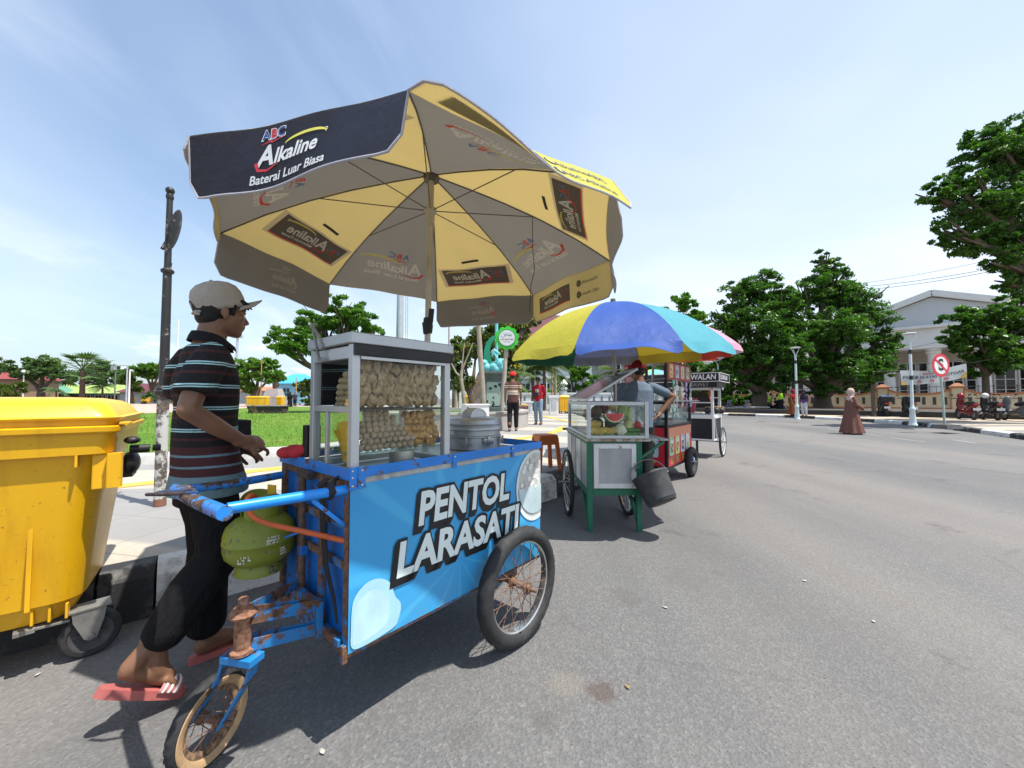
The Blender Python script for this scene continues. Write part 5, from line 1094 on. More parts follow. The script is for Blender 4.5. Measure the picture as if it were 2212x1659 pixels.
def fruit():
    rng=random.Random(5); X,Y,Z=.68,3.50,.848
    red=mat('melon_flesh',(.72,.03,.025),.35,0,.2,40,.2,120); rind=mat('melon_rind',(.62,.60,.40),.5); gr=mat('melon_skin',(.03,.14,.03),.4,0,.5,30)
    def wedge(p,r,h,rz,rx,label,a0=-172,a1=-8):
        b=MB(); n=22
        for rr,m,dy in ((r,2,0),(r*.965,1,.0012),(r*.86,0,.0024)):
            P=[(rr*math.cos(rad(a0+(a1-a0)*i/n)),rr*math.sin(rad(a0+(a1-a0)*i/n))) for i in range(n+1)]
            k=len(P); hh=h/2+dy; b.add([(x,-hh,z) for x,z in P]+[(x,hh,z) for x,z in P],[tuple(range(k)),tuple(range(2*k-1,k-1,-1))]+[(i,i+1,k+i+1,k+i) for i in range(k-1)]+[(k-1,0,k,2*k-1)],m)
        sd=random.Random(3)
        for i in range(16):
            a=rad(sd.uniform(-160,-20)); q=r*sd.uniform(.3,.75); b.ell((q*math.cos(a),-h/2-.003,q*math.sin(a)),(.002,.001,.004),3,6,4)
        o=obj('watermelon_wedge',b,[red,rind,gr,MBLKP]); o.location=p; o.rotation_euler=(rx,0,rz); tag(o,label,'watermelon')
    wedge((X+.26,Y+.085,Z+.215),.098,.05,rad(4),rad(-14),'thick red watermelon wedge leaning cut side out in the front of the fruit case')
    wedge((X+.09,Y+.55,Z+.24),.09,.03,rad(80),rad(8),'tall watermelon slice seen through the left side pane, nearer one',-175,-5); wedge((X+.08,Y+.40,Z+.22),.09,.03,rad(75),rad(4),'watermelon slice seen through the left side pane, lower one',-175,-5)
    pin=mat('pineapple_flesh',(.82,.60,.16),.45,0,.15,30,.4,90)
    for row,(n,z,x0,yy) in enumerate(((8,.045,.055,.06),(8,.045,.14,.075),(6,.105,.05,.10))):
        for i in range(n):
            b=MB(); b.ell((0,0,0),(.0075,.04,.042),0,10,8); o=obj('pineapple_slice',b,pin,None,smooth=True) if (row==0 and i==0) else None
            if o is None: o=PS.copy(); COL.objects.link(o)
            else: PS=o
            o.location=(X+x0+i*.0155,Y+yy,Z+z+.004*math.sin(i)); o.rotation_euler=(rng.uniform(-.1,.1),rad(24)+rng.uniform(-.1,.1),rad(12)+rng.uniform(-.1,.1)); tag(o,'yellow pineapple slice standing in a row at the left of the fruit case','pineapple','pineapple slices in the fruit case')
    jic=mat('peeled_root',(.66,.62,.46),.5,0,.1,14); 
    b=MB(); b.lathe([(.03,-.055),(.062,-.04),(.066,-.01),(.045,.035),(.022,.055),(.0,.058)],9); o=obj('peeled_jicama',b,jic,None,bevel=.006); o.location=(X+.325,Y+.09,Z+.056); tag(o,'peeled creamy white jicama standing beside the watermelon wedge','jicama')
    cu=mat('cucumber_skin',(.06,.20,.03),.4,0,.45,22); me=mat('green_melon_skin',(.28,.42,.10),.45,0,.4,12); mg=mat('mango_flesh',(.60,.55,.25),.45,0,.15,12)
    for (x,y,z,l,a,lab) in ((.12,.05,.02,.20,4,'dark green cucumber lying below the pineapple slices'),(.38,.05,.02,.21,-3,'dark green cucumber lying below the white jicama'),(.42,.09,.055,.15,8,'lighter green cucumber on top of the right hand one')):
        b=MB(); limb(b,[(-l/2,0,0),(-l/6,.004,.0),(l/6,.004,0),(l/2,0,0)],[.014,.02,.02,.013],14); o=obj('cucumber',b,cu,None,smooth=True); o.location=(X+x,Y+y,Z+z); o.rotation_euler=(0,0,rad(a)); tag(o,lab,'cucumber')
    for (x,y,z,r,s,m,lab,nm) in ((.43,.16,.10,.045,1.7,mg,'pale peeled mango lying at the right of the fruit case','mango'),(.40,.30,.21,.05,1.9,me,'long green papaya standing at the right rear of the fruit case','papaya'),(.46,.34,.19,.045,1.8,me,'smaller green papaya leaning in the right rear corner','papaya'),(.33,.40,.255,.04,1.,mat('yellow_fruit',(.55,.45,.08),.5),'yellow fruit on the pile at the back of the case','fruit'),(.50,.12,.10,.036,1.,mat('rose_apple',(.60,.03,.03),.35),'red rose apple at the right edge of the fruit case','rose apple'),(.17,.40,.21,.06,1.2,mat('brown_fruit',(.12,.06,.03),.6),'brown skinned fruit at the back of the case, left of the pile','fruit'),(.26,.46,.25,.055,1.2,mat('red_brown_fruit',(.15,.035,.02),.6),'reddish brown fruit at the back of the case, middle of the pile','fruit'),(.15,.30,.09,.07,1.1,mat('dark_pile_fruit',(.07,.06,.04),.6),'dark green fruit behind the pineapple slices','fruit'),(.30,.30,.09,.075,1.2,_MC['dark_pile_fruit'],'dark green fruit behind the watermelon wedge','fruit')):
        b=MB(); b.ell((0,0,0),(r,r*.92,r*s),0,16,11); o=obj(nm,b,m,None,smooth=True); o.location=(X+x,Y+y,Z+z); o.rotation_euler=(rng.uniform(-.5,.2),rng.uniform(-.35,.35)+(1.2 if nm=='mango' else 0),rng.uniform(0,3)); tag(o,lab,nm)
    b=MB(); b.grid(lambda u,v:(X+.22+.22*u,Y+.20+.06*math.sin(9*u)+.04*v,Z+.13+.09*v+.025*math.sin(14*u+5*v)+.012*math.sin(31*u*v)),26,12); o=obj('plastic_bag',b,glassm('crumpled_plastic',(.96,.97,1.),.35,.35),None,smooth=True); tag(o,'crumpled clear plastic bag behind the watermelon wedge','plastic bag')
fruit()
def bucket():
    p=dp(1417,1056,3.36); t=thing('bucket','black rubber bucket hanging tilted from the green fruit cart','bucket',p); t.rotation_euler=(rad(-27),rad(-19),0)
    m=mat('bucket_rubber',(.040,.041,.043),.65,0,.3,9,.2,60,.5,(.13,.125,.12))
    b=MB(); b.lathe([(.0,-.125),(.118,-.125),(.124,-.118),(.128,-.10),(.131,-.098),(.152,.10),(.158,.105),(.165,.122),(.162,.128),(.150,.122),(.120,-.11),(.0,-.113)],36); obj('pail',b,m,t,smooth=50)
    b=MB(); b.tube([(.158*math.cos(rad(a)),.0,.115+.15*math.sin(rad(a))) for a in range(0,181,12)],.0035,6); b.tube([(.155,0,.13),(.16,0,.10)],.009,8); b.tube([(-.155,0,.13),(-.16,0,.10)],.009,8); b.tube([(-.06,.0,.25),(-.10,.02,.30),(-.14,.10,.33)],.003,5); obj('handle',b,MSTEEL,t,smooth=True)
bucket()
def stool():
    p=(.435,5.08,PZ); t=thing('plastic_stool','orange plastic stool at the kerb behind the blue cart','stool',p,rad(20)); m=mat('orange_plastic',(.50,.115,.022),.42,0,.12,7)
    b=MB(); b.prism(rrect(.27,.27,.04),.42,.45); b.prism(rrect(.24,.24,.03),.445,.456); obj('seat',b,m,t,bevel=.004)
    for x in (-1,1):
        for y in (-1,1):
            b=MB(); V=[]
            b.bar((x*.145,y*.145,0),(x*.108,y*.108,.42),.055,.03); obj('leg',b,m,t,bevel=.004)
    b=MB()
    for s in (-1,1): b.span((-.10,s*.122-.005,.33),(.10,s*.122+.005,.42)); b.span((s*.122-.005,-.10,.331),(s*.122+.005,.10,.42))
    obj('skirt',b,m,t)
stool()
# ================================================================ red drinks cart
def cup_print(b,f,w,h,cols,kind):
    """a poster card: pale ground with a tumbler, ice and fruit"""
    P=rrect(w,h,w*.16); b.add([f(x,y,0) for x,y in P],[tuple(range(len(P)))],cols[0])
    k=[(-.30,.34),(-.22,-.38),(.22,-.38),(.30,.34)]; b.add([f(x*w,y*h*.95,.0006) for x,y in k],[(0,1,2,3)],cols[1])
    b.add([f(x*w,y*h*.95,.0012) for x,y in [(-.28,.18),(-.215,-.36),(.215,-.36),(.28,.18)]],[(0,1,2,3)],cols[2])
    r=random.Random(kind)
    for i in range(7):
        x,y,s=r.uniform(-.2,.2)*w,r.uniform(-.3,.3)*h,r.uniform(.05,.1)*w; b.add([f(x-s,y-s,.0018+i*.0001),f(x+s,y-s*.7,.0018+i*.0001),f(x+s*.8,y+s,.0018+i*.0001),f(x-s*.7,y+s*.8,.0018+i*.0001)],[(0,1,2,3)],cols[3])
    b.add([f(x*w,y*h,.003) for x,y in [(.02,.30),(.08,.30),(.22,.47),(.17,.48)]],[(0,1,2,3)],cols[4])
def red_cart():
    ang=math.atan2(.77,.63); t=thing('drinks_cart','red and black drinks cart with cup pictures and sachets hanging','food cart',(2.116,5.27,0),ang); L,Wd=1.19,.72
    MRED=mat('red_panel',(.50,.022,.035),.4,0,.12,4,0,60,.15,(.2,.05,.05)); MKF=mat('black_frame',(.012,.012,.013),.45,.2,.2,20)
    b=MB(); b.span((.01,.006,.27),(L-.01,Wd-.006,.80)); obj('body',b,MRED,t)
    b=MB(); q=.036
    for x,y,z in ((0,0,1.70),(L-q,0,1.70),(0,Wd-q,1.70),(L-q,Wd-q,1.70)): b.span((x-.003,y-.003,.22),(x+q,y+q,z))
    for z in (.225,.79,1.115):
        for y in (0,Wd-q+.004): b.span((q,y-.001,z),(L-q,y+q-.006,z+.034))
        for x in (0,L-q+.004): b.span((x-.001,q,z+.001),(x+q-.006,Wd-q,z+.033))
    obj('frame',b,MKF,t,bevel=.002)
    cols=[mat('card_green',(.30,.55,.33),.4),mat('card_glass',(.62,.66,.60),.3),mat('card_tea',(.30,.09,.03),.4),mat('card_ice',(.70,.70,.64),.3),mat('card_straw',(.60,.05,.04),.4),mat('card_yellow',(.62,.58,.14),.4),mat('card_blue',(.40,.55,.66),.4),mat('card_lime',(.36,.46,.06),.4),mat('card_coral',(.62,.22,.12),.4),mat('card_white',(.66,.66,.62),.4),mat('card_dark',(.07,.04,.03),.4)]
    sets=((0,1,2,3,4),(5,1,4,3,9),(6,9,10,3,4),(9,1,7,3,4))
    b=MB()
    b.span((.04,-.006,.262),(L-.04,-.002,.788),11)
    b.grid(lambda u,v:(.04+(L-.08)*u,-.0065,.66+.125*v),4,1,8)
    for i in range(4):
        cx=.17+.262*i; cup_print(b,lambda x,y,dz,cx=cx:(cx+x,-.008-dz,.53+y),.20,.26,sets[(i*1+0)%4],i)
        for k in range(3): 
            z=.335-.0*k+.03*(1-k); b.text(('Es Teh','Rasa','Segar')[k] if i%2==0 else ('Es Jeruk','Manis','Dingin')[k],lambda x,y,cx=cx,z=z:(cx+x,-.0082,z+y),7,size=.045,bold=.02)
    obj('side_print',b,cols+[MRED],t)
    b=MB(); b.span((-.006,.04,.262),(-.002,Wd-.04,.788),11)
    for i in range(2):
        cy=.22+.26*i; cup_print(b,lambda x,y,dz,cy=cy:(-.008-dz,cy-x,.53+y),.20,.30,sets[(i+2)%4],7+i)
        b.text('Es Teh' if i else 'Kopi',lambda x,y,cy=cy:(-.0082,cy-x,.32+y),7,size=.06,bold=.02)
    obj('end_print',b,cols+[MRED],t)
    # glass storey
    g=glassm('cart_glass',(.9,.93,.93),.08,.02)
    for a,c in (((q,.008,.825),(L-q,.012,1.115)),((.008,q,.825),(.012,Wd-q,1.115)),((.008,q,1.15),(.012,Wd-q,1.30))):
        b=MB(); b.span(a,c); obj('pane',b,g,t)
    b=MB(); b.span((.02,.02,.822),(L-.02,Wd-.02,.828)); obj('inner_shelf',b,MZINC,t)
    b=MB(); b.span((-.03,-.10,1.150),(L+.12,Wd-.04,1.165)); obj('counter',b,mat('counter_zinc',(.40,.41,.42),.35,.4),t,bevel=.003)
    b=MB()
    for i in range(8): b.span((.40+.085*i,.03,.83),(.40+.085*i+.072,.05,1.06))
    obj('louvre',b,mat('louvre_grey',(.42,.43,.42),.5,.2),t,bevel=.002)
    # sign above
    b=MB(); b.span((-.004,-.006,1.43),(L+.004,.02,1.72)); s=obj('sign_board',b,MKF,t,bevel=.002)
    b=MB(); b.span((.03,-.0095,1.455),(L-.03,-.0065,1.695),11)
    for i in range(4): cup_print(b,lambda x,y,dz,cx=.19+.27*i:(cx+x,-.011-dz,1.585+y),.17,.19,sets[(i+1)%4],20+i)
    obj('sign_print',b,cols+[mat('sign_red',(.36,.03,.035),.45,0,.1,6)],s)
    b=MB(); 
    for z in (1.62,1.42): b.tube([(.0,.02,z+.05),(.0,Wd+.3,z-.02)],.008,6)
    obj('rail',b,mat('grey_pole',(0,0,0)),t)
    # strips of sachets
    cs=[mat('sachet_green',(.10,.42,.26),.3,0,.3,30),mat('sachet_silver',(.55,.58,.60),.25,.2,.2,30),mat('sachet_purple',(.36,.18,.48),.3,0,.3,30),mat('sachet_cream',(.55,.48,.30),.35,0,.3,30),mat('sachet_blue',(.22,.36,.62),.3,0,.3,30)]
    rg=random.Random(9)
    def strip(p,n,ci,lab,wd=.085,al=None):
        b=MB()
        for i in range(n):
            tl=rg.uniform(-.25,.25); z=-.075*i; R=Matrix.Rotation(tl,3,'Z')@Matrix.Rotation(rg.uniform(-.25,.25),3,'X')
            b.box((0,0,z-.036),(wd,.012,.070),ci if rg.random()<.7 else 1,R); b.box((0,-.007,z-.036),(wd*.6,.006,.035),1 if ci!=1 else 3,R)
        o=obj('sachet_strip',b,cs,None,bevel=.004); o.location=t_w(p); o.rotation_euler=(0,0,ang+(al or 0)); tag(o,lab,'sachets')
    M=Matrix.Translation((2.116,5.27,0))@Matrix.Rotation(ang,4,'Z'); t_w=lambda p:M@Vector(p)
    strip((.13,-.055,1.455),7,0,'green and silver strip of drink sachets, the left one on the red cart'); strip((.26,-.06,1.455),7,1,'silver strip of drink sachets beside the green one'); strip((.52,-.055,1.44),5,3,'cream strip of coffee sachets in the middle of the red cart'); strip((.72,-.06,1.44),5,2,'purple strip of drink sachets near the right end of the red cart'); strip((.95,-.06,1.44),5,4,'pale blue strip of drink sachets at the right end of the red cart')
    b=MB()
    for i in range(3): b.box((0,0,.30-.15*i),(.20,.006,.13)); 
    for i in range(3): b.box((0,-.005,.30-.15*i),(.15,.004,.07),1)
    o=obj('poster_strip',b,[mat('poster_red',(.34,.03,.03),.5),mat('poster_pale',(.45,.25,.22),.5,0,.4,20)]); o.location=t_w((0,.50,1.32)); o.rotation_euler=(0,0,ang-PI/2); tag(o,'three dark red picture cards hung one above another beside the seller','poster')
    for (x,y,r,h,m,lab,cat) in ((.50,.05,.055,.19,MCHR,'steel drinks canister on the red cart counter','canister'),(.36,.06,.05,.17,mat('dark_red_tin',(.3,.05,.03),.4),'dark red tin on the red cart counter','tin'),(.72,.05,.05,.21,mat('yellow_print_tub',(.60,.50,.25),.4,0,.5,30),'cream and yellow printed tub on the red cart counter','tub')):
        b=MB(); b.lathe([(0,0),(r,0),(r,h*.9),(r*.95,h),(0,h)],20); o=obj('container',b,m,None,smooth=50); o.location=t_w((x,y,1.166)); tag(o,lab,cat)
    for i in range(5):
        b=MB(); b.lathe([(.03,0),(.04,.13),(.038,.13),(.028,.004)],14,cap=False); o=obj('plastic_cup',b,glassm('cup_plastic',(.93,.95,.97),.3,.12)); o.location=t_w((.12,.15+.10*i,.829)); tag(o,'clear plastic cup behind the glass of the red cart','cup','plastic cups inside the red cart')
    for y,s in ((-.06,-1),(Wd+.06,1)): wheel(t,(L*.79,y,.225),(0,s,0),.225,.05,.155,.10,.030,10,MBLK,mat('blue_grey_rim',(.30,.42,.56),.4,.3),mat('blue_grey_rim',(0,0,0)),MSTEEL,.08,.055,None,.006)
    b=MB(); b.tube([(L*.79,-.10,.225),(L*.79,Wd+.10,.225)],.012,8); obj('axle',b,MSTEEL,t)
    for y in (.02,Wd-.05):
        b=MB(); b.span((.03,y,0),(.065,y+.035,.225)); obj('leg',b,MKF,t)
red_cart()
# ================================================================ black siwalan cart
def black_cart():
    ang=math.atan2(.79,.62); o0=Vector((3.97,7.6,0)); t=thing('siwalan_cart','black cart with white trim and a hand lettered roof sign','food cart',o0,ang); L,Wd=.78,1.35
    MK=mat('glossy_black',(.010,.012,.016),.35,0,.2,8); MW=mat('white_trim',(.66,.66,.66),.5,0,.1,8)
    b=MB(); b.span((.01,.01,.37),(L-.01,Wd-.01,.80)); obj('body',b,MK,t)
    b=MB(); q=.045
    for z,h in ((.355,.03),(.79,.075)):
        b.span((-.006,-.002,z),(.014,Wd,z+h)); b.span((-.002,-.006,z+.001),(L,.014,z+h-.001)); b.span((L-.014,.0,z+.002),(L+.006,Wd,z+h-.002)); b.span((-.001,Wd-.014,z+.003),(L-.001,Wd+.006,z+h-.003))
    for x,y in ((0,0),(L-q,0),(0,Wd-q),(L-q,Wd-q)): b.span((x-.004,y-.004,.385),(x+q*.7,y+q*.7,.79)); b.span((x,y,.865),(x+q,y+q,1.41))
    b.bar((.02,-.002,.84),(.25,-.002,.39),.03,.012); b.span((.0,-.0,1.36),(L,.03,1.41)); b.span((.0,.03,1.361),(.03,Wd,1.409)); b.span((0,.03,1.10),(.02,Wd,1.12)); b.span((.0,.04,1.2),(L,.06,1.215)); obj('frame',b,MW,t,bevel=.003)
    b=MB(); b.span((-.08,-.08,1.411),(L+.10,Wd+.08,1.52)); obj('fascia',b,MK,t)
    b=MB(); b.span((-.14,-.14,1.521),(L+.16,Wd+.14,1.70)); rf=obj('roof_sign',b,MK,t)
    b=MB(); 
    for z in (1.522,1.688): b.span((-.146,-.14,z),(-.1405,Wd+.14,z+.012)); b.span((-.1455,-.146,z+.0005),(L+.16,-.1405,z+.0115))
    for y in (-.140,Wd+.128): b.span((-.1462,y,1.534),(-.1407,y+.012,1.688))
    b.span((-.140,-.1462,1.534),(-.128,-.1407,1.688)); b.span((L+.148,-.1462,1.534),(L+.16,-.1407,1.688))
    b.text('ES SIWALAN',lambda x,y:(-.1425,.27-x,1.612+y),size=.145,bold=.02,w=.70,shear=.05); b.text('ES DAWET',lambda x,y:(-.0825,.30-x,1.466+y),1,size=.11,bold=.005,w=.48); b.text('ES SIWALAN',lambda x,y:(.32+x,-.1425,1.612+y),size=.13,bold=.015,w=.72); b.text('ES DAWET',lambda x,y:(.35+x,-.0825,1.466+y),1,size=.10,bold=.0,sx=.9)
    obj('sign_lettering',b,[MW,mat('chalk_grey',(.30,.30,.29),.8)],rf)
    for i in range(6):
        b=MB(); y=-.05+.25*i; b.add([(-.143,y-.035,1.52),(-.143,y+.035,1.52),(-.143,y,1.47)],[(0,1,2)]) if False else b.box((-.10,y,1.40),(.02,.05,.022)); 
        break
    b=MB(); b.box((L*.5,-.1,1.39),(.05,.02,.05)); obj('lamp_clip',b,MW,t)
    b=MB(); b.span((.0,.0,.866),(L,Wd,.878)); obj('counter',b,MZINC,t)
    wheel(t,(.53,-.06,.30),(0,-1,0),.30,.022,.265,.085,.02,20,MBLK,MW,MW,MSTEEL,0,.03,None,.0035); wheel(t,(.53,Wd+.06,.30),(0,1,0),.30,.022,.265,.085,.02,20,MBLK,MW,MW,MSTEEL,0,.03,None,.0035)
    b=MB(); b.tube([(.53,-.09,.30),(.53,Wd+.09,.30)],.012,8); obj('axle',b,MSTEEL,t)
    for y in (.30,Wd-.3):
        b=MB(); b.span((.02,y,0),(.06,y+.04,.36)); obj('leg',b,MK,t)
    M=Matrix.Translation(o0)@Matrix.Rotation(ang,4,'Z'); tw=lambda *p:M@Vector(p)
    b=MB(); b.lathe([(0,0),(.15,0),(.20,.27),(.215,.29),(.205,.30),(.0,.29)],26); o=obj('plastic_tub',b,[mat('wine_tub',(.42,.05,.09),.45)],None,smooth=50); o.location=tw(.22,.55,.90); tag(o,'large wine red plastic tub on the counter of the black cart','tub')
    b=MB(); b.lathe([(0,0),(.15,0),(.19,.22),(.20,.23),(.0,.22)],24); o=obj('plastic_tub',b,[mat('pale_tub',(.50,.54,.56),.4)],None,smooth=50); o.location=tw(.24,1.05,.90); tag(o,'pale grey plastic tub on the counter of the black cart','tub')
    cf=mat('coconut_husk',(.028,.020,.018),.5,0,.4,14,.3,40)
    sp=[(.10,.12,.95,'dark siwalan fruit at the near corner post of the black cart'),(.06,.95,.93,'dark siwalan fruit left of the wine red tub'),(.42,.03,.95,'dark siwalan fruit on the right edge of the counter'),(.62,-.03,.94,'dark siwalan fruit at the far right end of the counter')]
    for x,y,z,lab in sp:
        b=MB(); b.ell((0,0,0),(.075,.075,.07),0,16,10); 
        for k in range(4): b.ell((.03*math.cos(k*PI/2),.03*math.sin(k*PI/2),.065),(.03,.018,.02),1,8,5,Matrix.Rotation(k*PI/2,3,'Z'))
        o=obj('siwalan_fruit',b,[cf,mat('husk_tan',(.30,.20,.09),.7)],None,smooth=True); o.location=tw(x,y,z); tag(o,lab,'fruit')
    # small wooden chair upside down on the roof
    c=thing('wooden_chair','pale wooden chair with a cane seat lying tipped on the roof of the black cart','chair',tw(.12,.72,1.76),ang); c.rotation_euler=(rad(62),rad(8),ang-PI/2)
    mw=mat('pale_wood',(.55,.38,.20),.55,0,.2,12); b=MB(); b.lathe([(.13,0),(.16,.0),(.16,.025),(.13,.025),(.13,0)],22,0,Matrix.Translation((0,.05,.18)),cap=False); obj('seat_ring',b,mw,c,smooth=True)
    b=MB(); b.grid(lambda u,v:(-.12+.24*u,-.07+.24*v,.188+.006*math.sin(u*40)*math.sin(v*40)),18,18); obj('cane_seat',b,mat('cane',(.20,.13,.06),.7,0,.6,60),c)
    for x,y in ((-.15,-.12),(.15,-.12),(-.15,.2),(.15,.2)):
        b=MB(); b.tube([(x*.9,y,.0),(x,y,.22 if y<0 else .50)],.017,8); obj('leg',b,mw,c,smooth=True)
    b=MB(); b.span((-.16,.185,.42),(.16,.215,.50)); b.span((-.16,-.135,.14),(.16,-.105,.2)); obj('rail',b,mw,c,bevel=.004)
black_cart()
# ================================================================ yellow bin
def m_bin():
    t=NT('bin_plastic'); sep=t.new('SeparateXYZ'); t.L.new(t.o,sep.inputs[0]); n=t.noise(3,5,.6); c=t.mix(t.map(n,.3,.7),(.70,.36,.004),(.78,.43,.008))
    sm=t.noise(1,6,.65,0,t.mapping((14,14,1.6))); c=t.mix(t.map(sm,.50,.74,0,.42),c,(.40,.19,.01)); sc=t.noise(1,3,.6,2,t.mapping((3,3,30))); c=t.mix(t.map(sc,.68,.74,0,.4),c,(.35,.17,.02)); sp=t.noise(60,3,.6); c=t.mix(t.map(sp,.66,.72,0,.75),c,(.12,.07,.03)); t.bump(t.noise(90,3,.5),.06,.003); return t.fin(c,.36,0,.5)
def big_bin():
    A=rad(38); t=thing('wheeled_bin','large yellow wheeled rubbish bin with a hinged lid at the kerb','rubbish bin',(-1.775,1.75,0),A+PI)   # x runs along the front away from the near right corner
    m=m_bin(); L,Dp=1.22,.78
    # local x: along the front to the left, local y: towards the camera is positive
    def ring(z,ins,r=.10,n=6):
        P=rrect(L-2*ins,Dp-2*ins,r,n); return [(x+L/2,y-Dp/2,z) for x,y in P]
    def shell(levels,mm,name,cap=True,par=t,sm=40):
        b=MB(); R=[ring(*q) for q in levels]; k=len(R[0]); V=[p for r in R for p in r]; Fc=[]
        for i in range(len(R)-1):
            for j in range(k): Fc.append((i*k+j,i*k+(j+1)%k,(i+1)*k+(j+1)%k,(i+1)*k+j))
        if cap: Fc+= [tuple(range(k-1,-1,-1)),tuple(range((len(R)-1)*k,len(R)*k))]
        b.add(V,Fc); return b
    b=shell([(.205,.20,.08),(.215,.165,.09),(.285,.135,.10),(.295,.128,.10),(.300,.120,.10),(.62,.085,.11),(.93,.05,.11),(.95,.048,.11),(.952,.02,.06),(1.05,.012,.05)],m,'body'); 
    for k in range(5): x=.13+.24*k; b.span((x,-.052,.90),(x+.008,-.018,.951))
    for k in range(3): x=.16+.05*k; b.span((x,-.165,.222),(x+.008,-.128,.285))
    b.span((.26,-.090,.30),(.275,-.082,.92)); obj('body',b,m,t,smooth=40)
    b=shell([(1.046,.0,.05),(1.052,-.006,.05),(1.072,-.008,.05),(1.076,.002,.05),(1.078,.012,.05),(1.102,.010,.05),(1.106,-.004,.05),(1.114,-.006,.05),(1.118,.018,.06),(1.165,.045,.08),(1.185,.075,.09),(1.20,.14,.10),(1.205,.26,.10)],m,'lid')
    b.span((.55,-.026,1.150),(L-.12,-.005,1.166)); b.span((.56,-.045,1.118),(L-.13,-.02,1.150)); lid=obj('lid',b,m,t,smooth=32)
    b=MB(); b.box((-.012,-.05,1.085),(.035,.08,.012)); obj('lid_lip',b,m,lid,bevel=.003)
    b=MB(); b.prism([(0.04,-.05),(-.005,-.05),(-.012,-.02),(-.010,.0),(.04,.0)],.80,.951); 
    b.box((.065,-.045,.87),(.05,.012,.16)); obj('corner_bracket',b,m,t,bevel=.006)
    b=MB(); b.tube([(-.02,-.13,.955),(-.09,-.13,.955)],.020,14); b.tube([(-.10,-.13,.955),(-.13,-.13,.955)],.016,14); b.ell((-.03,-.10,1.0),(.03,.026,.018)); b.ell((-.02,-.18,.885),(.035,.07,.055)); b.span((-.03,-.28,.82),(.02,-.14,.90)); obj('trunnion',b,MBLKP,t,smooth=40)
    def castor(x,y,rz):
        c=empty('castor',(x,y,0),rz,t)
        b=MB()
        for s in (-1,1):
            P=[(-.045,.225),(.062,.225),(.055,.17),(.034,.092),(.012,.084),(-.004,.095),(-.04,.18)]; b.add([(px,s*.038-.003,z) for px,z in P]+[(px,s*.038+.003,z) for px,z in P],[tuple(range(7)),tuple(range(13,6,-1))]+[(i,(i+1)%7,7+(i+1)%7,7+i) for i in range(7)])
        b.span((-.06,-.045,.221),(.08,.045,.233)); b.tube([(.018,-.05,.102),(.018,.05,.102)],.010,10); b.bar((-.05,.0,.19),(-.17,-.01,.20),.035,.012); b.box((-.18,-.01,.198),(.06,.05,.02)); obj('fork',b,mat('castor_steel',(.26,.25,.23),.5,.5,.25,14,0,60,.5,(.12,.08,.05)),c,bevel=.002)
        b=MB(); b.lathe([(.078,-.024),(.094,-.024),(.102,-.014),(.103,.0),(.102,.014),(.094,.024),(.078,.024),(.074,.018)],32,0,Matrix.Translation((.018,0,.103))@Matrix.Rotation(PI/2,4,'X'),cap=False); w=obj('tyre',b,MBLK,c,smooth=45)
        b=MB(); T=Matrix.Translation((.018,0,.103))@Matrix.Rotation(PI/2,4,'X'); b.lathe([(.0,-.006),(.035,-.006),(.05,-.012),(.078,-.018),(.078,.018),(.05,.012),(.035,.006),(.0,.006)],28,0,T); b.lathe([(.0,-.026),(.022,-.026),(.026,-.006),(.026,.006),(.022,.026),(.0,.026)],18,0,T)
        for k in range(6): R=T@Matrix.Rotation(k*PI/3,4,'Z'); b.box((.052,0,0),(.05,.010,.030),0,None,1,R)
        obj('wheel_disc',b,mat('dark_grey_plastic',(.05,.05,.052),.6,0,.2,20,0,60,.4,(.15,.14,.13)),w,smooth=45)
    castor(.115,-.20,rad(192)); castor(L-.22,-.18,rad(-10)); castor(.24,-Dp+.2,rad(30)); castor(L-.22,-Dp+.2,0)
big_bin()
def small_bin(px,py,Y,rz,label,w=1.0,z=None):
    p=gp(px,py,PZ if z is None else z) if Y is None else dp(px,py,Y); t=thing('wheeled_bin',label,'rubbish bin',(p.x,p.y,PZ if z is None else z),rz,'yellow bins around the square'); m=_MC.setdefault('bin_far',m_bin())
    b=MB(); b.box((0,0,.55),(.62*w,.55,.85),0,None,1.14); b.box((0,0,.985),(.74*w,.66,.05)); 
    for k in (-1,0,1): b.box((k*.18*w,-.31,.6),(.02,.03,.7))
    obj('body',b,m,t,bevel=.03)
    b=MB(); b.box((0,0,1.05),(.74*w,.68,.10),0,None,.82); obj('lid',b,m,t,bevel=.02)
    for x in (-.22*w,.22*w):
        for y in (-.2,.2):
            b=MB(); b.tube([(x-.02,y,.08),(x+.02,y,.08)],.08,14); obj('wheel',b,MBLK,t)
small_bin(1217,893,None,rad(10),'yellow bin standing before the white wall near the road',.85)
small_bin(1016,893,None,rad(-12),'yellow bin in the shade behind the planter trees',.8)
small_bin(551,884,None,rad(5),'wide yellow bin at the far edge of the lawn',1.6); small_bin(572,882,None,rad(5),'smaller yellow bin next to the wide one beyond the lawn',.8); small_bin(606,881,None,rad(0),'yellow bin in front of the statue pedestal',.75)
small_bin(282,872,None,rad(20),'yellow bin at the left of the pair by the far plaza poles',1.7); small_bin(315,872,None,rad(10),'yellow bin at the right of the pair by the far plaza poles',1.3)
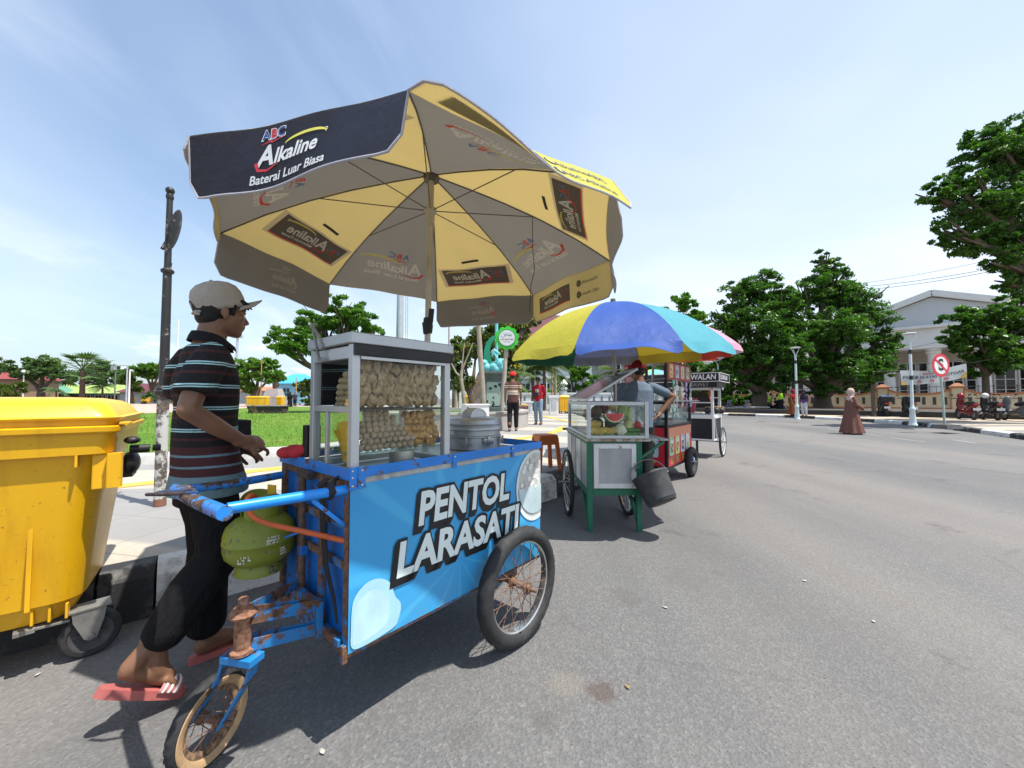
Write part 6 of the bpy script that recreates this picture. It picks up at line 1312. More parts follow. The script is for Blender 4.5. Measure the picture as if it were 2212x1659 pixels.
# ================================================================ street furniture
def old_post():
    p=gp(345,1092,PZ); k=1.; t=thing('old_signpost','old peeling signpost, white below and black above, with a tilted plate','post',(p.x,p.y,PZ)); 
    mw=worn('peeling_white',(.52,.52,.50),(.06,.055,.05),.56,10,.6,(.16,.12,.10)); mk=worn('peeling_black',(.018,.018,.018),(.16,.15,.14),.68,16,.5,(.3,.28,.26))
    b=MB(); b.tube([(0,0,0),(0,0,.97)],.042,18); b.tube([(0,0,-.0),(0,0,.06)],.044,18,1); obj('lower_post',b,[mw,mat('rusty_foot',(.22,.10,.07),.8)],t,smooth=40)
    b=MB(); b.lathe([(.044,.94),(.058,.955),(.066,.975),(.066,.99),(.055,1.0),(.058,1.015),(.040,1.04)],20); obj('collar',b,mk,t,smooth=True)
    b=MB(); b.tube([(0,0,1.02),(0,0,2.06)],[.036,.031],10); b.lathe([(.032,2.03),(.046,2.042),(.048,2.06),(.034,2.075)],18); b.tube([(0,0,2.07),(0,0,2.74)],[.026,.022],10); b.tube([(0.01,0,2.05),(.02,0,2.13)],.016,8); b.ell((0,0,2.78),(.034,.034,.034)); b.lathe([(.024,2.70),(.030,2.72),(.024,2.75)],14); obj('upper_post',b,mk,t,smooth=40)
    b=MB(); R=Matrix.Rotation(rad(20),3,'Z')@Matrix.Rotation(rad(12),3,'Y'); b.ell((.055,-.01,2.42),(.015,.10,.19),0,16,12,R); b.bar((-.055,0,2.25),(.07,-.01,2.45),.02,.02); o=obj('plate',b,mk,t,smooth=True)
old_post()
def lamp(px,py,label,z=.155,H=3.55,bands=True):
    p=gp(px,py,z); t=thing('street_lamp',label,'street lamp',(p.x,p.y,z),0,'pale green street lamps'); m=mat('pale_green_paint',(.52,.60,.60),.45,0,.12,6,0,60,.2,(.3,.3,.28)); 
    b=MB(); b.lathe([(.135,0),(.135,.04),(.115,.07),(.11,.12),(.075,.55),(.092,.60),(.092,.66),(.062,.70),(.052,.80),(.043,H-.45),(.058,H-.44),(.058,H-.40),(.035,H-.38)],20); obj('column',b,m,t,smooth=40)
    b=MB()
    for s in (-1,1): b.tube([(0,0,H-.42),(s*.10,0,H-.25),(s*.19,0,H-.05)],.016,8)
    b.tube([(0,0,H-.40),(0,.14,H-.05)],.014,8); obj('arm',b,m,t,smooth=True)
    b=MB(); b.lathe([(.0,H-.05),(.20,H-.045),(.25,H-.02),(.18,H+.005),(.0,H+.02)],24); obj('lamp_head',b,mat('lamp_head_grey',(.50,.54,.55),.4),t,smooth=True)
    if bands:
        b=MB()
        for zz in (1.75,2.75): b.lathe([(.053,zz),(.053,zz+.16)],18)
        obj('band',b,mat('band_black',(.015,.015,.016),.6),t)
lamp(1722,906,'pale green street lamp beside the two women in headscarves'); lamp(1972,919,'pale green street lamp in front of the white banner'); lamp(1553,889,'pale green street lamp rising behind the black cart roof',.155,4.0,False)
def no_stop():
    p=gp(2041,926,.155); t=thing('road_sign','round no stopping sign with a red ring and crossed out black S','road sign',(p.x,p.y,.155),rad(0)); T0=Vector((p.x,p.y,0))
    b=MB(); b.tube([(0,0,0),(-.03,0,1.2),(-.11,.0,2.45)],.033,12); obj('pole',b,mat('sign_pole_green',(.33,.40,.36),.6,0,.2,6,.2,30,.4,(.2,.19,.17)),t,smooth=True)
    P=empty('disc',(-.095,-.045,2.17),rad(-84+90+38-40),t); P.rotation_euler=(0,rad(-3),rad(12))
    b=MB(); n=40; r=.40; f=lambda x,y,d:(x,-d,y)
    T=Matrix.Rotation(PI/2,4,'X'); b.lathe([(0,-.008),(r,-.008),(r,.0),(0,.0)],n,0,T); obj('backing',b,mat('sign_red',(0,0,0)) if False else mat('sign_bright_red',(.50,.012,.03),.4),P)
    b=MB(); b.add([f(.30*math.cos(2*PI*i/n),.30*math.sin(2*PI*i/n),.003) for i in range(n)],[tuple(range(n))]); obj('white_disc',b,mat('sign_white',(.66,.66,.66),.4),P)
    b=MB(); b.text('S',lambda x,y:f(x,y,.006),0,size=.55,bold=.035); obj('letter',b,MBLKP,P)
    b=MB(); strokes(b,lambda x,y:f(x,y,.009),[[(-.25,.22),(.25,-.22)]],.036); obj('slash',b,mat('sign_bright_red',(0,0,0)),P)
    b=MB(); b.box((.1,.1,.07),(.75,.5,.14),0,.2,.8); b.box((.35,.05,.155),(.35,.2,.012),1,.3); o=obj('concrete_block',b,[mat('tarred_block',(.05,.05,.05),.8,0,.3,6,.3,30),mat('pale_patch',(.5,.48,.45),.7)],None,bevel=.03); o.location=(p.x-.05,p.y-.1,.155); tag(o,'dark concrete block at the foot of the no stopping sign','block')
no_stop()
def banner():
    a=dp(1944,802,20.5); c=dp(2086,787,19.8); a2=dp(1950,832,20.5); t=thing('banner','sagging white parking notice banner strung up behind the no stopping sign','banner',a); d=c-a; n=Vector((d.y,-d.x,0)).normalized(); h=Vector((0,0,-.74))
    def f(u,v,o=0.): return d*u+h*v*(1-.10*u)+Vector((0,0,-.10*math.sin(PI*u)+.04*(1-v)*math.cos(6*u)))+n*(.05*math.sin(7*u+2*v)+o)
    b=MB(); b.grid(lambda u,v:f(u,v),30,8); b.grid(lambda u,v:f(u,v,-.004),30,8); obj('sheet',b,cloth('banner_cloth',(.62,.66,.68),.3,None,.6,.05,3,.1),t,smooth=True)
    W_=d.length; g=lambda cx,cy:(lambda x,y:f(cx+x/W_,cy-y/.74,.012))
    mt=[mat('banner_red',(.45,.05,.06),.6),mat('banner_navy',(.035,.04,.10),.6),mat('banner_gold',(.62,.38,.08),.6)]
    b=MB(); b.text('DILARANG',g(.5,.24),0,size=.17,bold=.02); b.text('PARKIR DI ATAS TROTOAR',g(.5,.50),1,size=.20,bold=.025,w=2.6)
    for i,cx in enumerate((.30,.50,.70)): strokes(b,g(cx,.80),[arc(0,0,.085,.085,0,360,20),[(-.06,.06),(.06,-.06)]],.014,0); strokes(b,g(cx,.80),[[(-.05,-.01),(.05,-.01)],[(-.02,.02),(.03,.02)]],.012,1)
    b.add([f(0,.6,.012),f(.10,1,.012),f(0,1,.012)],[(0,1,2)],2); b.add([f(1,.55,.012),f(.88,1,.012),f(1,1,.012)],[(0,1,2)],2); b.add([g(.45,.07)(.04*math.cos(i),.04*math.sin(i)) for i in range(6)],[tuple(range(6))],1); b.add([g(.53,.07)(.05*math.cos(i),.035*math.sin(i)) for i in range(6)],[tuple(range(6))],1)
    obj('lettering',b,mt,t)
    b=MB()
    for q in (0,1): b.tube([f(q,0),f(q,0)+d.normalized()*(2*q-1)*1.2+Vector((0,0,.1))],.01,5)
    obj('rope',b,MBLKP,t)
banner()
def flower_sign():
    p=gp(1083,884,PZ+.5); p=dp(1083,884,11.9); t=thing('flower_sign','round white sign with bright green petals on a post by the planter','sign',(p.x,p.y,PZ+.3)); zc=dp(1095,731,11.9).z-(PZ+.3); dx=dp(1095,731,11.9).x-p.x
    b=MB(); b.tube([(0,0,0),(dx,0.02,zc)],[.075,.06],10); obj('post',b,mat('pale_bark_post',(.36,.31,.26),.8,0,.2,5,.4,30),t,smooth=True)
    b=MB()
    for k in range(10):
        a=2*PI*k/10+.2; T=Matrix.Translation((dx+.27*math.cos(a),-.075,zc+.27*math.sin(a)))@Matrix.Rotation(PI/2,4,'X'); b.lathe([(0,-.012),(.105,-.012),(.105,.012+.0006*k),(0,.012+.0006*k)],20,0,T)
    T=Matrix.Translation((dx,-.08,zc))@Matrix.Rotation(PI/2,4,'X'); b.lathe([(0,-.018),(.285,-.018),(.285,.03),(0,.03)],32,0,T); pt=obj('petals',b,mat('vivid_green',(.035,.50,.03),.45),t)
    b=MB(); b.lathe([(0,.031),(.265,.031),(.265,.034),(0,.034)],36,1,T); b.lathe([(0,.0345),(.245,.0345),(.245,.037),(0,.037)],36,0,T); obj('face',b,[mat('sign_face',(.58,.62,.62),.4),mat('deep_green_ring',(.01,.13,.07),.5)],t)
    f=lambda x,y:(dx+x,-.1185,zc+y); b=MB()
    strokes(b,f,[arc(.15,.09,.018,.035,120,330,8),arc(.10,.09,.015,.03,180,360,8),[(.085,.15),(.082,.06)],arc(.045,.09,.015,.03,180,360,8),[(.03,.15),(.028,.06)],[(-.02,.16),(-.022,.055)],arc(-.045,.08,.025,.02,0,360,10),arc(-.115,.06,.055,.04,160,360,10),[(.16,.14),(.162,.142)],[(-.10,.12),(-.08,.13)]],.006)
    b.text('YAA BAATHIN',f if False else (lambda x,y:f(x,y-.05)),1,size=.062,bold=.03); b.text('Maha Gaib',lambda x,y:f(x,y-.12),0,size=.045); obj('lettering',b,[mat('sign_ink',(.05,.05,.05),.6),mat('sign_maroon',(.30,.03,.05),.6)],t)
flower_sign()
def planter():
    cx,cy,R=-2.2,13.2,2.75; t=thing('round_planter','low round grey planter wall behind the steamer pot','planter',(cx,cy,PZ)); 
    b=MB(); b.lathe([(R,0),(R,.47),(R+.03,.47),(R+.03,.53),(R-.25,.53),(R-.25,.40)],64,cap=False); obj('wall',b,mat('planter_concrete',(.36,.34,.32),.8,0,.15,2,.2,30,.5,(.2,.19,.18)),t,smooth=30)
    b=MB(); b.lathe([(R-.24,.42),(.0,.50)],48,cap=False); obj('soil',b,mat('planter_grass',(.07,.14,.02),.9,0,.4,3,.6,20),t)
planter()
def sculpture():
    p=dp(1067,886,13.0); z0=PZ+.46; t=thing('carved_pillar','dark carved stone pillar with a flared cap in the round planter','pillar',(p.x,p.y,z0)); md=mat('dark_stone',(.10,.125,.125),.7,0,.2,6,.2,30)
    b=MB(); b.box((0,0,.08),(.78,.78,.16)); b.box((0,0,.60),(.62,.62,.95)); b.box((0,0,1.17),(.58,.58,.20),0,None,1.30); b.box((0,0,1.31),(.86,.86,.09)); obj('shaft',b,md,t,bevel=.01)
    tt=NT('carved_relief'); v=tt.new('TexVoronoi',feature='SMOOTH_F1'); tt.L.new(tt.mapping((1,1,.8)),v.inputs['Vector']); v.inputs['Scale'].default_value=9; w=tt.noise(7,2,.5,2.5); k=tt.math('GREATER_THAN',tt.math('ADD',tt.math('MULTIPLY',v.outputs['Distance'],.7),tt.math('MULTIPLY',w,.6)),.545); mc=tt.fin(tt.mix(k,(.01,.035,.03),(.34,.42,.38)),.7); tt.bump(k,.8,.03)
    b=MB()
    for a in range(4): R=Matrix.Rotation(a*PI/2,4,'Z'); b.box((0,-.312,.60),(.46,.012,.80),0,None,1,R)
    obj('relief_panel',b,mc,t)
    top=z0+1.356; s=thing('wave_sculpture','turquoise wave sculpture with a green curved fin on the carved pillar','sculpture',(p.x,p.y,top)); mtq=mat('turquoise_paint',(.16,.52,.55),.45,0,.12,5,0,60,.2,(.1,.25,.25)); mgr=mat('emerald_paint',(.008,.25,.14),.4,0,.15,5)
    b=MB()
    for x,z,r in ((-.25,.14,.17),(-.02,.17,.18),(.22,.26,.20),(.30,.12,.15),(.08,.08,.16),(-.32,.30,.12),(.33,.36,.10)): b.ell((x,0,z),(r,.17,r),0,18,12)
    fuse('wave',b,mtq,s,.02,2)
    b=MB(); P=[(-.06,.10),(-.20,.35),(-.24,.65),(-.18,.95),(-.02,1.15),(.14,1.22)]; Wf=[.13,.12,.105,.09,.065,.02]; V=[];Fc=[]
    S=resample(P,.05); n=len(S)
    for i,q in enumerate(S):
        d=(S[min(i+1,n-1)]-S[max(i-1,0)]).normalized(); nn=Vector((-d.y,d.x,0)); w=np.interp(i/(n-1),[0,.2,.4,.6,.85,1],Wf)
        for e in (-1,1):
            for y in (-.05,.05): pp=q+nn*(w*e); V.append((pp.x,y,pp.y))
    for i in range(n-1):
        for a,c in ((0,1),(1,3),(3,2),(2,0)): Fc.append((4*i+a,4*i+c,4*i+4+c,4*i+4+a))
    Fc+=[(0,1,3,2),(4*n-4,4*n-2,4*n-1,4*n-3)]; b.add(V,Fc); obj('fin',b,mgr,s,bevel=.01)
    b=MB(); b.tube([(.08,.12,.2),(.08,.12,1.75)],.055,12); b.lathe([(.055,1.70),(.075,1.72),(.075,1.76),(.03,1.80)],12,0,Matrix.Translation((.08,.12,0))); obj('mast',b,mtq,s,smooth=True)
    b=MB()
    for k,(x,z,a) in enumerate(((-.02,.62,20),(.06,.52,-25),(.10,.66,-50))): b.ell((x,-.14,z),(.045,.03,.17),0,10,8,Matrix.Rotation(rad(a),3,'Y'))
    fuse('plume',b,mtq,s,.015,1)
sculpture()
def misc_street():
    p=gp(1032,937,PZ); t=thing('white_cabinet','white cabinet with a dark blue edge in front of the round planter','cabinet',(p.x,p.y,PZ),rad(20)); m=mat('cabinet_white',(.62,.62,.63),.5,0,.06,5)
    b=MB(); b.box((0,.3,.37),(.62,.6,.74)); obj('box',b,m,t,bevel=.006)
    b=MB(); b.box((0,.3,.755),(.66,.64,.03)); obj('top',b,m,t,bevel=.004)
    b=MB(); b.box((-.27,-.003,.40),(.035,.006,.6)); obj('stripe',b,mat('deep_blue',(.012,.02,.10),.5),t)
    b=MB(); rg=random.Random(2)
    for i in range(12): 
        x,y=rg.uniform(.05,.24),rg.uniform(.1,.5); strokes(b,lambda a,c:(.311,x*2.2-.05+a,y+c),[arc(0,0,rg.uniform(.02,.06),rg.uniform(.02,.05),rg.uniform(0,200),rg.uniform(220,330),8)],.006)
    obj('scribble',b,mat('scribble_grey',(.2,.2,.21),.7),t)
    # white boundary wall behind the pavement
    t=thing('boundary_wall','low white boundary wall with narrow slots and urn finials','wall',(1.2,34,PZ),0); mw=mat('white_wall',(.62,.63,.64),.7,0,.06,2,.1,20,.15,(.4,.4,.4))
    b=MB(); b.span((-6,0,0),(14,.25,1.25)); b.span((-6.05,-.06,1.25),(14.05,.31,1.42)); b.span((-6,-.05,0),(14,-.001,.25)); obj('wall',b,mw,t)
    b=MB()
    for i in range(28):
        x=-5.6+.68*i; b.span((x,-.02,.42),(x+.16,-.004,1.08))
    o=obj('slots',b,mat('slot_shadow',(.14,.15,.17),.8),t)
    for x in (-5.9,-1.4,3.4,8.2,13):
        b=MB(); b.span((x-.22,-.14,0),(x+.22,.36,1.55)); b.lathe([(.10,1.55),(.30,1.72),(.34,1.80),(.12,1.92),(.12,2.0),(.34,2.12),(.36,2.2),(.0,2.62)],14,0,Matrix.Translation((x,.11,0))); obj('pier',b,mw,t,smooth=30)
    # small white info posts
    for px,py,lab,h in ((1141,893,'short white post on the pavement between the two walking men',.75),(1196,895,'white information pillar beside the yellow bin',1.1)):
        p=gp(px,py,PZ); t=thing('info_pillar',lab,'pillar',(p.x,p.y,PZ)); b=MB(); b.box((0,0,h*.42),(.5,.35,h*.84)); obj('block',b,mw,t,bevel=.02); b=MB(); b.box((0,0,h*.92),(.62,.42,h*.14)); b.box((0,-.19,h*.5),(.30,.02,h*.5),1); obj('top',b,[mw,mat('pillar_grey',(.42,.43,.45),.6)],t,bevel=.02)
    p=gp(1127,897,PZ); t=thing('vendor_crate','low crate with a printed cloth on the pavement behind the walking men','crate',(p.x,p.y,PZ)); b=MB(); b.box((0,0,.25),(.7,.5,.5)); obj('box',b,mat('printed_cloth',(.22,.10,.12),.8,0,.9,9),t,bevel=.02); b=MB(); b.box((0,0,.52),(.78,.56,.04)); b.ell((.1,0,.57),(.2,.15,.06)); obj('top',b,mat('straw',(.42,.30,.14),.8),t)
    # tall masts and thin poles on the square
    mm=mat('mast_grey',(.42,.46,.50),.5,.3,.08,4); mo=mat('bamboo',(.42,.27,.10),.7); mw2=mat('white_pole',(.66,.66,.66),.5); mdk=mat('dark_pole_paint',(.16,.16,.16),.6)
    def pole(px,py,ytop,Y,r,m,lab,name='pole',arm=None,z=PZ):
        p=dp(px,py,Y); h=dp(px,ytop,Y).z-z; t=thing(name,lab,name.replace('_',' '),(p.x,p.y,z)); b=MB(); b.tube([(0,0,0),(0,0,h)],[r,r*.75],10); obj('shaft',b,m,t,smooth=True)
        if arm: arm(t,h)
    def ladder(t,h):
        b=MB()
        for s in (-.0,.12): b.tube([(.36+s,0,0),(.36+s,0,h*.99)],.02,5)
        obj('cable_ladder',b,mm,t)
    pole(862,880,560,24,.26,mm,'thick grey floodlight mast rising behind the glass case','mast',ladder)
    pole(380,872,690,45,.10,mw2,'thin white flagpole far behind the seller','flagpole')
    pole(509,872,728,60,.22,mm,'pale grey mast behind the seller chin','mast',lambda t,h:obj('head',MB().box((0,0,h),(1.6,.4,.3)),mm,t))
    pole(563,874,778,42,.06,mo,'yellow bamboo pole in front of the spreading tree','pole',lambda t,h:obj('crossbar',MB().box((0,0,h),(.8,.05,.05)),mo,t)); pole(639,874,816,48,.07,mo,'brown pole right of the blue roofed pavilion','pole')
    pole(272,875,790,62,.12,mm,'tall grey lamp mast beside the palm trees','lamp mast',lambda t,h:obj('lamp_head',MB().box((-.9,0,h),(2.2,.1,.12)).box((-2.2,0,h-.35),(.6,.4,.7)),mm,t)); pole(247,870,805,70,.11,mdk,'thin dark pole left of the grey lamp mast','pole'); pole(278,876,800,58,.12,mw2,'white pole right of the grey lamp mast','pole'); pole(49,868,803,60,.10,mw2,'white lamp pole under the left hand tree','lamp pole',lambda t,h:obj('lamp_head',MB().ell((0,0,h),(.35,.35,.3)),mw2,t))
    pole(1200,882,765,33,.16,mat('wood_pole',(.30,.27,.24),.8),'grey wooden utility pole behind the white wall','utility pole'); pole(1193,882,755,32,.07,mo,'thin orange pole beside the utility pole','pole'); pole(1181,882,785,33,.05,mw2,'white pipe standing left of the utility pole','pipe'); pole(969,880,690,15,.04,mat('pinkish_pole',(.40,.28,.24),.8),'slim pinkish pole at the right of the glass case','pole')
    # stone bench on the lawn and the little spotlight
    p=gp(580,893,PZ+.06); t=thing('stone_block','weathered stone block standing on the lawn','block',(p.x,p.y,PZ+.06),rad(4)); b=MB(); b.box((0,0,.20),(1.85,.7,.42)); obj('block',b,worn('mossy_stone',(.19,.12,.06),(.02,.018,.015),.52,5,.8,(.05,.04,.03)),t,bevel=.03); b=MB(); b.box((0,0,.435),(1.95,.8,.06)); obj('slab',b,mat('grey_slab',(.26,.25,.24),.8),t,bevel=.01)
    p=gp(537,893,PZ+.06); t=thing('ground_spotlight','small black spotlight on a peg in the lawn','spotlight',(p.x,p.y,PZ+.06)); b=MB(); b.tube([(0,0,0),(0,0,.3)],.02,6); obj('peg',b,mw2,t); b=MB(); b.box((0,0,.36),(.12,.14,.18)); obj('lamp',b,MBLKP,t)
    # statue
    p=dp(592,874,48); t=thing('statue','dark bronze standing statue on a tall stepped pedestal','statue',(p.x,p.y,PZ)); ms=mat('pedestal_stone',(.34,.32,.31),.8,0,.1,2)
    b=MB(); b.box((0,0,.15),(5.0,3.0,.3)); b.box((0,0,.45),(3.2,2.2,.3)); b.box((0,0,.85),(2.2,1.7,.5)); b.box((0,0,1.6),(1.9,1.5,1.0),0,None,.72); obj('pedestal',b,ms,t)
    b=MB(); limb(b,[(-.12,0,2.6),(-.16,0,3.3),(-.05,0,3.9)],[.16,.17,.22]); limb(b,[(.30,0,2.6),(.2,0,3.2),(.06,0,3.9)],[.16,.18,.22]); limb(b,[(0,0,3.7),(.0,0,4.6)],[.32,.36]); limb(b,[(-.3,0,4.75),(-.5,-.1,4.2),(-.2,-.3,3.9)],[.15,.13,.11]); limb(b,[(.3,0,4.75),(.5,-.1,4.3),(.35,-.3,3.95)],[.15,.13,.11]); b.ell((0,0,5.15),(.2,.22,.27)); limb(b,[(0,.1,4.5),(.1,.25,3.2)],[.35,.45]); b.v=[(x*.8,y*.8,(z-2.6)*.8+2.08) for x,y,z in b.v]; fuse('figure',b,mat('bronze',(.10,.07,.055),.5,.4),t,.06,2)
misc_street()
def scooter(px,py,label,rz,body,seat_box=None,helmet=None,plate=True,z=.155):
    p=gp(px,py,z); t=thing('motor_scooter',label,'motorbike',(p.x,p.y,z),rz,'motorbikes parked along the wall'); mbod=body; mblk=MBLKP
    for x in (-.60,.62):
        w=empty('wheel',(x,0,.28),0,t); w.rotation_euler=(PI/2,0,0)
        b=MB(); n=28; k=8
        b.tube([(.235*math.cos(2*PI*i/n),.235*math.sin(2*PI*i/n),0) for i in range(n)],.052,8,closed=True); obj('tyre',b,MBLK,w,smooth=True)
        b=MB(); b.lathe([(0,-.03),(.05,-.03),(.06,-.012),(.185,-.015),(.185,.015),(.06,.012),(.05,.03),(0,.03)],20); obj('rim',b,MSTEEL,w,smooth=True)
    b=MB(); limb(b,[(-.78,0,.72),(-.45,0,.62),(-.1,0,.48)],[.09,.15,.12]); limb(b,[(-.1,0,.40),(.35,0,.36)],[.13,.11]); limb(b,[(.38,0,.40),(.50,0,.72),(.44,0,.98)],[.11,.15,.13]); limb(b,[(.60,0,.52),(.74,0,.50)],[.07,.05]); limb(b,[(.44,0,1.0),(.42,0,1.05)],[.12,.10]); limb(b,[(-.55,.0,.35),(-.25,0,.32)],[.11,.13]); fuse('bodywork',b,mbod,t,.03,2)
    b=MB(); limb(b,[(-.72,0,.80),(-.35,0,.79),(-.02,0,.75)],[.095,.125,.10]); fuse('saddle',b,mblk,t,.03,2)
    b=MB(); b.tube([(.36,-.34,1.03),(.44,-.12,1.03),(.44,.12,1.03),(.36,.34,1.03)],.018,8); b.tube([(.62,.09,.28),(.48,.06,.72)],.028,8); b.tube([(.62,-.09,.28),(.48,-.06,.72)],.028,8); obj('handlebar',b,mblk,t)
    for s in (-1,1):
        b=MB(); b.tube([(.42,s*.22,1.04),(.42,s*.30,1.20)],.008,6); b.ell((.42,s*.32,1.22),(.02,.06,.04)); obj('mirror',b,mblk,t)
    b=MB(); b.box((-.84,0,.74),(.05,.20,.08)); obj('tail_light',b,mat('tail_red',(.35,.01,.01),.3),t,bevel=.01)
    if plate: b=MB(); b.box((-.87,0,.52),(.012,.26,.11)); obj('number_plate',b,mat('plate_white',(.66,.66,.66),.5),t)
    b=MB(); b.tube([(-.2,-.16,.28),(-.55,-.17,.30),(-.80,-.17,.36)],[.03,.05,.045],8); obj('exhaust',b,MSTEEL,t)
    if seat_box: 
        b=MB(); b.box((-.62,0,.98),(.42,.50,.30)); o=obj('delivery_box',b,seat_box[0],t,bevel=.03)
        if len(seat_box)>1: b=MB(); b.box((-.62,0,1.15),(.40,.46,.05)); obj('box_cover',b,seat_box[1],t,bevel=.02)
    if helmet:
        h=thing('helmet',helmet[1],'helmet',(p.x+.40*math.cos(rz),p.y+.40*math.sin(rz),z+1.13),rz); b=MB(); b.ell((0,0,.03),(.15,.13,.14),0,16,10); obj('shell',b,helmet[0],h,smooth=True); b=MB(); b.ell((.07,0,0.0),(.09,.11,.06),0,12,8); obj('visor',b,MBLKP,h,smooth=True)
mr=mat('scooter_red',(.13,.008,.014),.3); mk=mat('scooter_black',(.016,.016,.018),.3); mg=mat('scooter_grey',(.10,.105,.11),.35)
scooter(1908,899,'black motorbike with a delivery box and blue cover near the thin tree',rad(58),mk,(MBLKP,mat('blue_cover',(.12,.30,.55),.5)))
scooter(1963,901,'black motorbike with a plain black delivery box behind the lamp post',rad(60),mk,(MBLKP,))
scooter(2088,906,'dark red scooter with a red helmet on its handlebar',rad(63),mr,None,(mat('helmet_red',(.26,.012,.02),.25),'red helmet on the dark red scooter'))
scooter(2140,907,'black scooter with a white helmet on its handlebar',rad(60),mk,None,(mat('helmet_white',(.62,.64,.64),.25),'white helmet on the black scooter'))
scooter(2198,909,'grey scooter parked at the right end of the row',rad(75),mg)
scooter(1674,889,'dark motorbike under the large tree beside the warden',rad(100),mk,None,None,False)
def chair(px,py,label):
    p=gp(px,py,.155); t=thing('plastic_chair',label,'chair',(p.x,p.y,.155),rad(200)); m=mat('mauve_plastic',(.20,.19,.30),.5)
    b=MB(); b.box((0,0,.43),(.42,.42,.035)); obj('seat',b,m,t,bevel=.01)
    b=MB(); 
    for x in (-.2,.2): b.bar((x,.2,.43),(x*.95,.28,.88),.04,.03)
    for x in (-.09,0,.09): b.bar((x,.21,.5),(x,.27,.84),.035,.015)
    b.box((0,.275,.86),(.42,.03,.07)); obj('backrest',b,m,t,bevel=.005)
    for x in (-.19,.19):
        for y in (-.19,.19): b=MB(); b.bar((x*1.1,y*1.1,0),(x,y,.43),.04,.035); obj('leg',b,m,t)
chair(1608,890,'mauve plastic chair by the white bench under the large trees'); chair(1570,889,'mauve plastic chair under the trees, just right of the black cart')
p=gp(1645,890,.155); t=thing('stone_bench','long pale stone bench at the foot of the large tree','bench',(p.x-.8,p.y,.155),rad(-10)); b=MB(); b.box((0,0,.36),(2.4,.5,.10)); obj('seat',b,mat('bench_pale',(.42,.41,.40),.7),t,bevel=.02)
for x in (-.9,.9): b=MB(); b.box((x,0,.155),(.3,.4,.31)); obj('leg',b,mat('bench_dark',(.06,.06,.06),.8),t)
# litter and fallen leaves
def litter():
    rg=random.Random(12); ml=mat('dry_leaf',(.26,.17,.06),.8,0,.4,30); mp=mat('scrap_paper',(.36,.35,.32),.7); mg=mat('green_leaf_scrap',(.12,.22,.05),.7); my=mat('yellow_leaf',(.5,.36,.05),.7)
    sp=[((905,2330),.02,mp,'pale paper scrap'),((935,2410),0,mp,'pale paper scrap'),((1000,2320),0,mp,'pale paper scrap'),((1045,2405),0,mp,'pale paper scrap'),((1270,2965),0,mp,'flattened grey paper scrap'),((2620,2395),0,mp,'tiny white scrap'),((3440,2450),0,mp,'white scrap'),((3170,2290),0,mp,'small white scrap'),((1195,2505),0,my,'yellow leaf'),((2975,1690),0,my,'yellow leaf'),((870,2480),0,ml,'dry brown leaf'),((420,2520),0,ml,'dry brown leaf'),((560,2700),0,ml,'dry brown leaf'),((150,2660),0,mp,'pale paper scrap'),((2470,2710),0,ml,'dry brown leaf'),((2080,1650),PZ,mg,'green leaf scrap'),((2180,1645),PZ,mg,'green leaf scrap'),((2060,1680),PZ,mp,'crumpled white scrap'),((2180,1672),PZ,my,'yellow leaf'),((2000,1705),PZ,my,'yellow leaf')]
    for (q,z,m,lab) in sp:
        x,y=q[0]*.5486,q[1]*.5486; p=gp(x,y,z); d=p.y; s=.009+.0028*d; b=MB(); n=9
        V=[(s*rg.uniform(.6,1.2)*math.cos(2*PI*i/n),s*.6*rg.uniform(.6,1.2)*math.sin(2*PI*i/n),.003+.06*s*rg.random()) for i in range(n)]; b.add(V+[(0,0,.004+.08*s)],[(i,(i+1)%n,n) for i in range(n)]); o=obj('fallen_leaf' if 'leaf' in lab else 'paper_scrap',b,m); o.location=(p.x,p.y,z+.004); o.rotation_euler=(0,0,rg.uniform(0,6)); tag(o,lab+(' lying on the pavement' if z>.1 else ' lying on the asphalt'),'leaf' if 'leaf' in lab else 'scrap','scraps and leaves on the ground')
litter()
# ================================================================ trees
def m_leaf(name,a,b,tr=.35,hi=None):
    t=NT(name); at_=t.new('Attribute',attribute_name='tone'); oi=t.noise(.5,3); k=t.math('ADD',t.math('MULTIPLY',at_.outputs['Fac'],.75),t.math('MULTIPLY',oi,.25)); c=t.mix(k,a,b)
    t.fin(c,.42,0,.4); tl=t.new('BsdfTranslucent'); t.L.new(t.mix(1,c,(1.3,1.6,.5),'MULTIPLY'),tl.inputs[0]); ms=t.new('MixShader'); ms.inputs[0].default_value=tr; t.L.new(t.b.outputs[0],ms.inputs[1]); t.L.new(tl.outputs[0],ms.inputs[2]); t.L.new(ms.outputs[0],t.out.inputs[0]); return t.m
LEAF_A=m_leaf('leaf_dark',(.016,.058,.012),(.088,.195,.022)); LEAF_B=m_leaf('leaf_fresh',(.030,.095,.012),(.13,.26,.03)); LEAF_C=m_leaf('leaf_olive',(.03,.06,.012),(.11,.15,.03)); LEAF_D=m_leaf('leaf_far',(.045,.095,.035),(.12,.20,.06),.25); BARK=mat('bark',(.10,.075,.055),.9,0,.3,4,.8,14); BARKP=mat('pale_bark',(.30,.25,.20),.85,0,.25,4,.5,14,.4,(.15,.11,.08))
FLW=m_leaf('yellow_blossom',(.50,.30,.02),(.62,.46,.05))
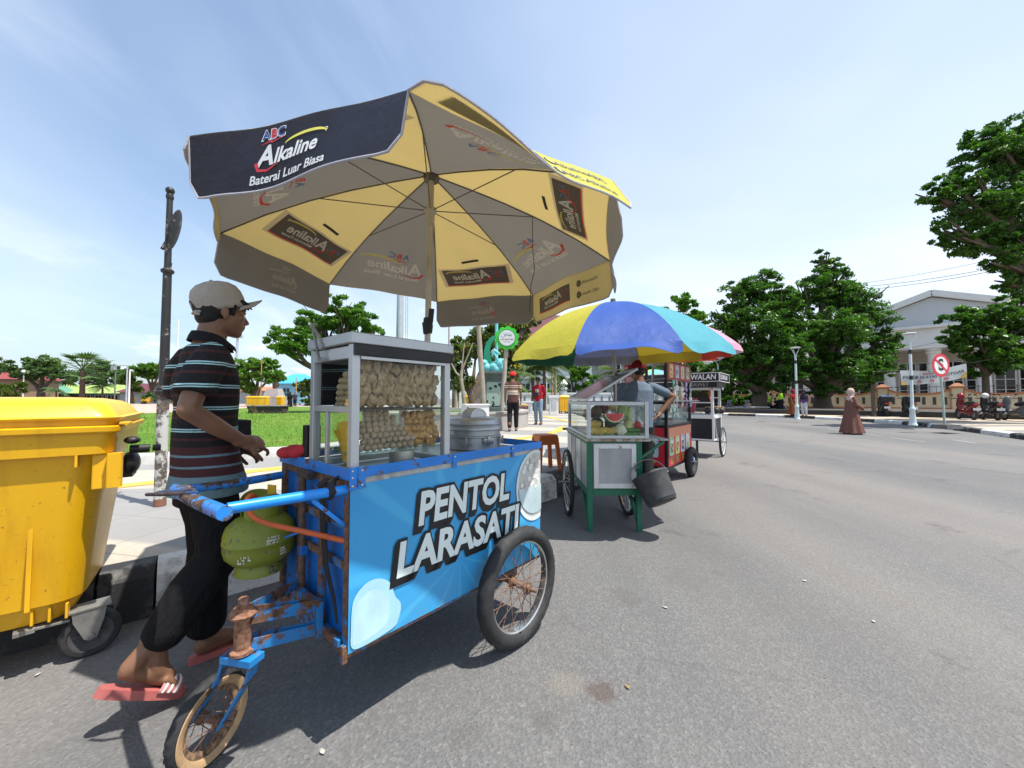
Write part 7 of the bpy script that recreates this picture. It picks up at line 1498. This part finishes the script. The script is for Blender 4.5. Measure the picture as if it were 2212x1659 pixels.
def crown(name,parent,blobs,n,size,mats,seed,flat=.5,clump=.22,extra=None,droop=.0,asp=.42):
    """leaf-sized blades gathered in layered clumps through the crown"""
    rng=np.random.default_rng(seed); vol=np.array([(b[3]*b[4]*b[5])**(2/3) for b in blobs]); cnt=(n*vol/vol.sum()).astype(int)+1
    C=[];TN=[];S=[]
    for b,c in zip(blobs,cnt):
        k=max(6,int(c/80)); r=np.array(b[3:6]); d=rng.normal(size=(k,3)); d/=np.linalg.norm(d,axis=1)[:,None]; rr=rng.random((k,1))**.45; cc=np.array(b[:3])+d*r*rr*.92; tone=rng.random(k); cs=clump*r.mean()*(.7+.7*rng.random(k))
        idx=rng.integers(0,k,c); off=rng.normal(size=(c,3)); off/=np.linalg.norm(off,axis=1)[:,None]; off*=rng.random((c,1))**.4
        off[:,2]*=flat; off[:,2]-=droop*(off[:,0]**2+off[:,1]**2); C.append(cc[idx]+off*cs[idx][:,None]); TN.append(np.clip(.55*tone[idx]+.45*rng.random(c),0,1)); S.append(np.full(c,size))
    C=np.concatenate(C);TN=np.concatenate(TN);N=len(C); nrm=rng.normal(size=(N,3))*np.array([.75,.75,.5])+np.array([0,0,.75]); nrm/=np.linalg.norm(nrm,axis=1)[:,None]
    a=np.cross(nrm,rng.normal(size=(N,3))); a/=np.linalg.norm(a,axis=1)[:,None]; bb=np.cross(nrm,a); sz=(size*(.45+1.1*rng.random(N)**1.5))[:,None]
    V=np.stack([C-a*sz,C+bb*sz*asp-a*sz*.1,C+a*sz-nrm*sz*.25,C-bb*sz*asp-a*sz*.1],1).reshape(-1,3)
    me=bpy.data.meshes.new(name); me.vertices.add(4*N); me.vertices.foreach_set('co',V.astype(np.float32).ravel()); me.loops.add(4*N); me.loops.foreach_set('vertex_index',np.arange(4*N,dtype=np.int32)); me.polygons.add(N); me.polygons.foreach_set('loop_start',np.arange(0,4*N,4,dtype=np.int32)); me.polygons.foreach_set('loop_total',np.full(N,4,dtype=np.int32))
    for q in (mats if isinstance(mats,(list,tuple)) else [mats]): me.materials.append(q)
    if extra: me.polygons.foreach_set('material_index',(rng.random(N)<extra).astype(np.int32))
    me.update(); at_=me.attributes.new('tone','FLOAT','FACE'); at_.data.foreach_set('value',TN.astype(np.float32)); me.validate()
    o=bpy.data.objects.new(name,me); COL.objects.link(o); o.parent=parent; return o
def tree(name,label,base,blobs,trunk_r,n,size,leaf,seed,fork=.35,bark=None,group=None,extra=None,clump=.22,flat=.5,cat='tree',lean=(0,0)):
    """blobs are (dx,dy,z,rx,ry,rz) from the foot of the trunk"""
    t=thing(name,label,cat,base,0,group); b=MB(); zc=min(q[2]-q[5]*.3 for q in blobs); f=Vector((lean[0],lean[1],max(.5,zc*fork+.3)))
    rg=random.Random(seed); b.tube([(0,0,-.1),(.02,0,.25),tuple(f*.5),tuple(f)],[trunk_r*1.5,trunk_r*1.08,trunk_r*.95,trunk_r*.85],12)
    for q in blobs:
        e=Vector(q[:3]); m=f.lerp(e,.5)+Vector((rg.uniform(-.1,.1),rg.uniform(-.1,.1),.1))*e.length*.25; r=trunk_r*.55; b.tube([tuple(f-Vector((0,0,.1))),tuple(f.lerp(m,.5)+Vector((0,0,.05*e.length))),tuple(m),tuple(e)],[r*1.2,r*.9,r*.65,r*.2],7)
        for k in range(4):
            d=Vector((rg.uniform(-1,1)*q[3],rg.uniform(-1,1)*q[4],rg.uniform(-.3,.9)*q[5]))*.8; b.tube([tuple(m.lerp(e,.3)),tuple(m.lerp(e,.7)+d*.4),tuple(e+d)],[r*.5,r*.3,r*.08],5)
    obj('trunk',b,bark or BARK,t,smooth=True); crown('crown',t,blobs,n,size,leaf,seed,flat,clump,extra); return t
def blobs_px(base,Y,L):
    """ellipses seen in the picture (x,y,rx,ry) at distance Y + depth offset, as crown lobes"""
    out=[]
    for (x,y,rx,ry,dy) in L:
        p=dp(x,y,Y+dy); s=(Y+dy)/F; out.append((p.x-base[0],p.y-base[1],p.z-base[2],rx*s,max(rx,ry)*s*.85,ry*s))
    return out
def T(name,label,px,py,Y,L,tr,n,size,leaf,seed,z=PZ,**kw):
    p=dp(px,py,Y); base=(p.x,p.y,z); return tree(name,label,base,blobs_px(base,Y,L),tr,n,size,leaf,seed,**kw)
# spreading tree left of the glass case, and its smaller neighbour
T('spreading_tree','wide spreading green tree right behind the glass case',735,872,23,[(640,722,62,26,0),(700,690,62,34,1),(760,680,58,34,0),(620,755,48,20,-1),(690,750,70,26,0),(775,728,55,32,1),(735,655,42,22,0),(800,712,32,22,0),(585,745,30,16,0),(720,770,40,22,1)],.30,22000,.13,LEAF_B,21,clump=.22,lean=(-.3,0))
T('small_spreading_tree','smaller open crowned tree beyond the lawn beside the seller',553,873,43,[(535,800,42,22,0),(585,812,36,24,0),(560,785,38,16,0),(525,828,24,16,0),(545,838,26,14,0)],.32,7000,.26,LEAF_B,22,fork=.55,clump=.28)
T('far_rain_tree','broad dark green tree at the far left behind the yellow bin',88,868,62,[(90,798,55,20,0),(50,808,30,14,0),(125,806,28,13,0),(100,780,36,14,0)],.55,6000,.38,LEAF_D,23,clump=.25)
T('far_left_tree','leafy tree cut off by the left edge beside the red roofed house',-25,868,60,[(-5,790,30,22,0),(10,840,30,20,-6),(35,845,28,18,-8)],.4,3500,.36,LEAF_C,24)
T('far_round_tree','large domed tree behind the fan palm',235,868,88,[(225,808,50,26,0),(252,818,42,20,0),(215,792,34,16,0),(275,830,28,18,-2),(185,815,34,18,0)],.6,6000,.46,LEAF_D,25)
T('far_bright_tree','bright green tree between the palm and the old signpost',328,868,66,[(310,797,30,13,0),(345,792,32,15,0),(330,805,42,14,0),(365,803,26,15,0)],.4,5000,.36,LEAF_B,26)
T('far_yellow_tree','yellowish bush tree beside the grey lamp mast',285,868,64,[(275,815,22,18,0),(288,838,16,20,0)],.25,2200,.34,LEAF_C,27)
T('far_garden_tree','low green garden tree beyond the blue roofed pavilion',668,873,50,[(662,838,26,22,0),(690,845,25,18,0)],.25,2600,.28,LEAF_C,28)
T('blossom_tree','tree with yellow blossom behind the carved pillar and the green sign',1020,880,19,[(1000,770,34,46,0),(985,815,30,34,0),(1030,740,40,34,1),(1075,725,42,34,2),(1120,712,40,26,3),(1060,770,40,34,1),(1110,760,36,30,2),(1150,690,20,20,3),(1095,800,30,24,2),(1010,830,24,20,0)],.20,18000,.11,[LEAF_C,FLW],29,extra=.07,clump=.26,flat=.7)
T('young_tree','young bushy tree left of the light coloured trunk',985,884,17,[(980,760,16,28,0),(972,800,14,26,0),(985,835,12,20,0)],.10,2600,.12,LEAF_C,30,bark=BARKP)
T('garden_tree','dense green tree behind the white wall and utility pole',1240,880,37,[(1250,800,32,36,0),(1270,830,28,26,0),(1225,780,22,26,0),(1215,830,24,20,0),(1290,850,20,14,0)],.25,6500,.22,LEAF_B,31)
T('shade_tree','dark tree in the shade behind the rainbow parasol',1440,882,41,[(1410,800,44,34,0),(1470,780,50,44,0),(1520,800,44,40,-2),(1440,840,50,22,0),(1500,845,44,24,-2),(1550,840,34,24,-3)],.4,10000,.26,LEAF_A,32)
T('tall_light_tree','taller lighter tree peeping above the rainbow parasol',1470,884,50,[(1465,660,44,26,0),(1500,690,40,30,0),(1440,700,30,30,0),(1470,730,56,40,0)],.4,6000,.30,LEAF_B,33)
# the two great trees on the right
T('great_tree','great dark tree left of the pair on the far pavement',1642,888,30.5,[(1600,640,52,46,0),(1650,622,50,40,0),(1570,700,52,46,0),(1640,700,66,54,-1),(1690,660,46,44,0),(1600,775,62,44,0),(1665,770,66,46,-1),(1560,770,34,40,0),(1700,720,40,40,-1),(1610,830,52,24,0),(1575,815,34,24,-1),(1700,655,36,34,-1),(1715,760,40,44,-2),(1680,830,40,18,-1)],.60,62000,.125,LEAF_A,34,z=.155,fork=.6)
T('great_tree','great dark tree right of the pair, its top shoot bending over',1777,886,32,[(1790,620,60,50,0),(1840,650,60,48,0),(1740,640,40,40,0),(1778,556,14,30,0),(1800,575,30,20,0),(1870,690,56,44,0),(1800,710,74,52,-1),(1735,720,44,50,-1),(1700,700,40,50,-2),(1705,800,40,30,-2),(1880,760,56,44,0),(1810,790,66,44,-1),(1915,735,34,30,0),(1750,800,44,34,-1),(1850,825,46,26,0),(1930,790,20,26,0),(1775,845,40,18,-1)],.66,70000,.13,LEAF_A,35,z=.155,fork=.6)
T('slender_tree','slender thin trunked tree beside the motorbikes',1887,884,22,[(1875,810,26,20,0),(1900,800,24,20,0),(1890,785,26,16,0)],.10,1800,.20,LEAF_A,36,z=.155,fork=.9)
T('leaning_tree','leafy tree before the white building at the right edge',2132,886,21,[(2090,690,52,34,0),(2150,680,52,44,0),(2200,700,50,60,0),(2060,735,34,26,0),(2120,740,56,44,-.5),(2180,770,52,44,-.5),(2110,790,36,26,0),(2210,640,36,40,0),(2240,760,40,60,0)],.16,26000,.125,LEAF_A,37,z=.155,fork=.75)
T('overhanging_tree','huge tree crown reaching into the sky at the top right',2420,905,15,[(2150,330,80,60,0),(2060,410,60,44,0),(2130,440,90,70,0),(2210,300,70,60,0),(2250,400,90,90,0),(2040,500,36,28,0),(2110,520,70,44,0),(2190,520,70,70,0),(2200,600,36,44,0),(2260,560,70,80,.5),(2120,300,44,30,0),(2155,575,30,24,0),(2025,425,40,22,0),(2300,300,90,90,1),(2180,615,24,30,0)],.55,64000,.085,LEAF_A,38,z=.155,fork=.8,clump=.20)
# palms
def palm(label,px,py,ytop,Y,fr,tr,nf,seed,leaf=LEAF_C,z=PZ,fan=False,up=.25):
    p=dp(px,py,Y); h=dp(px,ytop,Y).z-z; t=thing('palm_tree',label,'palm tree',(p.x,p.y,z)); rg=random.Random(seed)
    b=MB(); b.tube([(0,0,-.1),(.05,0,h*.4),(.02,0,h*.8),(0,0,h)],[tr*1.2,tr,tr*.9,tr*.8],9); obj('trunk',b,BARK,t,smooth=True)
    b=MB()
    for i in range(nf):
        a=2.4*i+rg.uniform(-.3,.3); el=rg.uniform(-.85,1.35) if fan else rg.uniform(up-.4,1.05); l=fr*rg.uniform(.8,1.15); d=Vector((math.cos(a),math.sin(a),0)); P=[]
        for k in range(9):
            s=k/8; P.append(Vector((0,0,h))+d*(l*s*math.cos(el*(1-s*.4)))+Vector((0,0,l*(math.sin(el)*s-(.10 if fan else .62)*s*s))))
        if fan:
            c=P[5]
            for q in range(13):
                aa=rad(-80+160*q/12); v=(d*math.cos(aa)+Vector((-d.y,d.x,0))*math.sin(aa)); v=(v+Vector((0,0,math.sin(el)*.6-.25*abs(math.sin(aa))))).normalized()*l*.55; w=v.cross(Vector((0,0,1))).normalized()*l*.035; b.add([c,c+v*.55+w,c+v,c+v*.55-w],[(0,1,2,3)])
            b.tube(P[:6],l*.012,4)
        else:
            for k in range(1,9):
                for q in (0,.5):
                    if k==8 and q: continue
                    c=P[k].lerp(P[min(k+1,8)],q); tn=(P[min(k+1,8)]-P[k-1]).normalized(); sd=tn.cross(Vector((0,0,1))).normalized(); ll=l*.30*(1.1-.6*abs(k/8-.45))
                    for s in (-1,1): v=(sd*s*.85+tn*.65+Vector((0,0,-.55))).normalized()*ll; w=tn*l*.022; b.add([c-w,c+w,c+v*.6+w*.9,c+v,c+v*.6-w*.9],[(0,1,2,3,4)])
            b.tube(P,[l*.012*(1.1-k/9) for k in range(9)],4)
    o=obj('fronds',b,leaf,t); a_=o.data.attributes.new('tone','FLOAT','FACE'); a_.data.foreach_set('value',[rg.random() for _ in o.data.polygons])
palm('tall fan palm with a ragged crown at the far left',176,868,800,58,3.0,.32,42,1,LEAF_D,fan=True); palm('small palm between the two far poles',220,872,835,60,1.8,.14,14,2,LEAF_D); palm('palm tree behind the red shirted man, left one',1150,882,800,30,2.0,.12,18,3); palm('palm tree behind the white wall, right of the first',1175,882,790,29,2.1,.12,18,4); palm('low palm behind the carved pillar',1100,882,815,25,1.7,.10,16,5); palm('palm showing above the fruit cart lid',1330,882,805,38,2.2,.12,16,6); palm('potted palm by the green roofed hall',120,874,842,60,1.8,.1,14,7,LEAF_D)
# bare light trunks in the planter
def trunk(label,P,Y,r,seed,limbs=()):
    q=[dp(x,y,Y) for x,y in P]; b0=q[0]; t=thing('tree_trunk',label,'tree trunk',(b0.x,b0.y,b0.z)); b=MB(); n=len(q); b.tube([v-b0 for v in q],[r*(1-.35*i/(n-1)) for i in range(n)],12)
    for L in limbs: w=[dp(x,y,Y)-b0 for x,y in L]; b.tube(w,[r*.5*(1-.6*i/(len(w)-1)) for i in range(len(w))],7)
    obj('trunk',b,BARKP,t,smooth=True); return t
trunk('pale straight tree trunk in the planter left of the carved pillar',[(1045,897),(1042,830),(1037,760),(1033,690),(1031,640)],11.9,.095,1)
trunk('crooked pale tree trunk forking behind the white cabinet',[(1004,884),(1001,850),(996,820),(997,800)],12.6,.075,2,[[(996,815),(999,780),(1003,740)],[(997,815),(985,805),(975,785),(970,770)],[(998,800),(1010,770),(1022,740)]])
def hedge(label,px0,px1,py,ytop,Y,leaf,seed,n=1800):
    a=dp(px0,py,Y); c=dp(px1,py,Y); t=thing('hedge',label,'hedge',(a.x,a.y,PZ)); h=dp(px0,ytop,Y).z-PZ; L=(c-a).length; k=max(3,int(L/1.2)); s=Y/F
    b=MB(); b.tube([(0,0,0),(L/2,0,h*.3),(L,0,0)],.05,5); obj('stems',b,BARK,t); crown('leaves',t,[(L*(i+.5)/k,random.Random(seed+i).uniform(-.3,.3),h*.5,L/k*.8,.6,h*random.Random(seed+i).uniform(.45,.6)) for i in range(k)],n,.10+Y*.003,leaf,seed)
hedge('low leafy hedge beneath the red roof at the left',305,372,872,842,62,LEAF_D,50); hedge('row of shrubs behind the white wall',1105,1235,880,838,35.5,LEAF_B,52,3500); hedge('yellow green shrubs below the blue roofed pavilion',655,690,876,858,46,LEAF_C,53,900); hedge('bushes at the left under the far trees',-30,32,872,845,60,LEAF_D,54); hedge('dark shrubs at the foot of the far pavement trees',1560,1625,887,850,36,LEAF_A,55,1800)
# ================================================================ buildings
def window(par,x0,x1,z0,z1,y=0.,nx=2,nz=3,arch=False,mf=None,mg=None):
    w=MB(); f=.09
    w.span((x0,y-.06,z0),(x0+f,y,z1)); w.span((x1-f,y-.06,z0),(x1,y,z1)); w.span((x0+f,y-.058,z0),(x1-f,y,z0+f)); w.span((x0+f,y-.058,z1-f),(x1-f,y,z1))
    for i in range(1,nx): x=x0+(x1-x0)*i/nx; w.span((x-.035,y-.055,z0+f),(x+.035,y-.006,z1-f))
    for i in range(1,nz): z=z0+(z1-z0)*i/nz; w.span((x0+f,y-.052,z-.03),(x1-f,y-.01,z+.03))
    o=obj('window',w,mf or _MC['building_white'],par); g=MB(); g.span((x0+f,y-.03,z0+f),(x1-f,y-.02,z1-f)); obj('pane',g,mg or _MC['window_dark'],o); return o
def buildings():
    mw=mat('building_white',(.70,.70,.69),.7,0,.05,1,.05,20,.15,(.4,.42,.44)); wd=mat('window_dark',(.014,.016,.020),.12,0,.3,1); cream=mat('recess_cream',(.52,.48,.42),.8,0,.06,1); rt=mat('red_tile',(.22,.045,.045),.8,0,.2,6,.5,9); mar=mat('maroon_tile',(.11,.028,.042),.8,0,.2,8,.5,9)
    t=thing('columned_hall','white two storey hall with a gabled front and tall columns','building',(25.6,46.9,.155),rad(-45)); L=28
    b=MB(); b.span((-4,1.6,0),(L,12,8.2)); obj('wall',b,cream,t)
    b=MB(); b.span((-4.2,-.2,4.6),(11.5,1.7,5.0)); b.span((-4.1,-.1,5.0),(11.4,1.65,5.6)); b.span((11.2,-1.6,5.4),(L+.5,1.72,5.85)); b.span((11.3,-1.5,5.85),(L+.4,1.7,7.2)); b.span((11.0,-1.8,7.2),(L+.6,1.75,7.5)); obj('entablature',b,mw,t,bevel=.03)
    b=MB(); xa,xb,ap=10.8,24.4,17.4; V=[(xa,-1.5,7.56),(xb,-1.5,7.56),(ap,-1.5,9.9)]; b.add(V+[(x,11,z) for x,_,z in V],[(0,1,2),(5,4,3),(0,3,4,1),(1,4,5,2),(2,5,3,0)]); gb=obj('gable',b,mat('gable_grey',(.52,.55,.58),.8,0,.06,20),t)
    b=MB(); b.bar((xa-.5,-1.7,7.62),(ap,-1.7,10.25),.5,.45,0,Vector((0,1,0))); b.bar((ap,-1.7,10.25),(xb+.5,-1.7,7.62),.5,.45,0,Vector((0,1,0))); b.bar((xa-.5,5,7.62),(ap,5,10.25),12.5,.12,0,Vector((0,1,0))) if False else None
    b.add([(xa-.6,-1.9,7.75),(ap,-1.9,10.45),(ap,11.3,10.45),(xa-.6,11.3,7.75)],[(0,1,2,3)]); b.add([(xb+.6,-1.9,7.75),(ap,-1.9,10.45),(ap,11.3,10.45),(xb+.6,11.3,7.75)],[(3,2,1,0)]); obj('roof',b,mw,gb)
    for x in (11.8,14.6,17.4,20.2,23.0,25.8):
        b=MB(); b.lathe([(.55,0),(.55,.25),(.45,.30),(.42,.5),(.36,4.85),(.45,4.95),(.5,5.1),(.55,5.39)],22,0,Matrix.Translation((x,-1.0,0))); obj('column',b,mw,t,smooth=40)
    for x in (-3.6,.4,4.4,8.2):
        b=MB(); b.lathe([(.42,0),(.42,.8),(.34,.9),(.28,4.3),(.36,4.4),(.4,4.59)],18,0,Matrix.Translation((x,.5,0))); obj('column',b,mw,t,smooth=40)
    for x in (-3.0,-.9,1.0,3.0,5.0,6.6): window(t,x,x+1.35,1.0,3.9,1.6)
    for x in (12.3,13.0+.65,15.2,16.5,18.1,19.4,21.0,22.3,24.0): window(t,x,x+1.2,.9,4.4,1.6,2,4)
    b=MB(); b.span((-4,1.4,0),(L,1.59,.85)); obj('plinth',b,mw,t)
    # garden wall of the hall: piers and waved coping
    w=thing('garden_wall','cream garden wall with orange coping, piers and slots before the white hall','wall',(20.4,46.0,.155),rad(-45)); my=mat('cream_wall',(.46,.40,.29),.8,0,.12,1.5,.1,20,.4,(.25,.2,.14)); mo=mat('orange_trim',(.34,.14,.065),.7,0,.12,3)
    P=4.3; n=7
    b=MB(); bc=MB(); bs=MB()
    for i in range(n):
        x0=i*P+.35; x1=(i+1)*P-.35; S=24
        prof=[(x0+(x1-x0)*k/S,1.28+.42*(abs(2*k/S-1)**3)) for k in range(S+1)]
        for (a,za),(c,zc) in zip(prof,prof[1:]):
            b.add([(a,0,.25),(c,0,.25),(c,0,zc),(a,0,za),(a,.2,.25),(c,.2,.25),(c,.2,zc),(a,.2,za)],[(0,1,2,3),(5,4,7,6)]); bc.add([(a,-.06,za),(c,-.06,zc),(c,-.06,zc+.17),(a,-.06,za+.17),(a,.26,za),(c,.26,zc),(c,.26,zc+.17),(a,.26,za+.17)],[(0,1,2,3),(3,2,6,7),(5,4,7,6),(1,0,4,5)])
        bc.span((x0,-.05,0),(x1,.25,.25))
        for k in range(6): x=x0+(x1-x0)*(k+.5)/6; bs.span((x-.10,-.012,.5),(x+.10,-.002,1.12))
    obj('wall',b,my,w); obj('coping',bc,mo,w); obj('slots',bs,mat('slot_dark',(.05,.045,.04),.8),w)
    for i in range(n+1):
        x=i*P; b=MB(); b.span((x-.38,-.14,0),(x+.38,.34,1.85)); q=obj('pier',b,my,w); b=MB(); b.span((x-.46,-.2,1.85),(x+.46,.4,2.0)); b.span((x-.385,-.15,0),(x-.30,-.135,1.85)); b.span((x+.30,-.15,0),(x+.385,-.135,1.85)); b.box((x,.1,2.13),(.86,.58,.26),0,None,.25); obj('pier_trim',b,mo,q)
    b=MB(); b.tube([(0,.1,1.98),(n*P,.1,1.98)],.025,6)
    for i in range(80): x=.4+i*.37; b.tube([(x,.1,1.45),(x,.1,2.1)],.016,4)
    obj('iron_rail',b,MBLKP,w)
    # dark raised bed along the motorbikes
    e=thing('raised_bed','long low dark raised bed edging behind the parked motorbikes','planter',(13.8,29.6,.155),rad(-45)); b=MB(); b.span((0,0,0),(27,.35,.30)); obj('edging',b,mat('dark_edging',(.028,.028,.03),.8,0,.3,3),e,bevel=.03); b=MB(); b.span((0,.35,.0),(27,12,.22)); obj('soil',b,mat('dark_soil',(.075,.065,.055),.95,0,.4,1.5,.6,8),e)
    # modern pale building between the parasols
    p=dp(1180,882,47); t=thing('pale_villa','pale grey blue villa with a porch behind the palms and white wall','building',(p.x,p.y,PZ),rad(-6)); mv=mat('villa_white',(.50,.56,.58),.7,0,.06,1)
    b=MB(); b.span((-4,0,0),(15,9,7.2)); obj('wall',b,mv,t)
    b=MB(); b.span((4.6,-3.0,5.1),(15.5,0,6.3)); b.span((-4.3,-.8,7.2),(15.6,9.4,7.5)); b.span((-4.2,-.6,3.3),(4.6,-.001,3.6)); obj('canopy',b,mat('villa_bright',(.62,.63,.62),.7),t)
    for x in (4.9,8.2,11.5,14.8): b=MB(); b.span((x-.3,-2.9,0),(x+.3,-2.3,5.1)); obj('column',b,mv,t)
    for x,z0,z1 in ((-3.2,1.0,2.8),(-.8,1.0,2.8),(1.8,1.0,2.8),(-3.0,4.2,5.8),(-.4,4.2,5.8),(2.2,4.2,5.8),(6.0,.6,3.2),(9.4,.6,3.2),(12.6,.6,3.2)): window(t,x,x+1.3,z0,z1,0,2,2,mf=mv)
    p=dp(1165,880,52); t=thing('maroon_roof_house','house with a steep maroon tiled roof above the rainbow parasol','house',(p.x,p.y+6,PZ),rad(10)); b=MB(); b.span((-6,0,0),(9,8,7.5)); obj('wall',b,mv,t)
    b=MB(); V=[(-7,-1,7.2),(10,-1,7.2),(10,9,7.2),(-7,9,7.2),(-1.5,4,14.5),(5,4,14.5)]; b.add(V,[(0,1,5,4),(1,2,5),(2,3,4,5),(3,0,4)]); obj('roof',b,mar,t)
    for x in (-4,0,4): window(t,x,x+1.6,4.2,6.2,0,2,2,mf=mv)
    # far left: green hall, red roofs, pavilion
    p=dp(10,872,78); t=thing('green_hall','long hall with a lime green roof and a dark gabled porch','hall',(p.x-1,p.y,PZ),rad(2)); gl=mat('lime_roof',(.28,.38,.10),.7,0,.08,1.5)
    b=MB(); b.span((0,0,0),(24,9,2.1)); obj('wall',b,mat('hall_teal',(.10,.16,.15),.8,0,.3,1),t); b=MB(); b.add([(-1,-1.2,1.9),(25,-1.2,1.9),(25,5,3.8),(-1,5,3.8),(25,11,1.9),(-1,11,1.9)],[(0,1,2,3),(3,2,4,5)]); obj('roof',b,gl,t)
    b=MB(); b.add([(8.6,-3.5,2.0),(14,-3.5,2.0),(11.3,-3.5,3.4)],[(0,1,2)]); b.span((8.8,-3.3,0),(13.8,-.1,2.0)); pc=obj('porch',b,mat('porch_dark',(.03,.035,.035),.8),t); b=MB(); b.bar((8.2,-3.6,1.85),(11.3,-3.6,3.5),.22,.22,0,Vector((0,1,0))); b.bar((11.3,-3.6,3.5),(14.4,-3.6,1.85),.22,.22,0,Vector((0,1,0))); b.add([(8.1,-3.6,1.9),(11.3,-3.6,3.6),(11.3,1,3.6),(8.1,1,1.9)],[(0,1,2,3)]); b.add([(14.5,-3.6,1.9),(11.3,-3.6,3.6),(11.3,1,3.6),(14.5,1,1.9)],[(3,2,1,0)]); obj('porch_roof',b,mat('porch_green',(.10,.24,.16),.7),pc)
    for x in (2,5,15.5,18.5,21): window(t,x,x+2.2,.5,1.6,0,3,1)
    def house(px,Y,w,h,rh,lab,rm,wm,rz=0,hip=True,d=7):
        p=dp(px,872,Y); t=thing('house',lab,'house',(p.x,p.y,PZ),rz); b=MB(); b.span((-w/2,0,0),(w/2,d,h)); obj('wall',b,wm,t); b=MB(); e=.6; i=w*.28 if hip else 0; V=[(-w/2-e,-e,h),(w/2+e,-e,h),(w/2+e,d+e,h),(-w/2-e,d+e,h),(-w/2+i,d/2,h+rh),(w/2-i,d/2,h+rh)]; b.add(V,[(0,1,5,4),(1,2,5),(2,3,4,5),(3,0,4)]); obj('roof',b,rm,t)
        k=max(1,int(w/3)); 
        for j in range(k): x=-w/2+w*(j+.5)/k; window(t,x-.6,x+.6,h*.35,h*.8,0,2,2,mf=wm)
    wl=mat('plaster_grey',(.40,.40,.40),.8,0,.1,1); pk=mat('pink_tile',(.33,.10,.09),.8,0,.15,3,.4,8); orr=mat('orange_wall',(.52,.18,.09),.8,0,.1,2)
    house(335,75,9,2.2,2.4,'house with a red tiled roof behind the old signpost',pk,wl); house(365,78,5,2.2,2.0,'smaller red roofed house next to the larger one',pk,wl,.2); house(283,72,4,2.0,1.8,'small house with a purplish roof beside the grey lamp mast',mar,wl,.1); house(-5,66,7,4.2,2.2,'red roofed two storey house at the left edge',rt,mat('brown_plaster',(.30,.18,.12),.8),.3)
    house(610,66,20,2.2,.8,'long low building with orange walls behind the statue',mat('orange_roof',(.55,.17,.08),.8,0,.1,2),wl,0,False)
    house(618,60,4.2,3.2,1.7,'pavilion with a bright blue roof behind the statue',mat('bright_blue_roof',(.05,.33,.60),.6,0,.08,2),mat('pale_blue_wall',(.20,.42,.55),.8),0)
    house(650,70,6,2.6,.9,'low building with a green roof right of the blue pavilion',mat('green_roof',(.08,.24,.16),.7),orr,0)
    # kiosks in the shade at the centre
    p=gp(984,888,PZ); t=thing('tiled_shrine','small brown shrine post with a green roof beside the planter trees','shrine',(p.x,p.y,PZ)); b=MB(); b.box((0,0,.75),(.45,.45,1.5)); obj('post',b,mat('brown_post',(.16,.10,.08),.8),t); b=MB(); b.box((0,0,1.56),(.95,.9,.14),0,None,.8); obj('roof',b,mat('dark_green_roof',(.02,.10,.05),.7),t)
    p=gp(1012,889,PZ); t=thing('notice_board','small roofed notice board behind the pale trunk','notice board',(p.x+.9,p.y+1,PZ)); b=MB(); b.box((0,0,.9),(1.1,.1,.9)); obj('board',b,mat('board_pink',(.40,.25,.30),.7,0,.7,5),t); b=MB(); b.bar((-.9,0,1.42),(.9,0,1.62),.5,.06); obj('roof',b,mat('board_roof',(.14,.10,.09),.8),t); b=MB(); b.box((-.45,0,.22),(.06,.06,.45)); b.box((.45,0,.22),(.06,.06,.45)); obj('stand',b,MBLKP,t)
    p=gp(1580,887,.155); t=thing('red_banner','tall red feather banner under the trees by the chairs','banner',(p.x-.4,p.y+2,.155)); b=MB(); b.tube([(0,0,0),(0,0,2.6)],.03,6); obj('pole',b,MSTEEL,t); b=MB(); b.grid(lambda u,v:(-.7*u*(1-.6*(1-v)),.05*math.sin(5*v),.7+1.9*v-.1*u),4,10); obj('flag',b,mat('flag_red',(.36,.045,.025),.7),t,smooth=True)
    p=gp(1560,886,.155); t=thing('dark_kiosk','dark shaded kiosk under the trees right of the black cart','kiosk',(p.x+1.0,p.y+5,.155),rad(-20)); b=MB(); b.span((-2.5,0,0),(2.5,2.5,2.3)); obj('body',b,mat('kiosk_dark',(.03,.028,.026),.8,0,.4,2),t); b=MB(); b.box((0,1.0,2.45),(5.8,4.0,.2),0,None,.9); obj('roof',b,mat('kiosk_roof',(.10,.09,.085),.8),t)
    # wires
    def wire(label,A,B,sag,r,k):
        a=dp(*A); c=dp(*B); b=MB(); P=[]
        for i in range(17):
            s=i/16; P.append(a.lerp(c,s)+Vector((0,0,-sag*4*s*(1-s)))-a)
        b.tube(P,r,5); o=obj('power_line',b,mat('wire_dark',(.045,.045,.05),.6)); o.location=a; tag(o,label,'cable','overhead cables')
    wire('upper of the overhead cables crossing the sky by the big crown',(1860,612,38),(2330,515,26),.3,.016,0); wire('lower pair of overhead cables crossing the sky, top one',(1880,618,38),(2330,540,26),.3,.022,1); wire('lower pair of overhead cables crossing the sky, bottom one',(1880,625,38),(2330,546,26),.3,.022,2)
    wire('cable in front of the columned hall, steepest one',(1915,760,35),(2280,660,28),.4,.016,3); wire('cable in front of the columned hall, middle one',(1880,765,35),(2280,715,28),.4,.016,4); wire('cable in front of the columned hall, lowest one',(1880,790,35),(2280,745,28),.4,.016,5)
    wire('cable slanting down behind the rainbow parasol to the utility pole',(1200,770,33),(1420,840,40),.3,.014,6)
buildings()
